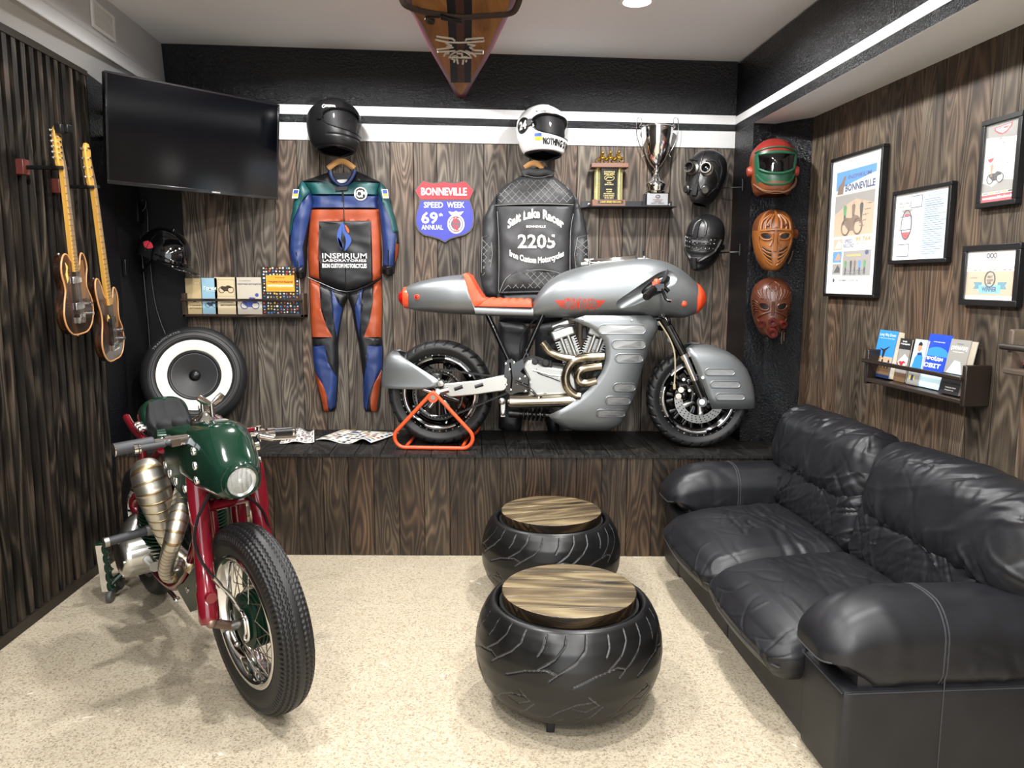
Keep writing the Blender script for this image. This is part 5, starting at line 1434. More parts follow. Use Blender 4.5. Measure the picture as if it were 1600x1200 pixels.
b.tube([TF @ Vector((-w2 + .1, -.02, -.04)), Vector((-2.35, 4.5, (TF @ Vector((-w2, 0, 0))).z))], .012, 8); b.box(arm_p, (.2, .2, .03), TF.to_3x3())
obj('wall_arm', b, M['blk'], tv)

# ---- cloth helpers
BL, TE, OR_, BK_ = (leather('blue_leather', '#1d3060', .38, 500), leather('teal_leather', '#164a4c', .4, 500), leather('orange_suit_leather', '#94401f', .42, 500), leather('black_suit_leather', '#131316', .4, 500))
GR = leather('worn_black_jacket_leather', '#343537', .5, 420, .3, (20, 20, 20), .2); WH = C('#e8e8e6', .6)
def hanger(px, py, wpx, par_label, drop):
    h = thing('clothes_hanger', par_label, 'hanger', W(px, py, YB - .04)); c = W(px, py, YB - .045)
    b = B(); b.tube(spline([c + Vector((-wpx, 0, -drop)), c + Vector((-wpx * .45, 0, -drop * .25)), c + Vector((0, 0, .0)), c + Vector((wpx * .45, 0, -drop * .25)), c + Vector((wpx, 0, -drop))], 5), .014, 10, flat=(.8, 1.3)); obj('bar', b, C('#c08f55', .4), h)
    b = B(); b.tube(spline([c + Vector((0, 0, .0)), c + Vector((0, 0, .03)), c + Vector((.012, 0, .05)), c + Vector((.022, .0, .065)), c + Vector((.012, 0, .082))], 5), .0022, 8); obj('hook', b, M['chrome'], h)
    b = B(); q = c + Vector((.012, .0, .08)); b.cyl(q + Vector((0, .045, 0)), q + Vector((0, -.012, 0)), .007); nb_ = tagit(obj('wall_peg', b, M['blk'], loc=q), 'small black peg carrying ' + par_label.split(' ', 1)[1] if False else None, None); tagit(nb_, 'black wall peg ' + ('above the race suit' if px < 700 else 'above the grey leather jacket'), 'peg')
hanger(533, 252, .085, 'wooden clothes hanger in the neck of the race suit', .045)
hanger(834.5, 255, .06, 'wooden clothes hanger in the collar of the black leather jacket', .03)

# ---- race suit
rs_ = thing('race_suit', 'blue teal and orange leather race suit hanging on the boarded wall', 'race suit', W(540, 640, YB - .02))
z7 = lambda pts: zp(pts, 430, 240, 2.857, .05)
torso = [(246, 72), (232, 78), (115, 118), (150, 170), (160, 215), (150, 260), (142, 340), (138, 430), (144, 552), (200, 580), (318, 622), (430, 585), (471, 556), (470, 430), (466, 330), (460, 260), (452, 215), (455, 165), (464, 122), (368, 78), (352, 70), (344, 96), (328, 122), (296, 132), (266, 116), (254, 92)]
b = B(); puff(b, z7(torso), WF, .055, .07, .014, [
    (z7([(114, 124), (238, 128), (262, 140), (298, 148), (330, 140), (352, 126), (463, 128), (452, 182), (158, 182)]), 1),
    (z7([(157, 183.5), (453, 183.5), (462, 243), (152, 247)]), 0),
    (z7([(151, 248.5), (463, 244.5), (470, 552), (434, 570), (429, 301), (196, 303), (196, 560), (145, 549), (138, 430)]), 2)], mi=3, wrk=.0035, seed=4)
tor = obj('torso', b, [BL, TE, OR_, BK_], rs_, smooth=60)
def leg_(name, out, panels, seed, par=rs_, depth=.05):
    b = B(); puff(b, z7(out), WF, depth, .05, .013, [(z7(p), m) for p, m in panels], mi=3, wrk=.004, seed=seed); return obj(name, b, [BL, TE, OR_, BK_], par, smooth=60)
leg_('leg', [(144, 553), (200, 581), (317, 623), (318, 648), (300, 690), (284, 770), (275, 850), (277, 940), (275, 1020), (268, 1130), (260, 1155), (212, 1158), (201, 1148), (190, 1080), (172, 1000), (163, 940), (160, 870), (153, 800), (147, 690)],
     [([(145, 556), (196, 582), (204, 690), (228, 770), (256, 820), (155, 822), (147, 690)], 2), ([(244, 598), (262, 625), (296, 690), (272, 822), (262, 740)], 0), ([(160, 862), (222, 856), (234, 930), (272, 1000), (266, 1130), (240, 1156), (226, 1060), (168, 962)], 0), ([(166, 966), (214, 1030), (234, 1090), (238, 1156), (213, 1156), (204, 1090), (176, 1005)], 2), ([(173, 1008), (201, 1092), (210, 1155), (203, 1148), (190, 1080)], 1)], 5)
leg_('leg', [(471, 557), (430, 586), (319, 623), (319, 648), (334, 690), (350, 780), (366, 850), (378, 940), (386, 1010), (388, 1130), (396, 1156), (452, 1158), (462, 1130), (472, 1000), (478, 900), (476, 860), (471, 820), (474, 690)],
     [([(470, 558), (434, 580), (438, 650), (424, 740), (396, 820), (470, 822), (473, 690)], 2), ([(386, 598), (372, 625), (356, 690), (374, 822), (382, 730)], 0), ([(474, 860), (412, 856), (410, 930), (392, 1010), (392, 1130), (410, 1156), (424, 1060), (474, 962)], 0), ([(472, 966), (440, 1030), (426, 1090), (424, 1156), (452, 1156), (460, 1090)], 2), ([(470, 1010), (462, 1130), (454, 1150), (460, 1090)], 1)], 6)
def sleeve(out, panels, seed): return leg_('sleeve', out, panels, seed, depth=.06)
sL_ = sleeve([(113, 119), (96, 140), (80, 185), (62, 280), (54, 340), (52, 420), (60, 480), (78, 530), (92, 552), (112, 558), (130, 548), (134, 510), (136, 420), (146, 330), (166, 225), (156, 160), (130, 126)], [([(113, 122), (132, 128), (156, 165), (118, 215), (84, 290), (70, 365), (54, 360), (62, 280), (84, 195)], 1), ([(157, 168), (165, 222), (140, 330), (122, 420), (128, 500), (86, 525), (62, 470), (72, 370), (88, 290), (120, 217)], 0), ([(54, 390), (64, 450), (74, 515), (60, 478), (53, 430)], 2)], 7)
sR_ = sleeve([(465, 123), (486, 145), (504, 190), (526, 270), (545, 340), (550, 400), (545, 450), (532, 500), (528, 535), (502, 545), (476, 535), (474, 500), (478, 440), (470, 350), (462, 300), (455, 225), (455, 165)], [([(466, 126), (486, 148), (506, 200), (526, 275), (546, 345), (526, 350), (514, 290), (480, 215), (458, 165)], 1), ([(458, 170), (478, 216), (510, 290), (524, 352), (540, 360), (526, 500), (482, 500), (478, 440), (470, 350), (457, 225)], 0), ([(540, 400), (548, 405), (544, 450), (532, 490), (536, 440)], 2)], 8)
for (x, y, rx, ry), par in (((110, 541, 20, 14), sL_), ((502, 524, 27, 15), sR_)):
    b = B(WF); c = P2(430 + x / 2.857, 240 + y / 2.857, .06); b.lathe([(.0, 0), (rx / 2.857 * .0042, 0), (rx / 2.857 * .0042, .035), (0, .035)], (c[0], c[1] - .01, .045), (0, 1, .35), 24); obj('cuff', b, M['blk'], par)
# collar, flap, zip
b = B(); cp = [WF @ Vector((*p, .052)) for p in z7([(244, 74), (248, 96), (262, 120), (284, 138), (302, 142), (322, 134), (340, 112), (352, 88), (356, 72)])]; b.tube(spline([tuple(p) for p in cp], 4), .013, 10, flat=(.7, 1)); obj('collar', b, BL, tor)
b = B(); flat(b, z7([(270, 150), (326, 146), (327, 165), (271, 169)]), WF, .067, th=.006); obj('collar_tab', b, BK_, tor, bevel=.002)
b = B(); flat(b, z7([(274, 116), (320, 114), (318, 130), (276, 130)]), WF, .035, th=.004); obj('size_label', b, WH, tor)
b = B(); flat(b, z7([(250, 84), (350, 84), (330, 122), (296, 132), (268, 118)]), WF, .02, th=.002); obj('lining', b, M['blk'], tor)
b = B(); b.tube([WF @ Vector((*p, .06)) for p in z7([(306, 168), (310, 300), (314, 450), (318, 600)])], .003, 6, sm=3); b.tube([WF @ Vector((*p, .062)) for p in z7([(303, 170), (301, 205), (308, 225)])], .003, 6); obj('zip', b, M['blk'], tor)
b = B(); b.tube([WF @ Vector((*p, .05)) for p in z7([(146, 552), (200, 576), (318, 618), (430, 581), (470, 555)])], .0035, 6, sm=3); obj('waist_seam', b, M['blk'], tor)
def zc_(x, y, z=.05): return P2(430 + x / 2.857, 240 + y / 2.857, z)
k7 = .00424 / 2.857 * 1.0          # metres per zoom pixel at the suit
def bent(z0): return lambda a, c: (a, c)
b = B()
put_text(b, 'INSPIRIUM', WF, *zc_(312, 457), 194 * k7, 23 * k7, z=.0625, bold=.006); put_text(b, 'LABORATORIES', WF, *zc_(312, 478), 190 * k7, 10 * k7, z=.0625, bold=.01)
put_text(b, 'IRON CUSTOM MOTORCYCLES', WF, *zc_(312, 501), 194 * k7, 19 * k7, z=.0625, bold=.03)
obj('lettering', b, WH, tor, smooth=0)
b = B()
def fl7(pts, mi): flat(b, z7(pts), WF, .0628, mi, .001)
fl7(spline([(305, 305), (282, 345), (280, 385), (300, 428), (306, 410), (296, 385), (300, 350)], 3, True), 0)
fl7(spline([(310, 312), (316, 345), (338, 372), (340, 400), (312, 436), (318, 400), (314, 372), (300, 340)], 3, True), 0)
fl7(spline([(314, 318), (332, 340), (330, 356), (320, 342)], 3, True), 2)
fl7(spline([(283, 375), (300, 400), (304, 428), (288, 405)], 3, True), 1)
obj('emblem', b, [C('#2f4d94', .5), C('#22716f', .5), C('#b04f2a', .5)], tor, smooth=0)
b = B(); c = zc_(384, 181); r = 28 * k7
b.lathe([(0, .066), (r, .066), (r, .06)], (c[0], c[1], 0), (0, 0, 1), 36, mi=0) if False else flat(b, ringpts(*c, r), WF, .066, 0); flat(b, ringpts(*c, r * .86), WF, .0668, 1); put_text(b, 'ICM', WF, *c, r * 1.8, r * 1.1, mi=0, z=.0676, bold=.03); obj('badge', b, [WH, M['blkm']], tor, smooth=0)
for (x, y), sk in (((95, 181), .3), ((494, 181), -.3)):
    b = B(); p = lambda u, v: (x + u * 13 - v * 20 * sk * .5, y + v * 20)
    flat(b, z7([p(-1, -1), p(1, -1), p(1, 1), p(-1, 1)]), WF, .066, 2); flat(b, z7([p(-.8, -.85), p(.8, -.85), p(.8, 0), p(-.8, 0)]), WF, .067, 0); flat(b, z7([p(-.8, 0), p(.8, 0), p(.8, .6), p(-.8, .6)]), WF, .067, 1)
    obj('flag_patch', b, [C('#27408f', .5), C('#e2b52c', .5), C('#d9d6cc', .6)], sL_ if x < 200 else sR_, smooth=0)
for (x0, y0), (x1, y1), par in (((98, 440), (108, 520), sL_), ((508, 430), (506, 500), sR_)):
    b = B(); b.tube([WF @ Vector((*zc_(x0, y0), .063)), WF @ Vector((*zc_(x1, y1), .063))], .004, 6); obj('zip', b, M['blk'], par)

# ---- leather jacket with back patches, and trousers below
z8 = lambda pts, z=.05: zp(pts, 730, 250, 2.727, z)
k8 = .00424 / 2.727
jk = thing('leather_jacket', 'worn black leather jacket with white lettering hanging behind the silver motorcycle', 'jacket', W(835, 455, YB - .02))
body = [(256, 42), (300, 52), (348, 44), (372, 66), (440, 118), (462, 160), (452, 230), (440, 310), (438, 420), (436, 560), (300, 570), (136, 572), (132, 480), (134, 380), (128, 300), (118, 220), (125, 150), (148, 112), (225, 66)]
b = B(); puff(b, z8(body), WF, .06, .075, .014, [(z8([(146, 116), (225, 68), (372, 68), (442, 120), (458, 158), (452, 192), (118, 194), (126, 150)]), 1), (z8([(140, 545), (165, 505), (215, 478), (300, 468), (380, 478), (415, 500), (434, 540), (434, 556), (137, 566)]), 1)], mi=0, wrk=.004, seed=12)
bd = obj('body', b, [GR, leather('quilted_leather', '#333436', .52, 420)], jk, smooth=60)
for out, sd_ in (([(126, 140), (96, 190), (72, 240), (62, 330), (54, 400), (52, 480), (62, 540), (80, 582), (128, 586), (134, 540), (134, 480), (130, 420), (132, 310), (126, 220)], 13), ([(440, 118), (472, 165), (498, 230), (512, 300), (520, 360), (526, 430), (520, 500), (500, 560), (452, 560), (446, 480), (440, 400), (442, 310), (452, 230), (455, 160)], 14)):
    b = B(); puff(b, z8(out), WF, .065, .05, .013, wrk=.006, seed=sd_); sl = obj('sleeve', b, GR, jk, smooth=60)
    b = B(); dd = [[(64, 330), (100, 320), (108, 400), (96, 476), (60, 480)], [(512, 320), (470, 330), (456, 400), (462, 460), (518, 466)]][sd_ - 13]
    P = z8(dd); b.tube([WF @ Vector((*p, .066)) for p in P], .0018, 6, closed=True)
    for k in range(5):
        y = 340 + k * 28; x0, x1 = (66, 102) if sd_ == 13 else (464, 512)
        b.tube([WF @ Vector((*z8([(x0, y)])[0], .066)), WF @ Vector((*z8([(x1, y + 40)])[0], .066))], .0013, 5); b.tube([WF @ Vector((*z8([(x1, y)])[0], .066)), WF @ Vector((*z8([(x0, y + 40)])[0], .066))], .0013, 5)
    obj('stitching', b, C('#8d8d8a', .6), sl)
b = B()
def clip_line(p, q, poly, z):
    n = 40; run = []
    P = np.array([[p[0] + (q[0] - p[0]) * k / n, p[1] + (q[1] - p[1]) * k / n] for k in range(n + 1)]); ins = inside(poly, P)
    for k in range(n + 1):
        if ins[k]: run.append(P[k])
        if (not ins[k] or k == n) and run:
            if len(run) > 1: b.tube([WF @ Vector((*z8([tuple(a)])[0], z)) for a in (run[0], run[-1])], .0013, 5)
            run = []
y1 = [(150, 120), (225, 76), (370, 76), (438, 124), (452, 160), (448, 188), (124, 190), (130, 152)]
y2 = [(145, 545), (168, 508), (215, 482), (300, 472), (380, 482), (412, 503), (430, 540), (430, 552), (142, 560)]
for poly, z in ((y1, .0615), (y2, .0615)):
    for k in range(-12, 22):
        x = 60 + k * 31; clip_line((x, 60), (x + 520, 600), poly, z); clip_line((x + 200, 60), (x - 320, 600), poly, z)
for pl in ([(118, 194), (300, 188), (452, 192)], [(128, 220), (136, 380), (134, 560)], [(452, 230), (440, 310), (437, 545)], [(137, 566), (165, 505), (215, 478), (300, 468), (380, 478), (415, 500), (434, 540)], [(240, 66), (300, 76), (362, 66)]): b.tube([WF @ Vector((*p, .0608)) for p in z8(pl)], .0018, 6, sm=3)
obj('stitching', b, C('#8d8d8a', .6), bd)
b = B(); b.tube([WF @ Vector((*p, .045)) for p in z8([(240, 62), (262, 48), (300, 54), (342, 48), (366, 62)])], .02, 10, sm=4, flat=(.7, 1.2)); obj('collar', b, GR, bd)
c8 = lambda x, y: P2(730 + x / 2.727, 250 + y / 2.727, .06)
def arc_text(b, s, cx, cy, w, h, bow, mi=0, bold=.03, z=.0645):
    put_text(b, s, WF, *c8(cx, cy), w * k8, h * k8, mi=mi, bold=bold, z=z, fn=lambda a, c: (a, c + bow * k8 * (1 - (a / (w * k8 / 2)) ** 2) - bow * k8 / 2))
b = B(); arc_text(b, 'Salt Lake Racer', 292, 252, 232, 40, 46, 0, .04); arc_text(b, 'BONNEVILLE', 293, 284, 80, 9, 0, 0, .02); arc_text(b, '2205', 295, 347, 156, 58, 0, 0, .022); arc_text(b, 'Iron Custom Motorcycles', 296, 415, 226, 34, -30, 0, .04)
arc_text(b, 'Salt Lake Racer', 292, 252, 228, 36, 46, 1, -.01, .0655); arc_text(b, '2205', 295, 347, 148, 50, 0, 1, -.005, .0655)
obj('lettering', b, [C('#e4e4de', .7), C('#c9c9c4', .8)], bd, smooth=0)
# trousers
tr = thing('leather_trousers', 'black leather trousers hanging below the grey jacket behind the motorcycle', 'trousers', W(830, 680, YB - .02))
TRL = leather('black_trouser_leather', '#17171a', .45, 420, .3, (14, 14, 14), .2)
b = B(); puff(b, z8([(142, 560), (300, 556), (405, 560), (408, 680), (300, 700), (136, 690)]), WF, .04, .06, .016, wrk=.005, seed=31); b.tube([WF @ Vector((*p, .035)) for p in z8([(142, 566), (300, 562), (405, 566)])], .012, 8); hp_ = obj('waist', b, TRL, tr, smooth=60)
for o_, s_ in (([(136, 688), (240, 700), (265, 720), (255, 850), (240, 1000), (238, 1095), (228, 1170), (180, 1172), (132, 1150), (134, 1080), (130, 950), (132, 800)], 32), ([(290, 700), (408, 684), (410, 850), (400, 1000), (396, 1176), (350, 1174), (325, 1090), (310, 1000), (290, 850)], 33)):
    b = B(); puff(b, z8(o_), WF, .045, .06, .016, wrk=.006, seed=s_); obj('leg', b, TRL, tr, smooth=60)

# ---- shield shaped sign
z2 = lambda pts: zp(pts, 400, 130, 4.444, .02)
k2 = .00425 / 4.444; c2 = lambda x, y: P2(400 + x / 4.444, 130 + y / 4.444, .02)
sg = thing('road_sign', 'red and blue shield shaped sign between the race suit and the jacket', 'sign', W(693, 330, YB - .02))
sh = [(1302, 676), (1340, 686), (1385, 688), (1425, 680), (1455, 672), (1490, 706), (1518, 742), (1500, 775), (1486, 812), (1500, 850), (1514, 900), (1517, 955), (1508, 1000), (1488, 1032), (1450, 1056), (1400, 1068), (1350, 1084), (1312, 1108), (1270, 1086), (1220, 1070), (1165, 1058), (1128, 1030), (1108, 990), (1104, 945), (1112, 895), (1126, 850), (1136, 812), (1118, 775), (1098, 742), (1124, 706), (1155, 672), (1190, 682), (1230, 690), (1268, 686)]
b = B(); b.prism(z2(sh), .002, .012, xf=WF); pnl = obj('panel', b, C('#4a4440', .5), sg, bevel=.002)
cx_, cy_ = 1308, 880; ins_ = [(cx_ + (x - cx_) * .955, cy_ + (y - cy_) * .955) for x, y in sh]
b = B(); top_ = [p for p in ins_ if p[1] < 790] + []
redp = [(1134, 806)] + [p for p in ins_ if p[1] < 800 and p[0] < 1308][::1] 
rp = [(x, y) for x, y in ins_ if y < 800]
rp = sorted(rp, key=lambda p: math.atan2(p[1] - 750, p[0] - 1308)); rp = [p for p in rp]
b.prism(z2(rp + [(1480, 806), (1142, 806)] if False else sorted(rp + [(1478, 806), (1144, 806)], key=lambda p: math.atan2(p[1] - 760, p[0] - 1308))), .012, .0135, mi=0, xf=WF)
bp = sorted([(x, y) for x, y in ins_ if y > 830] + [(1478, 816), (1144, 816)], key=lambda p: math.atan2(p[1] - 930, p[0] - 1308)); b.prism(z2(bp), .012, .0135, mi=1, xf=WF)
obj('sign_face', b, [C('#a92530', .5), C('#363b9c', .5)], pnl, smooth=0)
b = B()
for s, x, y, w, h, bo in (('BONNEVILLE', 1305, 752, 308, 52, .025), ('SPEED', 1232, 845, 130, 38, .012), ('WEEK', 1387, 845, 118, 38, .012), ('69', 1205, 935, 112, 78, .02), ('th', 1282, 912, 26, 22, .0), ('ANNUAL', 1224, 1000, 146, 32, .005)): put_text(b, s, WF, *c2(x, y), w * k2, h * k2, bold=bo, z=.0142)
obj('lettering', b, C('#f0f0ee', .6), pnl, smooth=0)
b = B(); 
for r, m in ((58, 0), (48, 1), (42, 0), (34, 1)): flat(b, ringpts(*c2(1388, 978), r * k2, r * 1.1 * k2), WF, .0142 + (58 - r) * .00002, m, .0005)
flat(b, z2([(1335, 890), (1372, 896), (1388, 886), (1404, 896), (1442, 890), (1425, 912), (1402, 920), (1374, 920), (1352, 912)]), WF, .0146, 0, .0005)
put_text(b, 'SC', WF, *c2(1388, 950), 38 * k2, 44 * k2, mi=2, z=.0152, bold=.05); put_text(b, 'TA', WF, *c2(1388, 1008), 38 * k2, 48 * k2, mi=2, z=.0152, bold=.05)
obj('emblem', b, [C('#e8e6e0', .6), C('#5a5560', .6), C('#c22e38', .5)], pnl, smooth=0)

# ---- trophy shelf
c3 = lambda x, y, z: W(720 + x / 4.444, 130 + y / 4.444, YB - z)
sf_ = thing('wall_shelf', 'thin dark metal shelf carrying the two trophies', 'shelf', c3(1180, 850, .05))
e0, e1 = c3(840, 862, .16), c3(1500, 862, .16); zs = c3(1150, 852, .16).z
b = B(); b.bb(e0.x + .06, e1.x, YB - .17, YB - .003, zs - .004, zs); b.prism([(e0.x, YB - .003), (e0.x + .06, YB - .003), (e0.x + .06, YB - .17)], zs - .004, zs)
pl = obj('plate', b, C('#2a2a2d', .35, .6), sf_)
b = B(); b.bb(e0.x + .01, e1.x, YB - .007, YB - .003, zs, zs + .045); obj('back_lip', b, C('#2a2a2d', .35, .6), pl)
for x in (890, 1450):
    b = B(); q = c3(x, 815, .01); b.lathe([(0, -.006), (.006, -.005), (.007, 0)], (q.x, YB - .007, zs + .025), (0, 1, 0), 12); obj('screw', b, M['steel'], sf_)
# wooden column trophy
t0 = c3(1020, 840, .1); tr_ = thing('trophy', 'wooden trophy with gold columns and little gold motorcyclists on the shelf', 'trophy', (t0.x, YB - .1, zs)); yy = YB - .1; ks = .0042 / 4.444
wd2 = C('#6a4430', .4)
X0 = lambda x: t0.x + (x - 1022) * ks; Z0 = lambda y: zs + (842 - y) * ks
b = B(); b.bb(X0(912), X0(1135), yy - .05, yy + .05, Z0(842), Z0(800)); bs = obj('base', b, wd2, tr_, bevel=.003)
b = B(); b.bb(X0(950), X0(1120), yy - .052, yy - .05, Z0(826), Z0(806)); obj('nameplate', b, M['blk'], bs); b = B(); put_text(b, 'LAND SPEED RECORD', WF, X0(1035), Z0(816), 140 * ks, 11 * ks, z=YB - yy + .0525, bold=.03); obj('lettering', b, M['gold'], bs, smooth=0)
for x in (950, 1098):
    b = B(); b.cyl((X0(x), yy, Z0(800)), (X0(x), yy, Z0(592)), 18 * ks, 20)
    for k in range(8): a = 2 * pi * k / 8; b.cyl((X0(x) + 18 * ks * math.cos(a), yy + 18 * ks * math.sin(a), Z0(795)), (X0(x) + 18 * ks * math.cos(a), yy + 18 * ks * math.sin(a), Z0(597)), 3.5 * ks, 6)
    obj('column', b, C('#e2dca0', .25, .8), tr_)
b = B(); b.bb(X0(972), X0(1078), yy - .03, yy - .015, Z0(800), Z0(592)); pq = obj('plaque', b, M['blkg'], tr_)
b = B()
for s, y, w, h in (('BONNEVILLE', 618, 70, 10), ('SPEED WEEK', 632, 70, 10), ('SCTA', 688, 30, 8), ('BNI INC', 700, 60, 8), ('RECORD', 732, 40, 8), ('CLASS', 746, 36, 8), ('MOTORCYCLE', 760, 70, 8), ('LAND SPEED', 774, 70, 8), ('99.764 MPH', 788, 60, 8)): put_text(b, s, WF, X0(1025), Z0(y), w * ks, h * ks, z=YB - yy + .0305, bold=.02)
b.tube([WF @ Vector((X0(1025) + 32 * ks * math.cos(a), Z0(658) + 18 * ks * math.sin(a), YB - yy + .0305)) for a in np.linspace(0, 2 * pi, 21)[:-1]], 2 * ks, 5, closed=True)
b.tube([WF @ Vector((X0(1003), Z0(664), YB - yy + .0308)), WF @ Vector((X0(1015), Z0(652), YB - yy + .0308)), WF @ Vector((X0(1046), Z0(656), YB - yy + .0308))], 3 * ks, 5)
obj('lettering', b, C('#c9b878', .4), pq, smooth=0)
b = B(); b.bb(X0(902), X0(1150), yy - .052, yy + .05, Z0(592), Z0(562)); obj('top', b, wd2, tr_, bevel=.003)
for i, x in enumerate((978, 1028, 1080)):
    b = B(); zb = 562
    for dx_ in (-26, 26): b.tube([(X0(x + dx_) + 18 * ks * math.cos(a), yy - .015 * i, Z0(zb - 20) + 18 * ks * math.sin(a)) for a in np.linspace(0, 2 * pi, 17)[:-1]], 3.5 * ks, 6, closed=True)
    b.tube([(X0(x - 26), yy - .015 * i, Z0(zb - 20)), (X0(x - 8), yy - .015 * i, Z0(zb - 36)), (X0(x + 18), yy - .015 * i, Z0(zb - 38)), (X0(x + 26), yy - .015 * i, Z0(zb - 20))], 9 * ks, 8)
    b.tube([(X0(x - 10), yy - .015 * i, Z0(zb - 36)), (X0(x - 2), yy - .015 * i, Z0(zb - 60)), (X0(x + 16), yy - .015 * i, Z0(zb - 42))], [12 * ks, 12 * ks, 6 * ks], 8); b.sph((X0(x + 6), yy - .015 * i, Z0(zb - 72)), 11 * ks, 10, 8)
    obj('rider_figure', b, M['gold'], tr_)
# silver cup
g0 = c3(1352, 840, .1); cupx = g0.x; cu = thing('trophy', 'tall silver loving cup with two wire handles on the shelf', 'trophy', (cupx, YB - .09, zs)); yy = YB - .09
X1 = lambda x: cupx + (x - 1352) * ks
b = B(); b.bb(X1(1274), X1(1432), yy - .055, yy + .055, Z0(842), Z0(754)); bs = obj('base', b, M['blkg'], cu, bevel=.002)
b = B(); b.bb(X1(1286), X1(1424), yy - .0575, yy - .055, Z0(834), Z0(760)); npl = obj('nameplate', b, C('#8f8f92', .4, .6), bs)
b = B()
for s, y, w in (('CUSTOM BIKE SHOW', 800, 70), ('WINNER', 811, 50), ('BEST BIKE', 822, 84)): put_text(b, s, WF, X1(1356), Z0(y), w * ks, 7 * ks, z=YB - yy + .058, bold=.02)
b.tube([WF @ Vector((X1(1356) + 14 * ks * math.cos(a), Z0(778) + 9 * ks * math.sin(a), YB - yy + .058)) for a in np.linspace(0, 2 * pi, 17)[:-1]], 2 * ks, 5, closed=True); obj('lettering', b, C('#55423c', .5), npl, smooth=0)
pr = [(0, 754), (62, 752), (66, 742), (58, 735), (62, 715), (68, 700), (64, 684), (48, 672), (36, 660), (20, 640), (16, 622), (26, 612), (26, 604), (16, 596), (14, 588), (34, 570), (60, 530), (80, 480), (94, 420), (102, 365), (104, 335), (110, 322), (108, 316), (100, 322), (96, 365), (80, 450), (40, 560), (0, 575)]
b = B(); b.lathe([(r * ks, Z0(y)) for r, y in pr], (cupx, yy, 0), (0, 0, 1), 56); cb_ = obj('cup', b, M['chrome'], cu, smooth=50)
for s in (-1, 1):
    b = B(); hd = [(98, 340), (118, 318), (108, 300), (106, 270), (118, 260), (134, 268), (140, 320), (136, 370), (118, 430), (92, 480), (84, 500), (96, 512)]
    b.tube(spline([(cupx + s * x * ks, yy, Z0(y)) for x, y in hd], 4), 2.6 * ks, 8); obj('handle', b, M['chrome'], cu)

# ---- heads, helmets and masks: rows of (height, half width, front, back)
class Head:
    def __init__(s, tab, ctr, yaw, pitch=0.0, roll=0.0, sc=1.0, e=2.2):
        s.t = [tuple(v * sc for v in r) for r in tab]; s.sc = sc; s.e = e
        s.X = Matrix.Translation(ctr) @ Matrix.Rotation(yaw, 4, 'Z') @ Matrix.Rotation(roll, 4, 'Y') @ Matrix.Rotation(pitch, 4, 'X')
        zz = [r[0] for r in s.t]; s.z0, s.z1 = min(zz), max(zz)
        d = np.array(spline([r for r in sorted(s.t)], 6)); s.T = d
    def P(s, t, z, k=0.0):           # t: angle from the front, + towards the wearer's left (viewer's right when facing)
        w, f, b_ = [float(np.interp(z, s.T[:, 0], s.T[:, i])) for i in (1, 2, 3)]; ee = 2 / s.e
        sx = math.copysign(abs(math.sin(t)) ** ee, math.sin(t)); cy = math.copysign(abs(math.cos(t)) ** ee, math.cos(t))
        return Vector(((w + k) * sx, -(f + k) * cy if cy > 0 else -(b_ + k) * cy, z))
    def N(s, t, z):
        a = s.P(t + .05, z) - s.P(t - .05, z); c = s.P(t, min(z + .008, s.z1)) - s.P(t, max(z - .008, s.z0)); n = a.cross(c).normalized()
        p = s.P(t, z); return n if n.dot(Vector((p.x, p.y, 0))) >= 0 else -n
    def W(s, t, z, k=0.0): return s.X @ s.P(t, z, k)
    def fr(s, t, z, k=0.0):          # frame on the surface, z axis outwards
        n = s.N(t, z); p = s.P(t, z) + n * k; u = Vector((0, 0, 1)); x = u.cross(n).normalized(); y = n.cross(x)
        return s.X @ Matrix(((x.x, y.x, n.x, p.x), (x.y, y.y, n.y, p.y), (x.z, y.z, n.z, p.z), (0, 0, 0, 1)))
    def shell(s, b, n=96, m=60, hole=None, mf=None, k=0.0, disp=None):
        V = []; zs_ = [s.z0 + (s.z1 - s.z0) * (1 - (1 - i / m) ** 1.6 if True else i / m) for i in range(m + 1)]
        for z in zs_:
            for j in range(n):
                t = -pi + 2 * pi * j / n; V.append(s.X @ (s.P(t, z, k + (disp(t, z) if disp else 0))))
        F = []; MI = []
        for i in range(m):
            for j in range(n):
                l = (j + 1) % n; t = -pi + 2 * pi * (j + .5) / n; z = (zs_[i] + zs_[i + 1]) / 2
                if hole and hole(t, z): continue
                F.append((i * n + j, i * n + l, (i + 1) * n + l, (i + 1) * n + j)); MI.append(mf(t, z) if mf else 0)
        b.add(V, F, mi=MI if F else None)
    def line(s, b, pts, r, k=0.0, closed=False, mi=None, sm=5, n=7):
        P = spline(pts, sm, closed); b.tube([s.W(t, z, k) for t, z in P], r, n, closed=closed, mi=mi)
    def patch(s, b, pts, k, mi=0, n=6):          # filled patch round its middle
        c = np.mean(np.array(pts), 0); rs = [[s.W(c[0] + (t - c[0]) * q, c[1] + (z - c[1]) * q, k) for t, z in pts] for q in (1, .75, .5, .25, .02)]
        b.rings(rs, cap=True, mi=mi)
HT = [(-.135, .088, .118, .08), (-.125, .1, .132, .095), (-.09, .115, .142, .118), (-.04, .125, .14, .142), (.02, .129, .135, .153), (.06, .122, .124, .145), (.095, .1, .1, .12), (.12, .068, .066, .085), (.134, .03, .03, .04), (.138, .002, .002, .002)]
vis = NT('clear_visor'); vis.set(Base_Color='#0a0b0d', Roughness=0.03, Alpha=0.3, Specular_IOR_Level=0.8); M['visor'] = vis.m
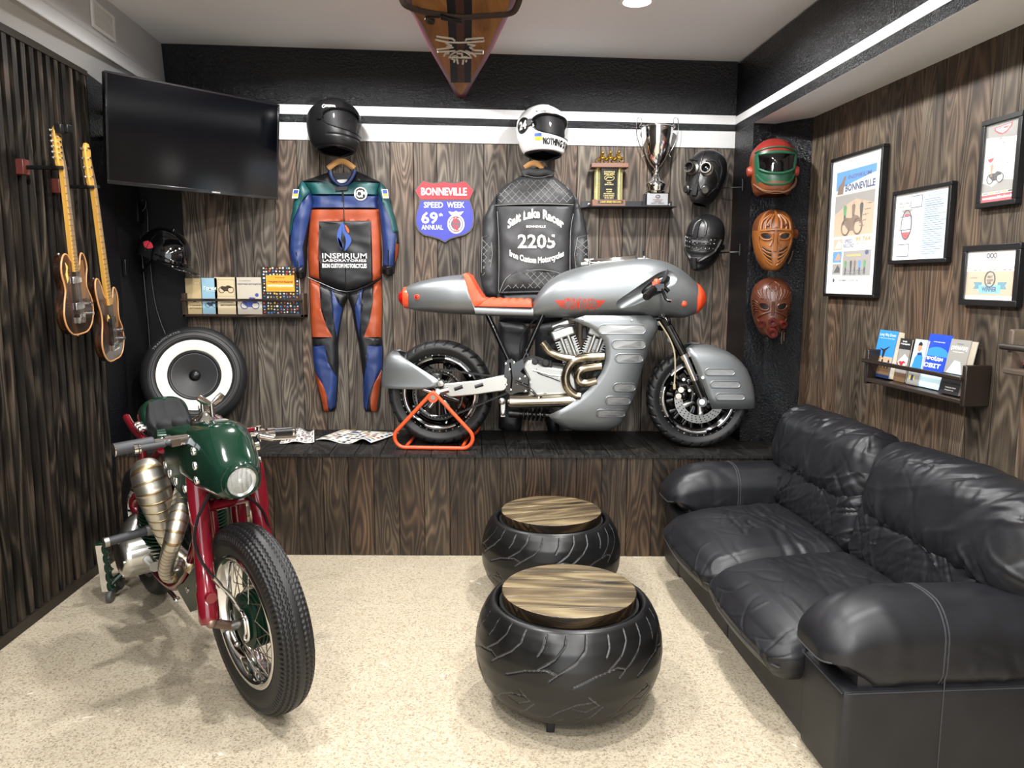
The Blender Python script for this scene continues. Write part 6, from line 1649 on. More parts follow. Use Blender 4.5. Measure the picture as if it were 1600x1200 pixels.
def helmet(label, ctr, yaw, pitch, roll, mat, sc, wt):
    H = Head(HT, ctr, yaw, pitch, roll, sc)
    t = thing('helmet', label, 'helmet', ctr)
    TT = 1.38
    hi = lambda a: (.058 - .012 * (a / TT) ** 2 - .03 * abs(a / TT) ** 6) * sc; lo = lambda a: (-.058 + .02 * (a / TT) ** 2 + .03 * abs(a / TT) ** 6) * sc
    b = B(); H.shell(b, 160, 100, hole=lambda a, z: abs(a) < TT and lo(a) < z < hi(a), disp=lambda a, z: -.004 * math.exp(-((z + .085 * sc) / .004) ** 2) * (abs(a) < 1.2) + .004 * math.exp(-((abs(a) - .45) / .1) ** 2) * (z > .06) )
    sh_ = obj('shell', b, mat, t, smooth=50, solid=.004)
    edge = [(a, hi(a)) for a in np.linspace(-TT, TT, 25)] + [(a, lo(a)) for a in np.linspace(TT, -TT, 25)]
    b = B(); b.tube([H.W(a, z, .0) for a, z in edge], .005, 8, closed=True); obj('gasket', b, M['blk'], sh_)
    b = B(); H.shell(b, 60, 40, k=-.018); obj('lining', b, M['blkm'], t)
    b = B(); G = []
    for a in np.linspace(-1.5, 1.5, 41): G.append([H.W(a, (lo(min(max(a, -TT), TT)) - .004) + (hi(min(max(a, -TT), TT)) - lo(min(max(a, -TT), TT)) + .008) * v, .007) for v in np.linspace(0, 1, 9)])
    b.grid(G); obj('visor', b, M['visor'], t)
    b = B()
    for s in (-1, 1): b.lathe([(0, -.0), (.02, .0), (.024, -.006), (.024, -.012)], H.fr(s * 1.42, .005 * sc, .012).translation, H.fr(s * 1.42, .005 * sc).to_3x3() @ Vector((0, 0, 1)), 20)
    obj('visor_pivot', b, M['blk'], sh_)
    b = B(); H.line(b, [(a, -.134 * sc) for a in np.linspace(-pi, pi, 25)[:-1]], .006, -.001, True); obj('edge_trim', b, M['blk'], sh_)
    def deco(b2, s, t0, z0, w, h, mi=0, bold=.03, sl=0.0):
        r = .13 * sc; put_text(b2, s, None, 0, 0, w, h, mi=mi, bold=bold, fn=lambda a, c: tuple(H.W(t0 + a / r, z0 + c + sl * a, .0065)))
    return H, t, sh_, deco
hc = W(523, 197, YB - .19)
H, hb_, shl, deco = helmet('matt black full face helmet on the wall above the race suit', hc, 1.0, -.05, .16, C('#0d0d0e', .42, spec=.35), 1.16, WH)
b = B(); deco(b, 'SIGMA', -1.0, .066, .07, .016, bold=.05); H.line(b, [(-1.36, .066), (-1.30, .078), (-1.22, .068), (-1.29, .056)], .0022, .003, True, sm=4); obj('lettering', b, WH, shl, smooth=0)
b = B(); H.patch(b, [(-.35, .10), (-.18, .115), (-.1, .085), (-.22, .09)], .004); H.patch(b, [(-.6, -.125), (-.35, -.128), (-.35, -.12), (-.6, -.116)], .004); obj('vent', b, M['blk'], shl)
hc = W(848, 205, YB - .19)
H, hb_, shl, deco = helmet('white full face helmet with black slogan on the wall above the jacket', hc, .78, -.05, .14, C('#dcdcda', .2, coat=.5), 1.12, WH)
b = B(); deco(b, 'NOTHING IS IMPOSSIBLE', .22, -.106, .32, .042, bold=.05); deco(b, 'SIGMA', -.82, .073, .045, .01, bold=.02); H.line(b, [(-1.15, .08), (-1.15, .066)], .0018, .003, sm=2); H.line(b, [(-1.2, .073), (-1.1, .073)], .0018, .003, sm=2); deco(b, 'INSPIRIUM', -.5, .115, .05, .008, bold=.02)
obj('lettering', b, M['blk'], shl, smooth=0)
b = B(); G = lambda z0, z1, mi: b.grid([[H.W(a, z, .006) for z in (z0, (z0 + z1) / 2, z1)] for a in np.linspace(-1.22, -.92, 7)], mi=mi); G(-.062, -.082, 0); G(-.082, -.102, 1); obj('flag_sticker', b, [C('#24489c', .4), C('#e8bd2a', .4)], shl)
b = B(); H.patch(b, [(-1.75 + .3 * math.cos(a), .0 + .05 * math.sin(a)) for a in np.linspace(0, 2 * pi, 17)[:-1]], .005, 0); deco(b, '24', -1.72, .0, .05, .05, mi=1, bold=.04); obj('number_sticker', b, [M['blk'], WH], shl, smooth=0)
for px, py in ((523, 197), (848, 205)):
    q = W(px, py, YB); b = B(); b.tube([(q.x, YB + .01, q.z - .0), (q.x, YB - .1, q.z)], .012, 10); b.lathe([(0, -.004), (.04, -.004), (.04, 0), (0, 0)], (q.x, YB, q.z), (0, 1, 0), 20)
    tagit(obj('helmet_bracket', b, M['blk'], loc=(q.x, YB, q.z)), 'black wall bracket behind the ' + ('matt black' if px < 700 else 'white') + ' helmet', 'bracket')

# masks
MT = [(-.15, .03, .09, .03), (-.14, .045, .112, .05), (-.1, .07, .122, .08), (-.05, .088, .122, .1), (0, .098, .118, .115), (.05, .102, .115, .12), (.1, .092, .1, .105), (.135, .065, .07, .075), (.152, .03, .03, .035), (.156, .001, .001, .001)]
def mask(label, ctr, yaw, pitch, roll, mat, sc, disp=None, mf=None, tab=MT):
    H = Head(tab, ctr, yaw, pitch, roll, sc); t = thing('leather_mask', label, 'mask', ctr)
    b = B(); H.shell(b, 90, 64, disp=disp, mf=mf); s = obj('shell', b, mat, t, smooth=60); return H, t, s
def rings_on(H, t, z, prof, mat, par, nm, n=28, tilt=None):
    X = H.fr(t, z); ax = X.to_3x3() @ Vector((0, 0, 1))
    if tilt is not None: ax = (ax * .5 + (H.X.to_3x3() @ Vector(tilt)) * .5).normalized()
    b = B(); b.lathe(prof, X.translation, ax, n); return obj(nm, b, mat, par)
bl1 = leather('black_mask_leather', '#1c1c1d', .3, 300, .4, (30, 30, 30), .3)
H, t, s = mask('black gas mask with two round goggles on the boarded wall', W(1103, 279, YB - .17), -.6, -.1, .12, bl1, 1.12)
for k in (-1, 1):
    e = rings_on(H, .36 * k, .03, [(.018, -.01), (.04, -.005), (.04, .008), (.028, .014), (.026, .04), (.033, .042), (.033, .055), (.026, .055), (.024, .02), (0, .02)], C('#6d6b66', .3, .9), s, 'goggle', tilt=(0, -1, .05))
    rings_on(H, .36 * k, .03, [(0, .036), (.012, .035), (.025, .03)], C('#0a0c10', .05, coat=.5), e, 'lens', tilt=(0, -1, .05))
    rings_on(H, .62 * k, -.09, [(.0, .03), (.018, .03), (.022, .022), (.026, .02), (.03, .0), (.032, -.02)], C('#4a4845', .35, .8), s, 'valve', tilt=(0, -1, -.3))
b = B(); H.line(b, [(0, .01), (0, -.04), (.1, -.07), (.25, -.1)], .01, .004); H.line(b, [(0, -.04), (-.1, -.07), (-.25, -.1)], .01, .004); H.line(b, [(0, .05), (0, .1), (0, .14)], .005, .002)
for k in (-1, 1): H.line(b, [(k * .7, .05), (k * 1.1, .0), (k * 1.4, -.06)], .007, .003); H.line(b, [(k * .2, .08), (k * .6, .09), (k * 1.0, .06)], .005, .003); H.line(b, [(k * .9, .1), (k * 1.2, .05), (k * 1.25, -.05), (k * .9, -.12)], .006, .003)
H.line(b, [(0, -.07), (0, -.1), (0, -.13)], .022, .01); obj('strap', b, bl1, s)
H, t, s = mask('black ribbed leather mask turned left, below the goggled one', W(1101, 379, YB - .17), -.55, .15, .12, bl1, 1.12, disp=lambda a, z: .004 * (math.sin(z * 120) > .3) * (abs(a) < 1) * (z < .05))
b = B()
for k in range(14): H.line(b, [(-.25 + .02 * math.sin(k), .04 + k * .007), (-.12, .042 + k * .007), (-.05, .04 + k * .007)], .006, .006, sm=2)
for k in (-1, 1):
    for z in (.05, .0, -.03): H.line(b, [(k * .1, z), (k * .5, z + .005), (k * 1.1, z)], .004, .004)
    H.line(b, [(k * .3, .06), (k * .3, .12), (k * .1, .148)], .008, .004)
    H.line(b, [(k * .2, -.1), (k * .6, -.07), (k * 1.0, -.04), (k * 1.3, .03)], .012, .004)
H.line(b, [(-.1, -.08), (-.1, -.11), (-.05, -.145)], .022, .008); obj('tube', b, bl1, s)
b = B()
for z in (.035, .012, -.018):
    for k in range(9): b.sph(H.W(-.9 + k * .22, z, .004), .0035, 8, 6)
obj_each('stud', b, M['steel'], s)
b = B(); H.line(b, [(1.3, -.02), (1.6, -.02), (1.8, -.02)], .014, .008); b.box(H.W(1.75, -.02, .02), (.02, .03, .03)); obj('buckle', b, M['blk'], s)
for (px, py, x1, y1), lb_ in (((1130, 294, 1163, 293), 'goggled black mask'), ((1128, 395, 1160, 394), 'ribbed black mask')):
    a, c = W(px - 8, py, YB - .14), Vector((1.427, YB - .22, W(x1, y1, 4.85).z)); b = B(); b.tube([a, c + Vector((-.015, 0, 0)), c + Vector((0.003, 0, 0))], .004, 8); b.tube([c + Vector((-.004, 0, -.02)), c + Vector((-.004, 0, .045))], .005, 8); b.sph(c + Vector((-.004, 0, .045)), .007)
    tagit(obj('mask_hook', b, M['blk'], loc=c), 'black wall rod holding the ' + lb_, 'hook')
# masks on the black pillar
YP = 4.53
H, t, s = mask('red and green racing mask with black visor, topmost on the pillar', W(1207, 263, YP), -.12, -.05, 0, [leather('red_mask_leather', '#7c231e', .35, 300), leather('green_mask_leather', '#184731', .35, 300), leather('tan_mask_leather', '#6a381b', .4, 300)], 1.14,
    mf=lambda a, z: 0 if z > .06 - .03 * abs(a) ** 2 * .3 and (z > .075 or abs(a) > 1.35) else (1 if abs(a) < 1.15 and z > -.1 else 2), tab=[(-.14, .07, .1, .04), (-.12, .088, .118, .07), (-.07, .1, .125, .09), (-.02, .108, .122, .11), (.04, .112, .12, .12), (.085, .1, .105, .11), (.12, .07, .075, .08), (.14, .035, .035, .04), (.146, .001, .001, .001)])
vz = [(a, .062 - .006 * abs(a)) for a in np.linspace(-.88, .88, 13)] + [(a, -.055 + .05 * abs(a) ** 2) for a in np.linspace(.8, -.8, 13)]
b = B(); H.patch(b, vz, .006); obj('visor', b, C('#050507', .06, coat=.8), s)
b = B(); b.tube([H.W(a, z, .006) for a, z in vz], .007, 8, closed=True); H.line(b, [(-1.1, .075), (-.5, .09), (0, .095), (.5, .09), (1.1, .075)], .005, .003); H.line(b, [(-1.0, -.05), (-.6, -.1), (0, -.115), (.6, -.1), (1.0, -.05)], .006, .003); obj('visor_frame', b, C('#1c5038', .35), s)
for k in (-1, 1): rings_on(H, 1.5 * k, -.02, [(0, .025), (.024, .02), (.03, .008), (.03, -.01)], C('#8c3425', .4), s, 'ear_knob')
b = B(); H.line(b, [(-1.2, -.1), (-.6, -.145), (0, -.152), (.6, -.145), (1.5, -.06)], .004, .012); H.line(b, [(-1.0, -.12), (-.5, -.155), (.3, -.16), (1.0, -.12), (1.6, -.05)], .003, .016); obj('strap', b, C('#6b4a35', .5), s)
tan = leather('honey_leather', '#7d4a1f', .3, 260, .3, (25, 25, 25), .25); tand = leather('brown_leather_strips', '#4f2912', .35, 260)
H, t, s = mask('honey coloured leather mask with slit vents, middle one on the pillar', W(1207, 376, YP), -.2, .05, 0, [tan, tand], 1.14, mf=lambda a, z: 1 if z > .055 and abs(math.sin(a * 4)) > .4 else 0)
eye = lambda cx, cz, w, h, tl: [(cx + w * math.cos(q), cz + h * math.sin(q) + tl * math.cos(q)) for q in np.linspace(0, 2 * pi, 15)[:-1]]
b = B()
for k in (-1, 1): H.patch(b, eye(.42 * k, .025, .22, .014, .004 * k), .004)
for j in range(3):
    for k in (-1, 1): H.line(b, [(k * .18, -.06 - j * .024), (k * .4, -.052 - j * .02), (k * .62, -.035 - j * .018)], .004, .003)
obj('opening', b, M['blk'], s)
b = B()
for k in (-1, 1):
    b.tube([H.W(a, z, .004) for a, z in eye(.42 * k, .025, .3, .021, .004 * k)], .0055, 8, closed=True)
    H.line(b, [(k * .1, .04), (k * .12, 0), (k * .22, -.03)], .006, .004); H.line(b, [(k * .75, .04), (k * .85, -.02), (k * .5, -.11), (k * .15, -.14)], .005, .003)
    for j in range(3): H.line(b, [(k * (.2 + j * .25), .06), (k * (.22 + j * .22), .11), (k * .1 * j + k * .1, .145)], .0065, .004)
    for j in range(3): H.line(b, [(k * .16, -.072 - j * .024), (k * .4, -.064 - j * .02), (k * .66, -.045 - j * .018)], .0045, .004)
H.line(b, [(0, .05), (0, 0), (0, -.035), (0, -.06)], .011, .004); H.line(b, [(-.7, .055), (0, .062), (.7, .055)], .008, .004); obj('ridge', b, tan, s)
b = B()
for a, z in ((-.35, .085), (.42, .085), (0, .068), (0, .055)): b.lathe([(0, .012), (.008, .01), (.01, 0)], H.fr(a, z).translation, H.fr(a, z).to_3x3() @ Vector((0, 0, 1)), 12)
H.line(b, [(1.2, .03), (1.4, .05), (1.5, .02)], .02, .004); obj('fitting', b, tand, s)
b = B(); H.line(b, [(1.0, -.06), (1.2, -.1), (1.25, -.13)], .003, .02); obj('lace', b, C('#4a3320', .6), s)
br_ = leather('chestnut_leather', '#4c2717', .3, 260, .3, (25, 25, 25), .25); rd_ = leather('oxblood_leather', '#4a1812', .28, 260)
H, t, s = mask('brown leather mask with carved lines and snout, lowest on the pillar', W(1204, 480, YP), -.22, .02, 0, br_, 1.12)
b = B()
for k in (-1, 1): H.patch(b, eye(.42 * k, .01, .2, .015, .005 * k), .004)
obj('opening', b, M['blk'], s)
b = B()
for k in (-1, 1):
    b.tube([H.W(a, z, .004) for a, z in eye(.42 * k, .01, .27, .021, .005 * k)], .005, 8, closed=True)
    for j in range(5): H.line(b, [(k * (.1 + j * .12), .045 + j * .003), (k * (.14 + j * .2), .085), (k * (.1 + j * .24), .125 - j * .008)], .0035, .003)
    for j in range(5): H.line(b, [(k * .75, .03 - j * .012), (k * 1.0, .045 - j * .016), (k * 1.2, .04 - j * .02)], .0032, .003)
    H.line(b, [(k * .1, -.02), (k * .5, -.035), (k * .9, -.06), (k * .6, -.1)], .005, .003); H.line(b, [(k * .05, .1), (k * .3, .13), (k * .1, .15)], .004, .003)
H.line(b, [(0, .04), (0, 0), (0, -.04)], .01, .003); obj('ridge', b, br_, s)
for a, z, r, L in ((-.6, -.085, .022, .02), (.6, -.085, .022, .03), (0, -.075, .024, .03), (0, -.125, .027, .055)):
    rings_on(H, a, z, [(0, L - .01), (r * .55, L - .008), (r * .6, L), (r, L), (r * 1.05, L - .006), (r * .85, L * .4), (r * 1.0, -.01)], rd_, s, 'snout', tilt=(0, -1, -.5))
b = B(); H.line(b, [(.9, -.08), (1.0, -.13), (1.0, -.148)], .003, .01); q = H.W(1.0, -.14, .01); b.tube([q, q + Vector((0, 0, -.07))], .003, 6); b.tube([q + Vector((.012, 0, 0)), q + Vector((.014, 0, -.05))], .003, 6); obj('lace', b, C('#4a3320', .6), s)
for i, (px, py) in enumerate(((1207, 263), (1207, 376), (1204, 480))):
    q = W(px, py, YP + .03); b = B(); b.tube([q, Vector((q.x, 4.772 - max(0, q.x - 1.579) * 1.2, q.z))], .01, 8)
    tagit(obj('mask_peg', b, M['blk'], loc=q), 'black peg behind the ' + ('red and green mask', 'honey coloured mask', 'brown snouted mask')[i], 'peg')

# ---- glossy cap-shaped helmet with red lips
cp_c = W(258, 394, YB - .16)
CX = Matrix.Translation(cp_c) @ Matrix.Rotation(.42, 4, 'Y') @ Matrix.Rotation(1.28, 4, 'Z') @ Matrix.Scale(1.16, 4)
cp = thing('helmet', 'glossy black cap shaped helmet with red lips decal, peak to the right', 'helmet', cp_c)
b = B(CX); rs = []
for i in range(25):
    a = pi / 2 * i / 24; z = .148 * math.sin(a) - .02; f = math.cos(a) ** .85
    rs.append([Vector((.118 * f * math.sin(t), -.15 * f * math.cos(t), z - .045 * (0.5 - .5 * math.cos(t + pi)) * 0)) for t in np.linspace(0, 2 * pi, 49)[:-1]])
lowr = [Vector((.117 * math.sin(t), -.15 * math.cos(t), -.03 - .04 * (.5 + .5 * math.cos(t + pi)))) for t in np.linspace(0, 2 * pi, 49)[:-1]]
b.rings([lowr] + rs, cap=False); b.rings([lowr, [v * .93 for v in lowr]], cap=False)
gl_ = C('#060608', .06, coat=1.0); cs = obj('shell', b, gl_, cp, smooth=60)
b = B(CX); G = []
for u in np.linspace(0, 1, 9): G.append([Vector((math.sin(t) * (.112 + .012 * u), -.14 * math.cos(t) - .10 * u * math.cos(t * .9) ** .7, -.02 - .012 * u - .015 * math.sin(t) ** 2)) for t in np.linspace(-1.25, 1.25, 25)])
b.grid(G); pk = obj('peak', b, gl_, cp, solid=.006, smooth=60)
b = B(CX); b.tube(spline([(math.sin(t) * .119, -.152 * math.cos(t), -.012) for t in np.linspace(-1.3, 1.3, 9)], 3), .004, 8); b.tube([(.119 * math.cos(a), 0.02, .148 * math.sin(a) - .02) for a in np.linspace(0, pi, 30)], .002, 6); b.sph((0, 0, .13), .012); obj('seam', b, gl_, cs)
def cap_s(u, v): 
    t = -1.72 + u / .12; z = .015 + v; f = math.sqrt(max(0, 1 - ((z + .02) / .148) ** 2)) ** .85; return Vector((.1205 * f * math.sin(t), -.1525 * f * math.cos(t), z))
lips = [(-.032, 0), (-.015, .016), (-.005, .019), (0, .015), (.005, .019), (.015, .016), (.032, 0), (.015, -.016), (0, -.02), (-.015, -.016)]
b = B(CX); pts = spline([(x, y) for x, y in lips], 3, True); b.rings([[cap_s(p[0] * q, p[1] * q) for p in pts] for q in (1, .7, .4, .02)], cap=True); b.add([cap_s(x, y) * 1.004 for x, y in ((-.026, 0), (0, .003), (.026, 0), (0, -.004))], [(0, 1, 2, 3)], mi=1); obj('lips_decal', b, [C('#c83c4a', .3), M['blk']], cs, smooth=0)
a = Vector(W(232, 424, YB - .03)); b = B(); b.tube([Vector((a.x - .05, YB - .0, a.z - .02)), Vector((a.x - .05, YB - .05, a.z - .02)), cp_c + Vector((-.06, .04, -.0))], .006, 8, sm=0); tagit(obj('helmet_hook', b, M['blk'], loc=a), 'black wire hook holding the cap shaped helmet', 'hook')

# ---- bookshelf rail on the left with five old booklets
z9 = lambda x, y, z=.08: W(200 + x / 3.637, 350 + y / 3.637, YB - z); DZ = .10
sA, sB = z9(308, 515, DZ), z9(1000, 520, DZ)
shx = thing('book_shelf', 'dark wooden wall rail shelf holding old motorcycle booklets under the cap helmet', 'shelf', ((sA.x + sB.x) / 2, YB - .05, sA.z))
dw = wood('dark_shelf_wood', '#0e0a07', '#332820', '#77675a', .4, 8); rnd = lambda: random.uniform(0, 40)
def wbox(b, x0, x1, y0, y1, z0, z1):
    n0 = len(b.f); b.bb(x0, x1, y0, y1, z0, z1); u, v = rnd(), rnd(); ax = max(range(3), key=lambda i: (x1 - x0, y1 - y0, z1 - z0)[i])
    for f in range(n0, len(b.f)):
        out = []
        for i in b.f[f]:
            p = Vector(b.v[i]); o_ = [0, 1, 2]; o_.remove(ax); out.append((u + p[o_[0]] + p[o_[1]], v + p[ax]))
        b.uv[f] = out
zb0 = z9(650, 530, DZ).z; zr = z9(650, 433, DZ).z
b = B(); wbox(b, sA.x, sB.x, YB - DZ, YB - .002, zb0, zb0 + .018); obj('bottom_board', b, dw, shx, bevel=.002)
for x0 in (sA.x, sB.x - .022): b = B(); wbox(b, x0, x0 + .022, YB - DZ, YB - .002, zb0, zb0 + .155); obj('end_board', b, dw, shx, bevel=.003)
b = B(); wbox(b, sA.x - .005, sB.x - .005, YB - DZ - .008, YB - DZ + .008, zr - .009, zr + .009); obj('front_rail', b, dw, shx, bevel=.003)
def booklet(name, label, x0, x1, ytop, ybot, col, deco, th=.012, tilt=.0, zo=.05, grp='old booklets on the left rail shelf'):
    p0, p1 = z9(x0, ybot, zo), z9(x1, ytop, zo); w, h = p1.x - p0.x, p1.z - p0.z
    t = thing(name, label, 'book', (p0.x + w / 2, YB - zo, zb0 + .018), grp); F = Matrix.Translation((p0.x, YB - zo, zb0 + .0185)) @ Matrix.Rotation(tilt, 4, 'X') @ Matrix.Rotation(pi / 2, 4, 'X')
    b = B(F); b.bb(0, w, 0, h, -th * .45, th * .45); obj('pages', b, M['paper'], t)
    b = B(F); b.bb(-.001, w + .001, -.0, h, th * .45, th * .5); b.bb(-.001, w + .001, 0, h, -th * .5, -th * .45); b.bb(-.002, -.001, 0, h, -th * .5, th * .5); cv = obj('cover', b, C(col, .6), t)
    b = B(F); mats = deco(b, w, h, th * .5 + .0006); obj('print', b, mats, cv, smooth=0); return t
def bike_draw(b, F, cx, cy, w, z, mi=0):
    r = w * .2
    for s in (-1, 1): b.tube([Vector((cx + s * w * .3 + r * math.cos(a), cy + r * math.sin(a), z)) for a in np.linspace(0, 2 * pi, 17)[:-1]], w * .022, 5, closed=True, mi=mi)
    b.add([Vector((cx + x * w, cy + y * w, z)) for x, y in ((-.4, .1), (-.3, .25), (-.05, .22), (.1, .3), (.3, .25), (.38, .12), (.15, .1), (.1, -.1), (-.15, -.1))], [tuple(range(9))], mi=mi)
def T(b, s, x, y, w, h, z, mi=0, bold=.03): put_text(b, s, None, 0, 0, w, h, mi=mi, bold=bold, fn=lambda a, c: (x + a, y + c, z)) if b.xf is None else put_text_l(b, s, x, y, w, h, z, mi, bold)
def put_text_l(b, s, x, y, w, h, z, mi, bold):
    xf = b.xf; put_text(b, s, Matrix(), x, y, w, h, mi=mi, bold=bold, z=z)
def Rr(b, x0, x1, y0, y1, z, mi=0): b.add([Vector((x0, y0, z)), Vector((x1, y0, z)), Vector((x1, y1, z)), Vector((x0, y1, z))], [(0, 1, 2, 3)], mi=mi)
def d1_(b, w, h, z): T(b, 'ГОНКИ', w * .58, h * .24, w * .7, h * .035, z, 0, .05); T(b, 'МОТОЦИКЛЫ', w * .58, h * .16, w * .75, h * .035, z, 0, .05); T(b, 'ДОСААФ', w * .72, h * .87, w * .3, h * .018, z, 1); bike_draw(b, None, w * .55, h * .36, w * .5, z, 0); return [C('#2a2018', .7), C('#efe3c8', .7)]
def d2_(b, w, h, z): T(b, 'Гонки', w * .55, h * .72, w * .8, h * .1, z, 0, .02); T(b, 'МОТОЦИКЛОВ', w * .6, h * .64, w * .6, h * .025, z, 0, .03); bike_draw(b, None, w * .6, h * .25, w * .75, z, 1); return [C('#f0f0ea', .6), C('#2c3e50', .6)]
def d3_(b, w, h, z):
    bike_draw(b, None, w * .52, h * .66, w * .68, z, 0); T(b, 'СПОРТИВНЫЕ', w * .52, h * .32, w * .6, h * .03, z, 0, .03); T(b, 'МОТОЦИКЛЫ', w * .58, h * .24, w * .7, h * .05, z, 0, .05)
    for x0, x1, y0, y1 in ((.1, .9, .93, .935), (.1, .9, .48, .485), (.1, .11, .48, .935), (.89, .9, .48, .935)): Rr(b, w * x0, w * x1, h * y0, h * y1, z, 0)
    return [C('#3a2f22', .7)]
def d4_(b, w, h, z): T(b, 'Л. КУЗНЕЦОВ', w * .35, h * .9, w * .4, h * .02, z, 0); T(b, 'ГОНОЧНЫЕ МОТОЦИКЛЫ', w * .5, h * .81, w * .85, h * .055, z, 0, .03); bike_draw(b, None, w * .5, h * .24, w * .66, z, 1); b.add([Vector((w * x, h * y, z + .0004)) for x, y in ((.4, .34), (.5, .46), (.68, .45), (.72, .4), (.6, .36), (.55, .3))], [tuple(range(6))], mi=1); b.add([Vector((w * .76 + .012 * math.cos(a), h * .52 + .012 * math.sin(a), z + .0003)) for a in np.linspace(0, 2 * pi, 13)[:-1]], [tuple(range(12))], mi=1); return [C('#3c3c40', .7), C('#3a4a8c', .6)]
def d5_(b, w, h, z):
    rg = random.Random(5)
    for i in range(11):
        for j in range(15):
            x, y = w * (.06 + i * .088 + rg.uniform(-.015, .015)), h * (.04 + j * .066 + rg.uniform(-.01, .01)); r = rg.uniform(.004, .0065); b.add([Vector((x + r * rg.uniform(.9, 1.3) * math.cos(a), y + r * math.sin(a), z)) for a in np.linspace(0, 2 * pi, 11)[:-1]], [tuple(range(10))], mi=rg.randrange(2, 7))
    Rr(b, w * .12, w * .88, h * .48, h * .82, z + .0006, 1); T(b, 'ЭНЦИКЛОПЕДИЯ', w * .5, h * .68, w * .68, h * .045, z + .001, 7, .05); T(b, 'МОТОЦИКЛОВ', w * .5, h * .6, w * .68, h * .05, z + .001, 0, .06); T(b, 'МАРКИ МОДЕЛИ КОНСТРУКЦИИ', w * .5, h * .53, w * .6, h * .015, z + .001, 7); T(b, 'РОЗОВ', w * .5, h * .77, w * .25, h * .02, z + .001, 7)
    return [C('#f4ead0', .5), C('#e39a2d', .5), C('#c9c4b4', .5), C('#b34a38', .5), C('#4d78a8', .5), C('#d2a94a', .5), C('#e9e6e0', .5), C('#7a2a1c', .5)]
booklet('booklet', 'tan booklet at the left end of the rail shelf', 338, 417, 310, 512, '#c0aa80', d1_)
booklet('booklet', 'pale blue booklet, second on the rail shelf', 426, 504, 308, 512, '#8fb4c6', d2_)
booklet('booklet', 'beige booklet with dark motorcycle drawing, middle of the rail shelf', 503, 617, 303, 512, '#cbbb98', d3_)
booklet('booklet', 'grey booklet with blue rider drawing on the rail shelf', 619, 768, 303, 512, '#bdb5a6', d4_)
booklet('book', 'black motorcycle encyclopedia covered in badges with orange title label', 770, 972, 243, 512, '#17161a', d5_, th=.028, zo=.045)

# ---- loudspeaker built into a tyre, leaning on the wall
SPX = Matrix.Translation(W(305, 588, 4.83)) @ Matrix.Rotation(.36, 4, 'Z') @ Matrix.Rotation(math.radians(-12), 4, 'X') @ Matrix.Rotation(pi / 2, 4, 'X')      # local z towards the viewer
sp_ = thing('tyre_loudspeaker', 'tyre with white wall and black speaker cone leaning on the wall', 'loudspeaker', W(305, 660, 4.83))
R_ = .318; b = B(SPX); b.lathe([(.20, -.09), (.25, -.1), (.29, -.095), (.312, -.07), (R_, -.03), (R_, .03), (.312, .065), (.30, .085), (.275, .1), (.25, .106), (.235, .104), (.225, .095), (.222, .07), (.2, .06)], (0, 0, 0), (0, 0, 1), 96)
b.lathe([(.270, .1015), (.272, .104), (.274, .1015)], (0, 0, 0), (0, 0, 1), 90); b.lathe([(.246, .106), (.248, .1085), (.25, .106)], (0, 0, 0), (0, 0, 1), 90); ty = obj('tyre', b, M['rubber'], sp_, smooth=50)
b = B(SPX); put_text(b, "TRANSPORTER", Matrix(), 0, 0, .2, .014, bold=.02, fn=lambda a, c: ((.284 + c) * math.sin(a / .284 - .6), (.284 + c) * math.cos(a / .284 - .6), .0975)); obj("lettering", b, C("#3a3a3c", .5), ty, smooth=0)
b = B(SPX); b.lathe([(.158, .07), (.158, .09), (.163, .094), (.222, .094), (.224, .08), (.224, .06)], (0, 0, 0), (0, 0, 1), 80); wr = obj('white_ring', b, C('#d6d4ca', .55), sp_)
b = B(SPX)
for k in range(6): a = 2 * pi * (k + .3) / 6; b.lathe([(0, .0955), (.005, .095), (.006, .093)], (.2 * math.cos(a), .2 * math.sin(a), 0), (0, 0, 1), 10)
obj_each('screw', b, C('#c8c6be', .4), wr)
pr = [(.158, .088), (.150, .093), (.142, .09), (.138, .082)] + [(.136 - .0045 * k, .082 - .0014 * k + (.0012 if k % 2 else 0)) for k in range(22)] + [(.034, .05)]
b = B(SPX); b.lathe(pr, (0, 0, 0), (0, 0, 1), 72); cn = obj('speaker_cone', b, C('#101012', .45), sp_, smooth=30)
b = B(SPX); b.lathe([(.034, .05), (.03, .06), (.018, .067), (0, .07)], (0, -.0, 0), (0, 0, 1), 36); obj('dust_cap', b, C('#0c0c0d', .3), cn)
b = B(SPX); b.lathe([(0, -.08), (.2, -.08), (.22, .05), (.2, .062)], (0, 0, 0), (0, 0, 1), 48); obj('back_plate', b, M['blkm'], sp_)

# ---- junction box with cables by the black door
q = W(210, 330, YB - .03); jb = thing('junction_box', 'small black junction box with cables on the boarded wall beside the black door', 'junction box', q)
b = B(); b.bb(W(201, 330, YB - .05).x, W(218, 330, YB - .05).x, YB - .07, YB + .01, W(210, 347, YB - .05).z, W(210, 313, YB - .05).z); obj('casing', b, M['blk'], jb, bevel=.004)
b = B(); X_ = lambda x, y, z=.012: W(x, y, YB - z)
b.tube([X_(213, 345), X_(222, 450), X_(228, 520), X_(232, 600), X_(233, 650)], .006, 8); b.tube([X_(217, 345), X_(227, 455), X_(233, 520), X_(237, 600)], .005, 8); b.tube([X_(222, 318), X_(230, 330), X_(232, 380), X_(240, 460), X_(250, 500), X_(262, 530)], .004, 8, sm=4); b.tube([X_(218, 318), X_(226, 310), X_(228, 322), X_(218, 335)], .005, 8, sm=3)
obj('cable', b, M['blk'], jb)

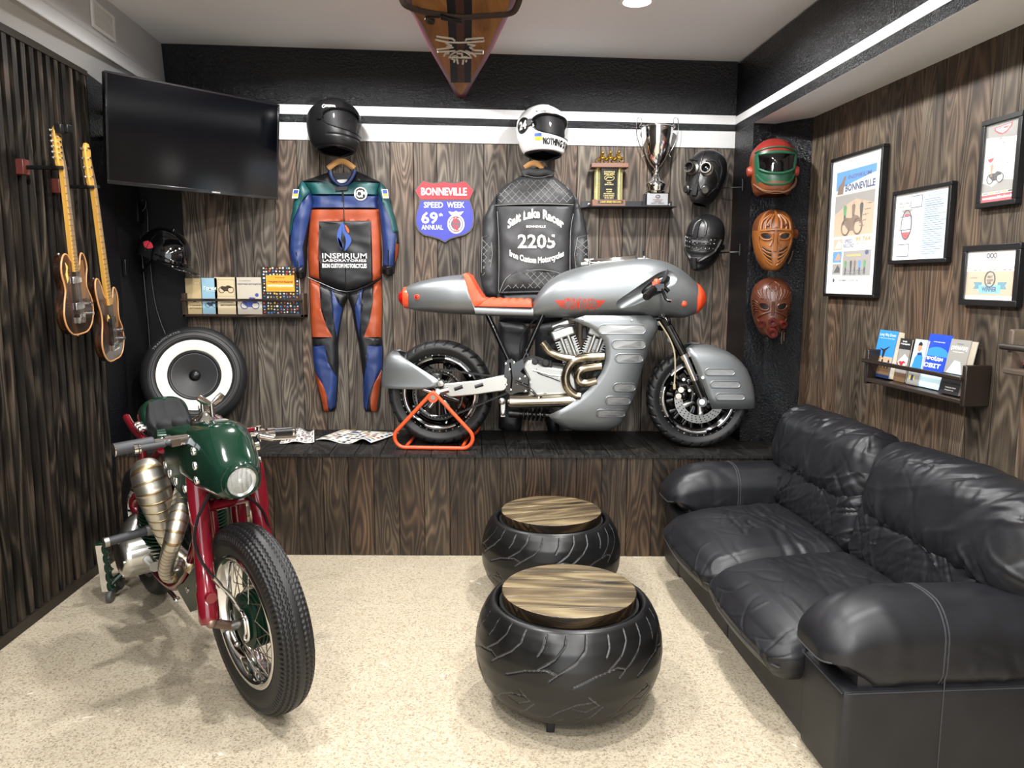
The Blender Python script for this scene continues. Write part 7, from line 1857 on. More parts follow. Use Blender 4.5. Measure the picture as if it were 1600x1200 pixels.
# ---- printed papers on the plinth
def paper(label, pts, wave, cols, seed, name='magazine', hfn=None):
    A = [FL(x, y, PLZ + .006) for x, y in pts]; c = sum(A, Vector()) / 4; t = thing(name, label, 'magazine', (c.x, c.y, PLZ))
    n, m = 40, 16
    def P(u, v, k=0): 
        p = A[0] * (1 - u) * (1 - v) + A[1] * u * (1 - v) + A[2] * u * v + A[3] * (1 - u) * v; return Vector((p.x, p.y, PLZ + .003 + hfn(u, v) + k))
    b = B(); b.grid([[P(i / n, j / m) for j in range(m + 1)] for i in range(n + 1)]); sh_ = obj('sheets', b, M['paper'], t, solid=.004, smooth=60)
    rg = random.Random(seed); b = B()
    for i in range(9):
        for j in range(7):
            u0, v0 = (i + .1 + rg.uniform(0, .3)) / 9, (j + .1) / 7; u1, v1 = min(.97, u0 + rg.uniform(.04, .11)), min(.97, v0 + rg.uniform(.05, .12)); K = 4
            if rg.random() < .82: b.grid([[P(u0 + (u1 - u0) * a / K, v0 + (v1 - v0) * c_ / K, .0032) for c_ in range(K + 1)] for a in range(K + 1)], mi=rg.randrange(len(cols)))
    obj('print', b, [C(x, .5) for x in cols], sh_, smooth=0); return t
paper('open colour magazine lying flat on the plinth left of the orange stand', [(493, 688), (580, 694.5), (624, 677), (536, 672)], 0, ['#5c5a58', '#8a6a5a', '#4f6288', '#a9543f', '#2e2c2c', '#7f8b76', '#b4a36a'], 3, hfn=lambda u, v: .006 + .010 * math.sin(u * 9 + v) * (1 - v) ** 2 + .02 * math.exp(-((u - .85) / .12) ** 2) * (1 - v))
paper('folded white leaflet with curled pages on the plinth behind the handlebar', [(437, 693), (491, 692), (491, 675), (448, 676)], 0, ['#5c5a58', '#8a7a78', '#9a9a98', '#6a4a50'], 8, 'leaflet', hfn=lambda u, v: .004 + .028 * (.5 + .5 * math.sin(u * 8.5 - 2.2)) * min(1, u * 3) * (.4 + .6 * v))

# ---- paddle board hung under the ceiling
ZBD = 2.775
kb = thing('paddle_board', 'pointed wooden paddle board with maroon edges and black stripes strapped to the ceiling', 'paddle board', FL(720, 80, ZBD))
FB = lambda pts, z=ZBD: [FL(600 + x / 6.667, y / 6.667, z) for x, y in pts]
Ls = FB([(800, 1112), (600, 800), (460, 570), (300, 260), (172, 0)]); Rr_ = FB([(800, 1112), (985, 840), (1130, 600), (1290, 290), (1432, 0)])
Ls += [Vector((-.285, 2.4, ZBD)), Vector((-.34, 1.5, ZBD)), Vector((-.34, .8, ZBD)), Vector((-.28, .1, ZBD))]; Rr_ += [Vector((.10, 2.4, ZBD)), Vector((.15, 1.5, ZBD)), Vector((.14, .8, ZBD)), Vector((.08, .1, ZBD))]
Ls[4] = Ls[4]; cxm = [(a + c) / 2 for a, c in zip(Ls, Rr_)]
LL = [Vector(p) for p in spline([tuple(p) for p in Ls], 6)]; RR = [Vector(p) for p in spline([tuple(p) for p in Rr_], 6)]
rs = []
for a, c in zip(LL, RR):
    m_ = (a + c) / 2; h_ = max((c - a).length / 2, .002); d_ = (c - a).normalized() if (c - a).length > 1e-4 else Vector((1, 0, 0)); th = .055 * min(1, h_ / .08)
    rs.append([m_ + d_ * h_ * math.copysign(abs(math.cos(t)) ** .6, math.cos(t)) + Vector((0, 0, th * (1 + math.copysign(abs(math.sin(t)) ** .8, math.sin(t))))) for t in np.linspace(0, 2 * pi, 25)[:-1]])
b = B(); b.rings(rs); mar = C('#54222c', .5, spec=.3); hull = obj('hull', b, mar, kb, smooth=60)
t = NT('board_veneer'); o_ = t.n('TexCoord').outputs['Object']; t.set(Base_Color=t.ramp(noise(t, t.mul(o_, (9, 1.5, 1)), 1.0, 4, .6, 1.2), [(0.3, '#6f4a26'), (0.55, '#96683a'), (0.75, '#a87a48')]), Roughness=.75, Specular_IOR_Level=.15); M['veneer'] = t.m
def inset(pts_l, pts_r, w, k0):
    out = []
    L_ = [a + (c - a).normalized() * w for a, c in zip(pts_l, pts_r) if (c - a).length > 2 * w + .004]; R2_ = [c + (a - c).normalized() * w for a, c in zip(pts_l, pts_r) if (c - a).length > 2 * w + .004]; return L_, R2_
b = B(); l_, r_ = inset(LL, RR, .048, 0); n_ = len(l_)
def strip_(b, A, Bq, z, mi): 
    vs = [Vector((p.x, p.y, z)) for q in zip(A, Bq) for p in q]; b.add(vs, [(2 * i, 2 * i + 1, 2 * i + 3, 2 * i + 2) for i in range(len(A) - 1)], mi=mi)
z0 = ZBD - .0015
l_ = [Vector((.5 * (a.x + c.x), a.y + .05, 0)) for a, c in zip(l_[:1], r_[:1])] + l_; r_ = [l_[0]] + r_
strip_(b, l_, r_, z0, 0)
stripes = ((655, 745, 1), (745, 835, 2), (835, 920, 1)); yend = FL(720, 139, ZBD).y; x_of = lambda px: FL(600 + px / 6.667, 0, ZBD)
for x0, x1, m_ in stripes:
    A, Bq = [], []
    for y in np.linspace(yend - .16, .3, 30):
        f = lambda px: (FL(600 + (800 + (px - 795) * 1.0) / 6.667, 0, ZBD).x) if False else (np.interp(y, [FL(720, 0, ZBD).y, yend], [FL(600 + px / 6.667, 0, ZBD).x, FL(600 + (700 + (px - 655) * .77) / 6.667, 139, ZBD).x]) if y > FL(720, 0, ZBD).y else FL(600 + px / 6.667, 0, ZBD).x)
        A.append(Vector((f(x0), y, 0))); Bq.append(Vector((f(x1), y, 0)))
    strip_(b, A, Bq, z0 - .0012, m_)
pn = obj('bottom_panel', b, [M['veneer'], C('#1f2023', .75, spec=.1), C('#4a3128', .75, spec=.1)], hull, smooth=0)
b = B(); e_ = lambda pl, cl=False: b.tube([p + Vector((0, 0, -.005)) for p in FB(pl)], .0055, 6, closed=cl)
e_([(735, 410), (715, 390), (545, 365), (540, 400), (660, 425), (790, 430), (920, 425), (1040, 415), (1040, 380), (855, 395), (850, 410)]); e_([(645, 435), (700, 460), (655, 470), (720, 480), (555, 500), (560, 525), (650, 525), (740, 515)]); e_([(870, 445), (945, 460), (895, 480), (940, 510), (1030, 515), (1030, 545), (930, 545), (850, 515)])
e_([(670, 585), (700, 555), (740, 530), (795, 515), (850, 530), (890, 560), (912, 590)], True); e_([(700, 600), (735, 610), (730, 635)]); e_([(760, 605), (770, 650)]); e_([(820, 655), (825, 610), (860, 605), (855, 630)]); e_([(625, 570), (640, 545), (680, 540)]); e_([(955, 575), (930, 550), (880, 535)]); e_([(755, 545), (810, 545), (815, 580), (870, 580)]); e_([(715, 575), (750, 565), (770, 580)])
obj('emblem', b, C('#cfc8bd', .5), pn)
sp = thing('strap', 'dark webbing strap with metal buckle holding the board to the ceiling', 'strap', FL(720, 12, ZBD))
def SP(x, y, dz): q = FL(600 + x / 6.667, y / 6.667, ZBD); return Vector((q.x, q.y, ZBD + dz))
b = B(); pts = [SP(165, -20, .255), SP(172, 0, .06), SP(200, 20, .0), SP(300, 60, -.012), SP(500, 110, -.012), SP(800, 145, -.014), SP(1100, 135, -.012), SP(1300, 115, -.012), SP(1380, 75, .0), SP(1428, 30, .06), SP(1440, 0, .255)]
b.tube(spline([tuple(p) for p in pts], 5), .0135, 8, flat=(.35, 1)); wb = obj('webbing', b, C('#33261f', .7), sp)
b = B(); b.tube([SP(600, 125, -.02), SP(800, 165, -.02)], .011, 8, flat=(.8, 1.2)); b.tube([SP(590, 110, -.02), SP(700, 135, -.024), SP(800, 150, -.02), SP(790, 190, -.02)], .006, 6); obj('buckle', b, M['iron'], wb)
b = B(); b.tube([SP(440, 120, -.02), SP(520, 160, -.024), SP(470, 175, -.02), SP(450, 130, -.02), SP(580, 130, -.02)], .012, 8, sm=3, flat=(.4, 1)); obj('knot', b, C('#33261f', .7), wb)
# ================================================================== RIGHT WALL: FRAMED PRINTS AND BOOK RAILS
RO = Vector((RWX(4.575), 4.575, 0)); RN = rd.cross(Vector((0, 0, 1))).normalized()
RF = Matrix(((rd.x, 0, RN.x, RO.x), (rd.y, 0, RN.y, RO.y), (rd.z, 1, RN.z, RO.z), (0, 0, 0, 1)))       # x towards the camera, y up, z into the room
RFi = RF.inverted()
def ru(px, py, z=.03): q = RFi @ PL(px, py, RF @ Vector((0, 0, z)), RN); return q.x, q.y
def rz5(x, y, z=.03): return ru(1260 + x / 3.635, 150 + y / 3.635, z)
def quad_box(pts, z):
    P = [rz5(*p, z) for p in pts]; return (P[0][0] + P[3][0]) / 2, (P[1][0] + P[2][0]) / 2, (P[2][1] + P[3][1]) / 2, (P[0][1] + P[1][1]) / 2
def framed(label, pts, fwd, depth, deco, mat_w=0.0, grp='black framed prints on the right wall', paper='#e9e8e4'):
    u0, u1, v0, v1 = quad_box(pts, depth); c = RF @ Vector(((u0 + u1) / 2, v0, depth / 2))
    t = thing('framed_print', label, 'picture', c, grp)
    b = B(RF)
    for a in ((u0, u1, v1 - fwd, v1), (u0, u1, v0, v0 + fwd), (u0, u0 + fwd, v0 + fwd, v1 - fwd), (u1 - fwd, u1, v0 + fwd, v1 - fwd)): b.bb(*a, .002, depth)
    obj('frame', b, C('#0d0d0e', .4), t, bevel=.002)
    b = B(RF); b.bb(u0 + fwd * .8, u1 - fwd * .8, v0 + fwd * .8, v1 - fwd * .8, .003, depth - .012); sh = obj('paper', b, C(paper, .7), t)
    W_, H_ = u1 - u0 - 2 * fwd, v1 - v0 - 2 * fwd
    F = RF @ Matrix.Translation((u0 + fwd, v0 + fwd, depth - .0115)); b = B(F); mats = deco(b, W_, H_); obj('print', b, mats, sh, smooth=0)
    b = B(RF); b.bb(u0 + fwd * .9, u1 - fwd * .9, v0 + fwd * .9, v1 - fwd * .9, depth - .007, depth - .005); obj('glazing', b, GLZ, t)
    return t
_t = NT('picture_glass'); _t.set(Base_Color='#ffffff', Roughness=.03, Alpha=.06); GLZ = _t.m
K_ = 0.0003
def person_blob(b, x, y, h, z, body, skin, legs):
    w = h * .13; b.add([Vector((x + a * w, y + c * h, z)) for a, c in ((-.7, 0), (-.2, 0), (0, .4), (.2, 0), (.7, 0), (.6, .5), (-.6, .5))], [tuple(range(7))], mi=legs)
    b.add([Vector((x + a * w, y + c * h, z + K_)) for a, c in ((-.8, .42), (.8, .42), (1.1, .78), (.5, .86), (-.5, .86), (-1.1, .78))], [tuple(range(6))], mi=body)
    b.add([Vector((x + w * .45 * math.cos(a), y + h * .93 + h * .065 * math.sin(a), z + K_)) for a in np.linspace(0, 2 * pi, 11)[:-1]], [tuple(range(10))], mi=skin)
def scribble(b, x0, x1, y, z, mi, seed, amp=.004, r=.0007):
    rg = random.Random(seed); n = 16; b.tube(spline([(x0 + (x1 - x0) * k / n + rg.uniform(-1, 1) * amp * .6, y + rg.uniform(-1, 1) * amp, z) for k in range(n + 1)], 3), r, 4, mi=mi)
def para(b, x0, x1, y0, y1, n, z, mi, seed=1, th=.0022):
    rg = random.Random(seed)
    for k in range(n):
        y = y1 - (y1 - y0) * (k + .5) / n; Rr(b, x0, x0 + (x1 - x0) * rg.uniform(.6, 1.0), y - th / 2, y + th / 2, z, mi)
# colours: 0 blue 1 white 2 dark navy 3 sand 4 orange 5 grey 6 black 7 green 8 brown 9 skin 10 yellow 11 pale blue 12 red
PALH = ['#2f86d6', '#f2f1ee', '#1f3768', '#b9a184', '#d98a3a', '#8f8d88', '#1b1b1c', '#3f8a4a', '#6b5238', '#b98a68', '#d9c23f', '#bcd8e0', '#b02838']
PAL = lambda: [C(h, .6) for h in PALH]
def deco1(b, w, h):
    m0, m1 = .095, .9; X = lambda u: w * (m0 + (m1 - m0) * u); Y = lambda v: h * (.075 + (.91 - .075) * v)
    Rr(b, X(0), X(1), Y(0), Y(1), 0, 3); Rr(b, X(0), X(1), Y(.79), Y(1), K_, 0); b.add([Vector((X(u), Y(v), 2 * K_)) for u, v in ((0, .79), (1, .79), (1, .93), (.85, .92), (.5, .89), (.2, .86), (0, .83))], [tuple(range(7))], mi=1)
    T(b, 'INSPIRIUM', X(.6), Y(.935), w * .46, h * .03, 3 * K_, 2, .012); T(b, 'BONNEVILLE', X(.62), Y(.845), w * .60, h * .055, 3 * K_, 2, .045); T(b, 'WORLD RECORD SPEED WEEK ON THE SALT FLATS UTAH 2017', X(.5), Y(.80), w * .76, h * .008, 3 * K_, 8, .01)
    b.add([Vector((X(u), Y(v), 3 * K_)) for u, v in ((.04, .8), (.2, .8), (.22, .88), (.26, .96), (.2, .95), (.14, .9), (.06, .87))], [tuple(range(7))], mi=8)
    Rr(b, X(0), X(1), Y(.42), Y(.785), K_, 3); b.add([Vector((X(u), Y(v), 2 * K_)) for u, v in ((0, .62), (.3, .7), (.55, .74), (1, .68), (1, .785), (0, .785))], [tuple(range(6))], mi=5)
    for i, (u, bd) in enumerate(((.28, 7), (.5, 8), (.7, 6))): person_blob(b, X(u), Y(.52), h * .17, 3 * K_, bd, 9, 6)
    bike_draw(b, None, X(.48), Y(.5), w * .42, 6 * K_, 8); 
    for k in range(5): scribble(b, X(.66 + .04 * k), X(.8 + .04 * k), Y(.5 + .045 * k), 5 * K_, 6, 20 + k)
    Rr(b, X(0), X(1), Y(.07), Y(.42), 2 * K_, 1); T(b, 'SPEED', X(.42), Y(.375), w * .17, h * .03, 4 * K_, 2, .03); T(b, 'RECORD', X(.43), Y(.335), w * .22, h * .03, 4 * K_, 2, .03); T(b, '99.764', X(.78), Y(.385), w * .30, h * .038, 4 * K_, 4, .04); T(b, 'MILES PER HOUR', X(.78), Y(.35), w * .24, h * .012, 4 * K_, 4, .02)
    for j, v in enumerate((.30, .19, .08)):
        Rr(b, X(.02), X(.26), Y(v), Y(v + .1), 3 * K_, (3, 0, 5)[j]); b.add([Vector((X(.06 + .17 * q), Y(v + .02 + r_), 4 * K_)) for q, r_ in ((0, 0), (1, .0), (1, .04), (.6, .07), (.3, .03))], [tuple(range(5))], mi=(1, 9, 6)[j])
    Rr(b, X(.3), X(1), Y(.07), Y(.29), 3 * K_, 5)
    for u, bd in ((.38, 7), (.52, 6), (.62, 8), (.74, 0), (.86, 7)): person_blob(b, X(u), Y(.08), h * .12, 4 * K_, bd, 9, 6)
    T(b, 'BONNEVILLE', X(.58), Y(.25), w * .28, h * .016, 5 * K_, 10, .03)
    for k in range(3): scribble(b, X(.35), X(.9), Y(.06 + .03 * k), 7 * K_, 2, 40 + k, .006)
    Rr(b, X(0), X(1), Y(-.01), Y(.07), 3 * K_, 1)
    b.add([Vector((X(.08) + .011 * math.cos(a), Y(.03) + .011 * math.sin(a), 5 * K_)) for a in np.linspace(0, 2 * pi, 17)[:-1]], [tuple(range(16))], mi=6)
    T(b, 'SIGMA', X(.33), Y(.03), w * .16, h * .014, 5 * K_, 6, .02); T(b, 'INSPIRIUM', X(.6), Y(.03), w * .2, h * .01, 5 * K_, 6, .01); T(b, 'LIVE', X(.88), Y(.03), w * .1, h * .022, 5 * K_, 5, .01)
    b.add([Vector((X(.9) + .018 * math.cos(a), Y(.27) + .012 * math.sin(a), 6 * K_)) for a in np.linspace(0, 2 * pi, 17)[:-1]], [tuple(range(16))], mi=2)
    return PAL()
framed('tall framed motorcycle record poster with three riders, left on the right wall', [(133, 365), (432, 268), (385, 1150), (95, 1135)], .016, .035, deco1)
def deco2(b, w, h):
    Rr(b, 0, w, 0, h, 0, 1); b.add([Vector((w * u, h * v, K_)) for u, v in ((.52, 0), (1, 0), (1, .96), (.52, .96))], [(0, 1, 2, 3)], mi=11)
    T(b, 'Official Record', w * .2, h * .86, w * .3, h * .03, 2 * K_, 6, .01); T(b, 'Southern California', w * .22, h * .81, w * .34, h * .025, 2 * K_, 6, .01); T(b, 'Bonneville Speed Week', w * .78, h * .95, w * .34, h * .02, 2 * K_, 2, .0); T(b, 'Record Certificate', w * .78, h * .915, w * .3, h * .02, 2 * K_, 2, .0)
    para(b, w * .56, w * .97, h * .06, h * .88, 26, 2 * K_, 2, 3)
    for y in (.78, .6, .42, .22): scribble(b, w * .6, w * .9, h * y, 3 * K_, 2, int(y * 100), .004)
    def box(u0, u1, v0, v1):
        Rr(b, w * u0, w * u1, h * v0, h * v1, 3 * K_, 2); Rr(b, w * u0 + .004, w * u1 - .004, h * v0 + .004, h * v1 - .004, 4 * K_, 1); para(b, w * u0 + .01, w * u1 - .012, h * v0 + .008, h * v1 - .008, 6, 5 * K_, 5, int(u0 * 50))
    box(.30, .52, .77, .95); box(.10, .34, .45, .66); box(.08, .32, .05, .24)
    b.tube([Vector((w * .24 + w * .1 * math.cos(a), h * .53 + h * .22 * math.sin(a), 2 * K_)) for a in np.linspace(0, 2 * pi, 25)[:-1]], .003, 5, closed=True, mi=6)
    b.add([Vector((w * u, h * v, 3 * K_)) for u, v in ((.12, .76), (.36, .76), (.30, .70), (.24, .68), (.18, .70))], [tuple(range(5))], mi=5); Rr(b, w * .19, w * .31, h * .665, h * .69, 4 * K_, 12)
    b.add([Vector((w * u, h * v, 3 * K_)) for u, v in ((.14, .42), (.34, .42), (.30, .34), (.24, .31), (.18, .34))], [tuple(range(5))], mi=12)
    para(b, w * .36, w * .5, h * .3, h * .7, 14, 2 * K_, 12, 9, .0008); return PAL()
framed('framed pale blue record certificate right of the tall poster', [(485, 542), (818, 487), (795, 945), (465, 955)], .018, .03, deco2)
def deco3(b, w, h):
    Rr(b, 0, w, 0, h, 0, 1)
    gs = ['5']
    b.add([Vector((w * u, h * v, K_)) for u, v in ((0, .84), (1, .78), (1, 1), (0, 1))], [(0, 1, 2, 3)], mi=5); b.add([Vector((w * u, h * v, K_)) for u, v in ((0, .13), (1, .13), (1, .24), (.6, .28), (.3, .2), (0, .26))], [tuple(range(6))], mi=5)
    b.add([Vector((w * u, h * v, 2 * K_)) for u, v in ((.22, .95), (.78, .97), (.76, .92), (.62, .86), (.5, .84), (.38, .86), (.24, .91))], [tuple(range(7))], mi=12); b.add([Vector((w * u, h * v, 3 * K_)) for u, v in ((.27, .94), (.73, .955), (.71, .92), (.6, .88), (.5, .86), (.4, .88), (.29, .915))], [tuple(range(7))], mi=1); T(b, 'CUSTOMBIKE', w * .5, h * .925, w * .4, h * .03, 4 * K_, 12, .05); T(b, 'SHOW', w * .5, h * .89, w * .16, h * .02, 4 * K_, 12, .05)
    T(b, 'TEILNEHMER URKUNDE', w * .52, h * .80, w * .66, h * .035, 2 * K_, 5, .02); T(b, 'Iron Custom', w * .5, h * .74, w * .2, h * .02, 2 * K_, 6, .02); para(b, w * .12, w * .92, h * .62, h * .70, 3, 2 * K_, 5, 2); 
    b.add([Vector((w * u, h * v, 2 * K_)) for u, v in ((.1, .56), (.3, .57), (.26, .53), (.2, .51), (.13, .53))], [tuple(range(5))], mi=12)
    scribble(b, w * .5, w * .9, h * .54, 3 * K_, 5, 4, .006); scribble(b, w * .45, w * .85, h * .47, 3 * K_, 5, 6, .006)
    bike_draw(b, None, w * .38, h * .30, w * .5, 3 * K_, 6); person_blob(b, w * .26, h * .33, h * .18, 6 * K_, 9, 9, 9)
    Rr(b, 0, w, 0, h * .095, 2 * K_, 12); T(b, 'www.custombike-show.de', w * .5, h * .055, w * .92, h * .04, 4 * K_, 1, .04)
    for k, m in enumerate((5, 10, 5, 10, 6)): Rr(b, w * (.05 + .19 * k), w * (.2 + .19 * k), h * .105, h * .125, 3 * K_, m)
    return PAL()
framed('framed certificate with dark motorcycle and red band, highest on the right', [(990, 152), (1216, 78), (1196, 612), (960, 640)], .02, .03, deco3)
def deco4(b, w, h):
    Rr(b, 0, w, 0, h, 0, 3); Rr(b, 0, w, h * .58, h, K_, 1); Rr(b, 0, w, 0, h * .08, K_, 1); Rr(b, 0, w, h * .64, h * .66, 2 * K_, 3)
    for x in (-.07, 0, .07): b.tube([Vector((w * .5 + w * x + w * .03 * math.cos(a), h * .9 + w * .03 * math.sin(a), 2 * K_)) for a in np.linspace(0, 2 * pi, 17)[:-1]], .002, 5, closed=True, mi=6)
    T(b, 'CUSTOM CHAMPIONSHIP', w * .5, h * .835, w * .2, h * .02, 2 * K_, 6, .01); T(b, '2018', w * .5, h * .79, w * .1, h * .03, 2 * K_, 6, .02); b.add([Vector((w * u, h * v, 2 * K_)) for u, v in ((.4, .745), (.6, .745), (.58, .725), (.42, .725))], [(0, 1, 2, 3)], mi=11)
    for k in range(9): Rr(b, w * (.05 + .1 * k), w * (.11 + .1 * k), h * .60, h * .615, 2 * K_, 6 if k % 3 else 5)
    b.tube([Vector((w * .5 + w * .1 * math.cos(a), h * .42 + h * .16 * math.sin(a), 2 * K_)) for a in np.linspace(0, 2 * pi, 25)[:-1]], .003, 5, closed=True, mi=6)
    T(b, 'BEST', w * .5, h * .47, w * .1, h * .05, 2 * K_, 6, .03); T(b, 'IN SHOW', w * .5, h * .4, w * .13, h * .05, 2 * K_, 6, .03); para(b, w * .45, w * .56, h * .32, h * .37, 3, 2 * K_, 6, 4); T(b, '1st PLACE', w * .16, h * .45, w * .14, h * .025, 2 * K_, 2, .02)
    b.add([Vector((w * u, h * v, 2 * K_)) for u, v in ((.16, .22), (.34, .22), (.34, .36), (.16, .36), (.2, .29))], [tuple(range(5))], mi=13); b.add([Vector((w * u, h * v, 2 * K_)) for u, v in ((.66, .22), (.84, .22), (.8, .29), (.84, .36), (.66, .36))], [tuple(range(5))], mi=13)
    Rr(b, w * .28, w * .72, h * .13, h * .3, 3 * K_, 14); T(b, 'WINNER', w * .5, h * .215, w * .3, h * .1, 4 * K_, 2, .04); return PAL() + [C('#3f7f92', .6), C('#63b4c6', .6)]
framed('framed winner certificate with turquoise ribbon banner, lower right', [(882, 852), (1214, 832), (1192, 1196), (865, 1190)], .024, .03, deco4, paper='#dcd8cc')

# book rail with modern books
def r6(x, y, z): return ru(1320 + x / 5.714, 470 + y / 5.714, z)
DB = .11
u0, vb = r6(165, 735, DB); u1, _ = r6(1030, 905, DB); vb = (vb + r6(1010, 895, DB)[1]) / 2; vr = (r6(170, 535, DB)[1] + r6(1030, 685, DB)[1]) / 2
u1 = r6(1030, 800, DB)[0]
rk = thing('book_shelf', 'dark wooden wall rail shelf with modern paperbacks above the sofa', 'shelf', RF @ Vector(((u0 + u1) / 2, vb, .05)))
def rbox(b, *a): wbox(b, *a)
b = B(RF); rbox(b, u0, u1 + .02, vb - .0, vb + .018, .002, DB) if False else b.bb(u0, u1 + .02, vb, vb + .018, .002, DB); obj('bottom_board', b, C('#2a211a', .4), rk, bevel=.003)
for x0 in (u0, u1): b = B(RF); b.bb(x0, x0 + .024, vb - .01, vb + .155, .002, DB); obj('end_board', b, C('#1f1712', .35), rk, bevel=.005)
b = B(RF); b.bb(u0 - .01, u1 + .012, vr - .009, vr + .009, DB - .004, DB + .014); obj('front_rail', b, C('#241b15', .3), rk, bevel=.004)
def rbook(label, xa, ya, xb, yb, hgt, col, deco, th, lean=.16, rot=0.0, zo=.06, spine=None):
    """book standing on the rail shelf, cover facing the room; xa,ya / xb,yb are its lower corners in the zoomed photograph"""
    ua, _ = r6(xa, ya, zo); ub, _ = r6(xb, yb, zo); w = ub - ua
    t = thing('book', label, 'book', RF @ Vector((ua + w / 2, vb + .018, zo)), 'modern books on the right rail shelf')
    F = RF @ Matrix.Translation((ua, vb + .019 + (th + .003) * math.sin(lean), zo)) @ Matrix.Rotation(rot, 4, 'Z') @ Matrix.Rotation(-lean, 4, 'X')
    b = B(F); b.bb(.001, w - .002, .002, hgt - .002, -th, -.001); obj('pages', b, C('#d8cdb8', .7), t)
    b = B(F); b.bb(0, w, 0, hgt, -.001, .001); b.bb(0, w, 0, hgt, -th - .002, -th); b.bb(-.001, .001, 0, hgt, -th - .002, .001); cv = obj('cover', b, C(col, .35), t)
    b = B(F); mats = deco(b, w, hgt, .0014); obj('print', b, mats, cv, smooth=0)
PB = lambda: PAL()
def e1(b, w, h, z):
    Rr(b, 0, w, 0, h, z, 0); Rr(b, 0, w, h * .0, h * .42, z + K_, 8); Rr(b, 0, w, h * .3, h * .45, z + 2 * K_, 3); Rr(b, 0, w, 0, h * .07, z + 2 * K_, 2); T(b, 'Long Way Down', w * .5, h * .9, w * .86, h * .075, z + 3 * K_, 1, .0); T(b, 'AN EPIC JOURNEY THROUGH AFRICA', w * .5, h * .83, w * .85, h * .015, z + 3 * K_, 1)
    b.add([Vector((w * u, h * v, z + 3 * K_)) for u, v in ((.2, .62), (.45, .6), (.75, .68), (.55, .58), (.5, .42), (.42, .42), (.4, .56))], [tuple(range(7))], mi=6)
    for k in range(5): person_blob(b, w * (.15 + .17 * k), h * .2, h * .22, z + 3 * K_, 3 if k % 2 else 6, 9, 6)
    return PB()
def e2(b, w, h, z): Rr(b, 0, w, h * .75, h, z, 6); Rr(b, 0, w, 0, h * .75, z, 5); T(b, 'THE', w * .4, h * .93, w * .4, h * .03, z + K_, 1); T(b, 'ГОНЩИК', w * .5, h * .87, w * .8, h * .04, z + K_, 1, .03); b.add([Vector((w * u, h * v, z + K_)) for u, v in ((.1, .45), (.6, .65), (.95, .55), (.9, .4), (.4, .3))], [tuple(range(5))], mi=1); bike_draw(b, None, w * .5, h * .4, w * .7, z + 2 * K_, 12); Rr(b, 0, w, 0, h * .2, z + K_, 8); return PB()
def e3(b, w, h, z):
    Rr(b, 0, w, 0, h, z, 11); Rr(b, 0, w, 0, h * .28, z + K_, 5); b.add([Vector((w * u, h * v, z + K_)) for u, v in ((.1, .28), (.95, .28), (.9, .62), (.7, .74), (.5, .72), (.25, .6))], [tuple(range(6))], mi=0); b.add([Vector((w * .5 + w * .17 * math.cos(a), h * .83 + h * .1 * math.sin(a), z + 2 * K_)) for a in np.linspace(0, 2 * pi, 17)[:-1]], [tuple(range(16))], mi=9); b.add([Vector((w * .5 + w * .17 * math.cos(a), h * .87 + h * .08 * math.sin(a), z + 3 * K_)) for a in np.linspace(0, pi, 9)], [tuple(range(9))], mi=6)
    Rr(b, w * .4, w * .75, h * .66, h * .71, z + 3 * K_, 2); Rr(b, w * .15, w * .6, h * .12, h * .2, z + 2 * K_, 10); Rr(b, w * .3, w * .5, h * .1, h * .22, z + 3 * K_, 2); T(b, 'ABOVE', w * .72, h * .9, w * .3, h * .02, z + K_, 5); return PB()
def e4(b, w, h, z): Rr(b, 0, w, 0, h, z, 13); Rr(b, 0, w, 0, h * .3, z + K_, 11); b.add([Vector((w * .5 + w * .6 * math.cos(a), h * .55 + h * .22 * math.sin(a), z + K_)) for a in np.linspace(.2, pi - .2, 13)], [tuple(range(13))], mi=0); T(b, 'ПРОЇДИ', w * .45, h * .55, w * .8, h * .085, z + 3 * K_, 1, .04); T(b, 'СВІТ', w * .45, h * .42, w * .75, h * .085, z + 3 * K_, 1, .04); T(b, 'АРТЕМІЙ СУРІН', w * .5, h * .86, w * .5, h * .018, z + 3 * K_, 1); T(b, 'МРІЙ', w * .5, h * .08, w * .8, h * .07, z + 3 * K_, 1, .02); return PB() + [C('#1f46b8', .4)]
def e5(b, w, h, z): Rr(b, 0, w, 0, h, z, 5); Rr(b, 0, w, 0, h * .38, z + K_, 6); b.add([Vector((w * u, h * v, z + K_)) for u, v in ((.1, .38), (.9, .38), (.7, .6), (.4, .62))], [tuple(range(4))], mi=11); T(b, '[ЗЕМЛЯ]', w * .5, h * .84, w * .8, h * .08, z + 2 * K_, 1, .02); T(b, 'ВЕЛИКА ПОДОРОЖ', w * .5, h * .77, w * .55, h * .018, z + 2 * K_, 1); T(b, 'МОТОЦИКЛОМ', w * .5, h * .92, w * .3, h * .015, z + 2 * K_, 2); T(b, 'НАВКОЛО СВІТУ', w * .55, h * .12, w * .55, h * .025, z + 2 * K_, 1, .02); T(b, 'ПОДОРОЖ', w * .5, h * .07, w * .45, h * .02, z + 2 * K_, 1, .02); return PB()
rbook('thick blue travel paperback at the left end of the right rail shelf', 225, 715, 385, 735, .225, '#2f7fc4', e1, .04, zo=.065)
rbook('thin dark magazine right of the thick blue travel paperback', 430, 750, 530, 770, .20, '#2a2a2c', e2, .006, zo=.04, lean=.12)
rbook('pale blue book with smiling man in blue jacket on the rail shelf', 545, 770, 650, 790, .205, '#9fc4dc', e3, .012, zo=.055, lean=.16)
rbook('royal blue book with large white title on the rail shelf', 640, 800, 835, 830, .235, '#1f46b8', e4, .014, zo=.05, lean=.2)
rbook('silver grey book at the right end of the right rail shelf', 838, 830, 1010, 865, .225, '#8d8d92', e5, .028, zo=.09, lean=.18)

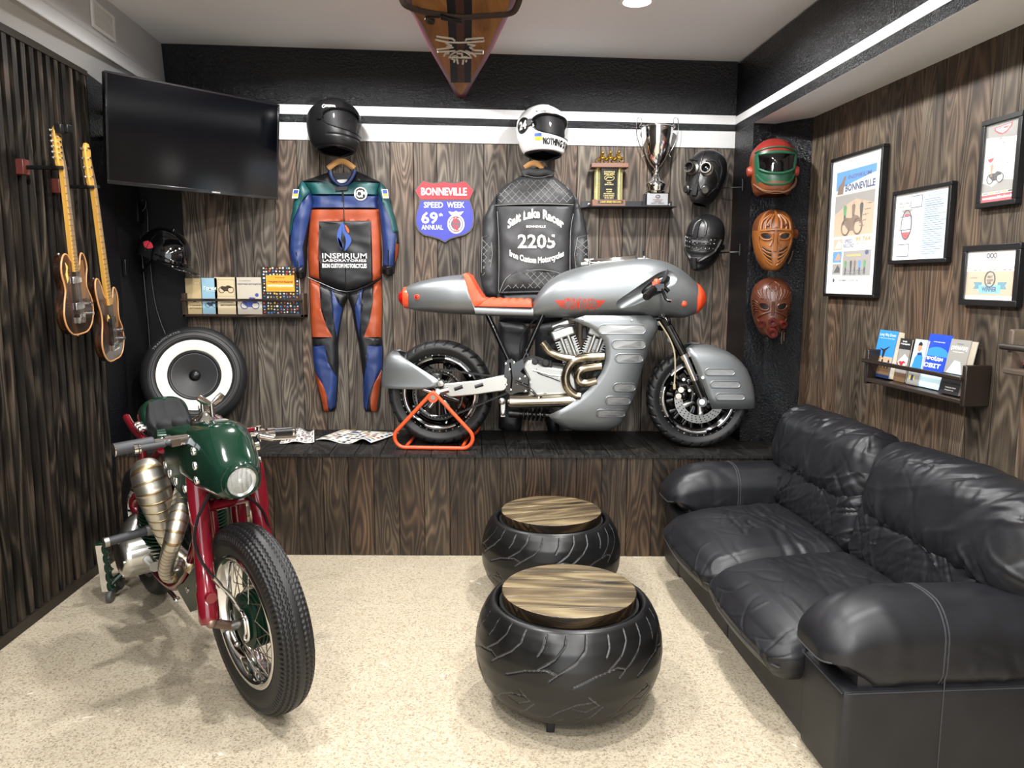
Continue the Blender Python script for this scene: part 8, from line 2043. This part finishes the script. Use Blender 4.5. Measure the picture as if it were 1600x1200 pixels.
# second rail shelf at the edge of the picture, with a sticker covered book
ua, va = ru(1566, 583, DB); rk2 = thing('book_shelf', 'wooden rail shelf cut by the right edge of the picture', 'shelf', RF @ Vector((ua + .2, va, .05)))
b = B(RF); b.bb(ua, ua + .5, va, va + .02, .002, DB); obj('bottom_board', b, C('#4a4036', .5), rk2, bevel=.004)
for x0 in (ua, ua + .48): b = B(RF); b.bb(x0, x0 + .022, va, va + .16, .002, DB - .01); obj('end_board', b, C('#54493e', .5), rk2, bevel=.005)
vr2 = ru(1566, 541, DB)[1]; b = B(RF); b.tube([(ua - .015, vr2, DB), (ua + .49, vr2, DB)], .012, 10); obj('front_rail', b, C('#2c2621', .35), rk2)
ub, _ = ru(1586, 575, .06); F = RF @ Matrix.Translation((ub, va + .021, .05)) @ Matrix.Rotation(-.13, 4, 'X')
bk = thing('book', 'dark navy book covered with motorcycle pictures at the right edge', 'book', RF @ Vector((ub + .1, va + .02, .05)))
b = B(F); b.bb(0, .22, 0, .31, -.02, -.001); obj('pages', b, M['paper'], bk)
b = B(F); b.bb(-.001, .221, 0, .312, -.001, .001); b.bb(-.001, .001, 0, .312, -.022, .001); cv = obj('cover', b, C('#1c2036', .4), bk)
b = B(F)
for i in range(2):
    for j, m in enumerate((12, 6, 10, 5, 3, 11)): Rr(b, .014 + .1 * i, .10 + .1 * i, .012 + .05 * j, .052 + .05 * j, .0014, m if i == 0 else (m + 4) % 12); bike_draw(b, None, .057 + .1 * i, .03 + .05 * j, .06, .002, 1)
obj('print', b, PAL(), cv, smooth=0)

# ================================================================== GUITARS ON THE BATTENED WALL
def guitar(label, top, bot, az, bass):
    """hung in a fork; local x across, y up the neck, z out of the face"""
    L = (top - bot).length; yv = (top - bot).normalized(); n0 = Vector((math.cos(az), -math.sin(az), 0)); xv = yv.cross(n0).normalized(); zv = xv.cross(yv)
    X = Matrix(((xv.x, yv.x, zv.x, bot.x), (xv.y, yv.y, zv.y, bot.y), (xv.z, yv.z, zv.z, bot.z), (0, 0, 0, 1)))
    t = thing('bass_guitar' if bass else 'electric_guitar', label, 'guitar', bot)
    if not bass: out = [(0, 0), (.075, .005), (.13, .04), (.158, .10), (.152, .16), (.122, .205), (.112, .235), (.122, .28), (.138, .32), (.128, .37), (.10, .395), (.078, .38), (.062, .34), (.045, .315), (.03, .32), (-.03, .365), (-.06, .395), (-.095, .395), (-.125, .36), (-.135, .31), (-.12, .255), (-.118, .22), (-.14, .17), (-.158, .11), (-.14, .05), (-.085, .008)]; bl = .40
    else: out = [(0, 0), (.07, .004), (.12, .04), (.145, .10), (.14, .16), (.118, .205), (.112, .25), (.125, .30), (.128, .35), (.105, .39), (.082, .385), (.062, .34), (.04, .32), (-.04, .36), (-.065, .42), (-.095, .465), (-.125, .46), (-.14, .41), (-.128, .34), (-.108, .27), (-.112, .22), (-.135, .16), (-.148, .10), (-.125, .04), (-.075, .005)]; bl = .45
    k = L / (1.0 if not bass else 1.17); P = [tuple(p) for p in spline([(x * k, y * k) for x, y in out], 4, True)]
    wm = NT('burnt_guitar_wood'); o_ = wm.n('TexCoord').outputs['Object']; f = noise(wm, wm.mul(o_, (14, 14, 3)), 1.0, 4, .6, .8); wm.set(Base_Color=wm.ramp(f, [(0.35, '#0c0806'), (0.55, '#22120a'), (0.72, '#5a3216')]), Roughness=.2, Coat_Weight=.4)
    b = B(X); b.prism(P, -.02, .02); bd_ = obj('body', b, wm.m, t, bevel=.003, smooth=30)
    b = B(X); b.tube([(x, y, .019) for x, y in P], .0042, 6, closed=True); obj('body_edge', b, C('#b98452', .35), bd_)
    ny0, ny1 = .31 * k, (.80 if not bass else .94) * k; hd = L - ny1
    b = B(X); b.rings([[Vector((-w_, y, .026)), Vector((w_, y, .026)), Vector((w_ * .8, y, .008)), Vector((0, y, .0)), Vector((-w_ * .8, y, .008))] for y, w_ in ((ny0, .024 * k), (ny1, .017 * k))]); mp = C('#d2a04a', .3, coat=.4); nk = obj('neck', b, mp, t, smooth=50)
    b = B(X); b.add([Vector(p) for p in ((-.024 * k, ny0, .0265), (.024 * k, ny0, .0265), (.017 * k, ny1, .0265), (-.017 * k, ny1, .0265), (-.024 * k, ny0, .03), (.024 * k, ny0, .03), (.017 * k, ny1, .03), (-.017 * k, ny1, .03))], [(0, 3, 2, 1), (4, 5, 6, 7), (0, 1, 5, 4), (1, 2, 6, 5), (2, 3, 7, 6), (3, 0, 4, 7)])
    fb = obj('fretboard', b, C('#c99a4e', .35), nk)
    for i in range(20):
        y = ny1 - (ny1 - (.08 * k)) * (1 - 2 ** (-(i + 1) / 12)) 
        if y < ny0 + .005: break
        b = B(X); b.tube([(-.021 * k, y, .0305), (.021 * k, y, .0305)], .0017, 5); obj('fret', b, C('#6b5330', .4, .5), fb)
    hp = [(-.021, 0), (.021, 0), (.026, .03), (.024, .10), (.03, .15), (.018, .178), (-.006, .182), (-.03, .16), (-.036, .12), (-.034, .05), (-.03, .02)]
    s_ = hd / .182; b = B(X); b.prism([(x * k * 1.1, ny1 + y * s_) for x, y in hp], .002, .018); hs_ = obj('headstock', b, mp, nk, bevel=.003)
    nt = 4 if bass else 6
    for i in range(nt):
        y = ny1 + hd * (.25 + .62 * i / (nt - 1)); b = B(X); b.cyl((-.012 * k, y, .018), (-.012 * k, y, .03), .006, 10); b.tube([(-.03 * k, y, .01), (-.052 * k, y, .01)], .004, 8); b.sph((-.06 * k, y, .01), (.013 if bass else .009, .007, .009), 10, 8); obj('tuning_peg', b, M['chrome'], hs_)
    for i in range(nt):
        u = (i - (nt - 1) / 2) / (nt - 1); b = B(X); b.tube([(u * .038 * k, .07 * k, .034), (u * .027 * k, ny1, .033), (-.012 * k, ny1 + hd * (.25 + .62 * i / (nt - 1)), .028)], .0011 if bass else .0008, 5); obj('string', b, M['steel'], t)
    b = B(X); b.bb(-.035 * k, .035 * k, .055 * k, .085 * k, .02, .034); 
    for i in range(nt): b.bb((-.03 + i * .06 / nt) * k, (-.03 + (i + .7) * .06 / nt) * k, .06 * k, .1 * k, .034, .037)
    obj('bridge', b, M['chrome'], bd_, bevel=.002)
    for y in ((.14, .27) if not bass else (.22,)):
        b = B(X); b.bb(-.042 * k, .042 * k, (y - .018) * k, (y + .018) * k, .02, .031); pk_ = obj('pickup', b, M['chrome'] if not bass else M['blk'], bd_, bevel=.003)
    for x, y in ((.10, .14), (.105, .09)) if not bass else ((.095, .15), (.1, .10)):
        b = B(X); b.lathe([(0, .042), (.010, .042), (.012, .022), (.012, .02)], (x * k, y * k, 0), (0, 0, 1), 16) if False else b.cyl((x * k, y * k, .02), (x * k, y * k, .042), .011 * k, 16); obj('knob', b, M['chrome'], bd_)
    b = B(X); gp = [(.05, .33), (.075, .36), (.1, .36), (.105, .3), (.1, .22), (.085, .17), (.045, .17), (.04, .25)]; b.prism([(x * k, y * k) for x, y in gp], .0205, .0225); obj('pickguard', b, C('#6b4a2c', .3), bd_)
    b = B(X); b.prism([(x * k, y * k) for x, y in ([(-.09, .26), (-.075, .28), (-.08, .31), (-.07, .34), (-.09, .36), (-.085, .33), (-.1, .3)] if not bass else [(-.03, .20), (-.01, .21), (-.012, .24), (-.03, .26), (-.045, .23)])], .0205, .022); obj('inlay', b, C('#d9b45a', .3), bd_)
    for y in (.0, .38 if not bass else .455):
        b = B(X); q = (0, -.008 * k, 0) if y == 0 else (-.1 * k, (.40 if not bass else .468) * k, 0); b.sph(q, .007, 10, 8); obj('strap_button', b, M['chrome'], bd_)
    # wall hanger
    hy = ny1 + .005 * k; q = X @ Vector((0, hy, .005)); wx = LWX(q.y) ; h = thing('guitar_hanger', 'red brown wall hanger with black fork holding the ' + ('bass guitar' if bass else 'electric guitar'), 'hanger', (wx, q.y, q.z))
    b = B(); b.box((wx + .012, q.y - .02, q.z), (.05, .05, .07)); obj('block', b, C('#5a2a22', .4), h, bevel=.004)
    b = B(); b.tube([(wx + .03, q.y - .02, q.z), q - zv * .012 - yv * .0], .01, 8)
    for s in (-1, 1): b.tube(spline([tuple(X @ Vector((0, hy, -.012))), tuple(X @ Vector((s * .03 * k, hy, -.008))), tuple(X @ Vector((s * .034 * k, hy, .012))), tuple(X @ Vector((s * .028 * k, hy, .036)))], 4), .0085, 8)
    obj('fork', b, M['blk'], h)
    if not bass:
        b = B(X); b.box((.0, L - .015, .03), (.06, .04, .03)); b.box((.03, L - .01, .05), (.05, .035, .02)); tn = obj('clip_tuner', b, M['blk'], hs_, bevel=.003)
    return t
GX = lambda px, py, off: PL(px, py, (LWX(3.7) + off, 3.7, 0), ln)
guitar('electric guitar with dark burnt body and maple neck, nearer of the two on the battens', GX(83, 196, .17), GX(121, 521, .17), -.1, False)
guitar('bass guitar with four strings hanging nearest the black door', GX(130, 223, .16), GX(175, 561, .16), -.1, True)
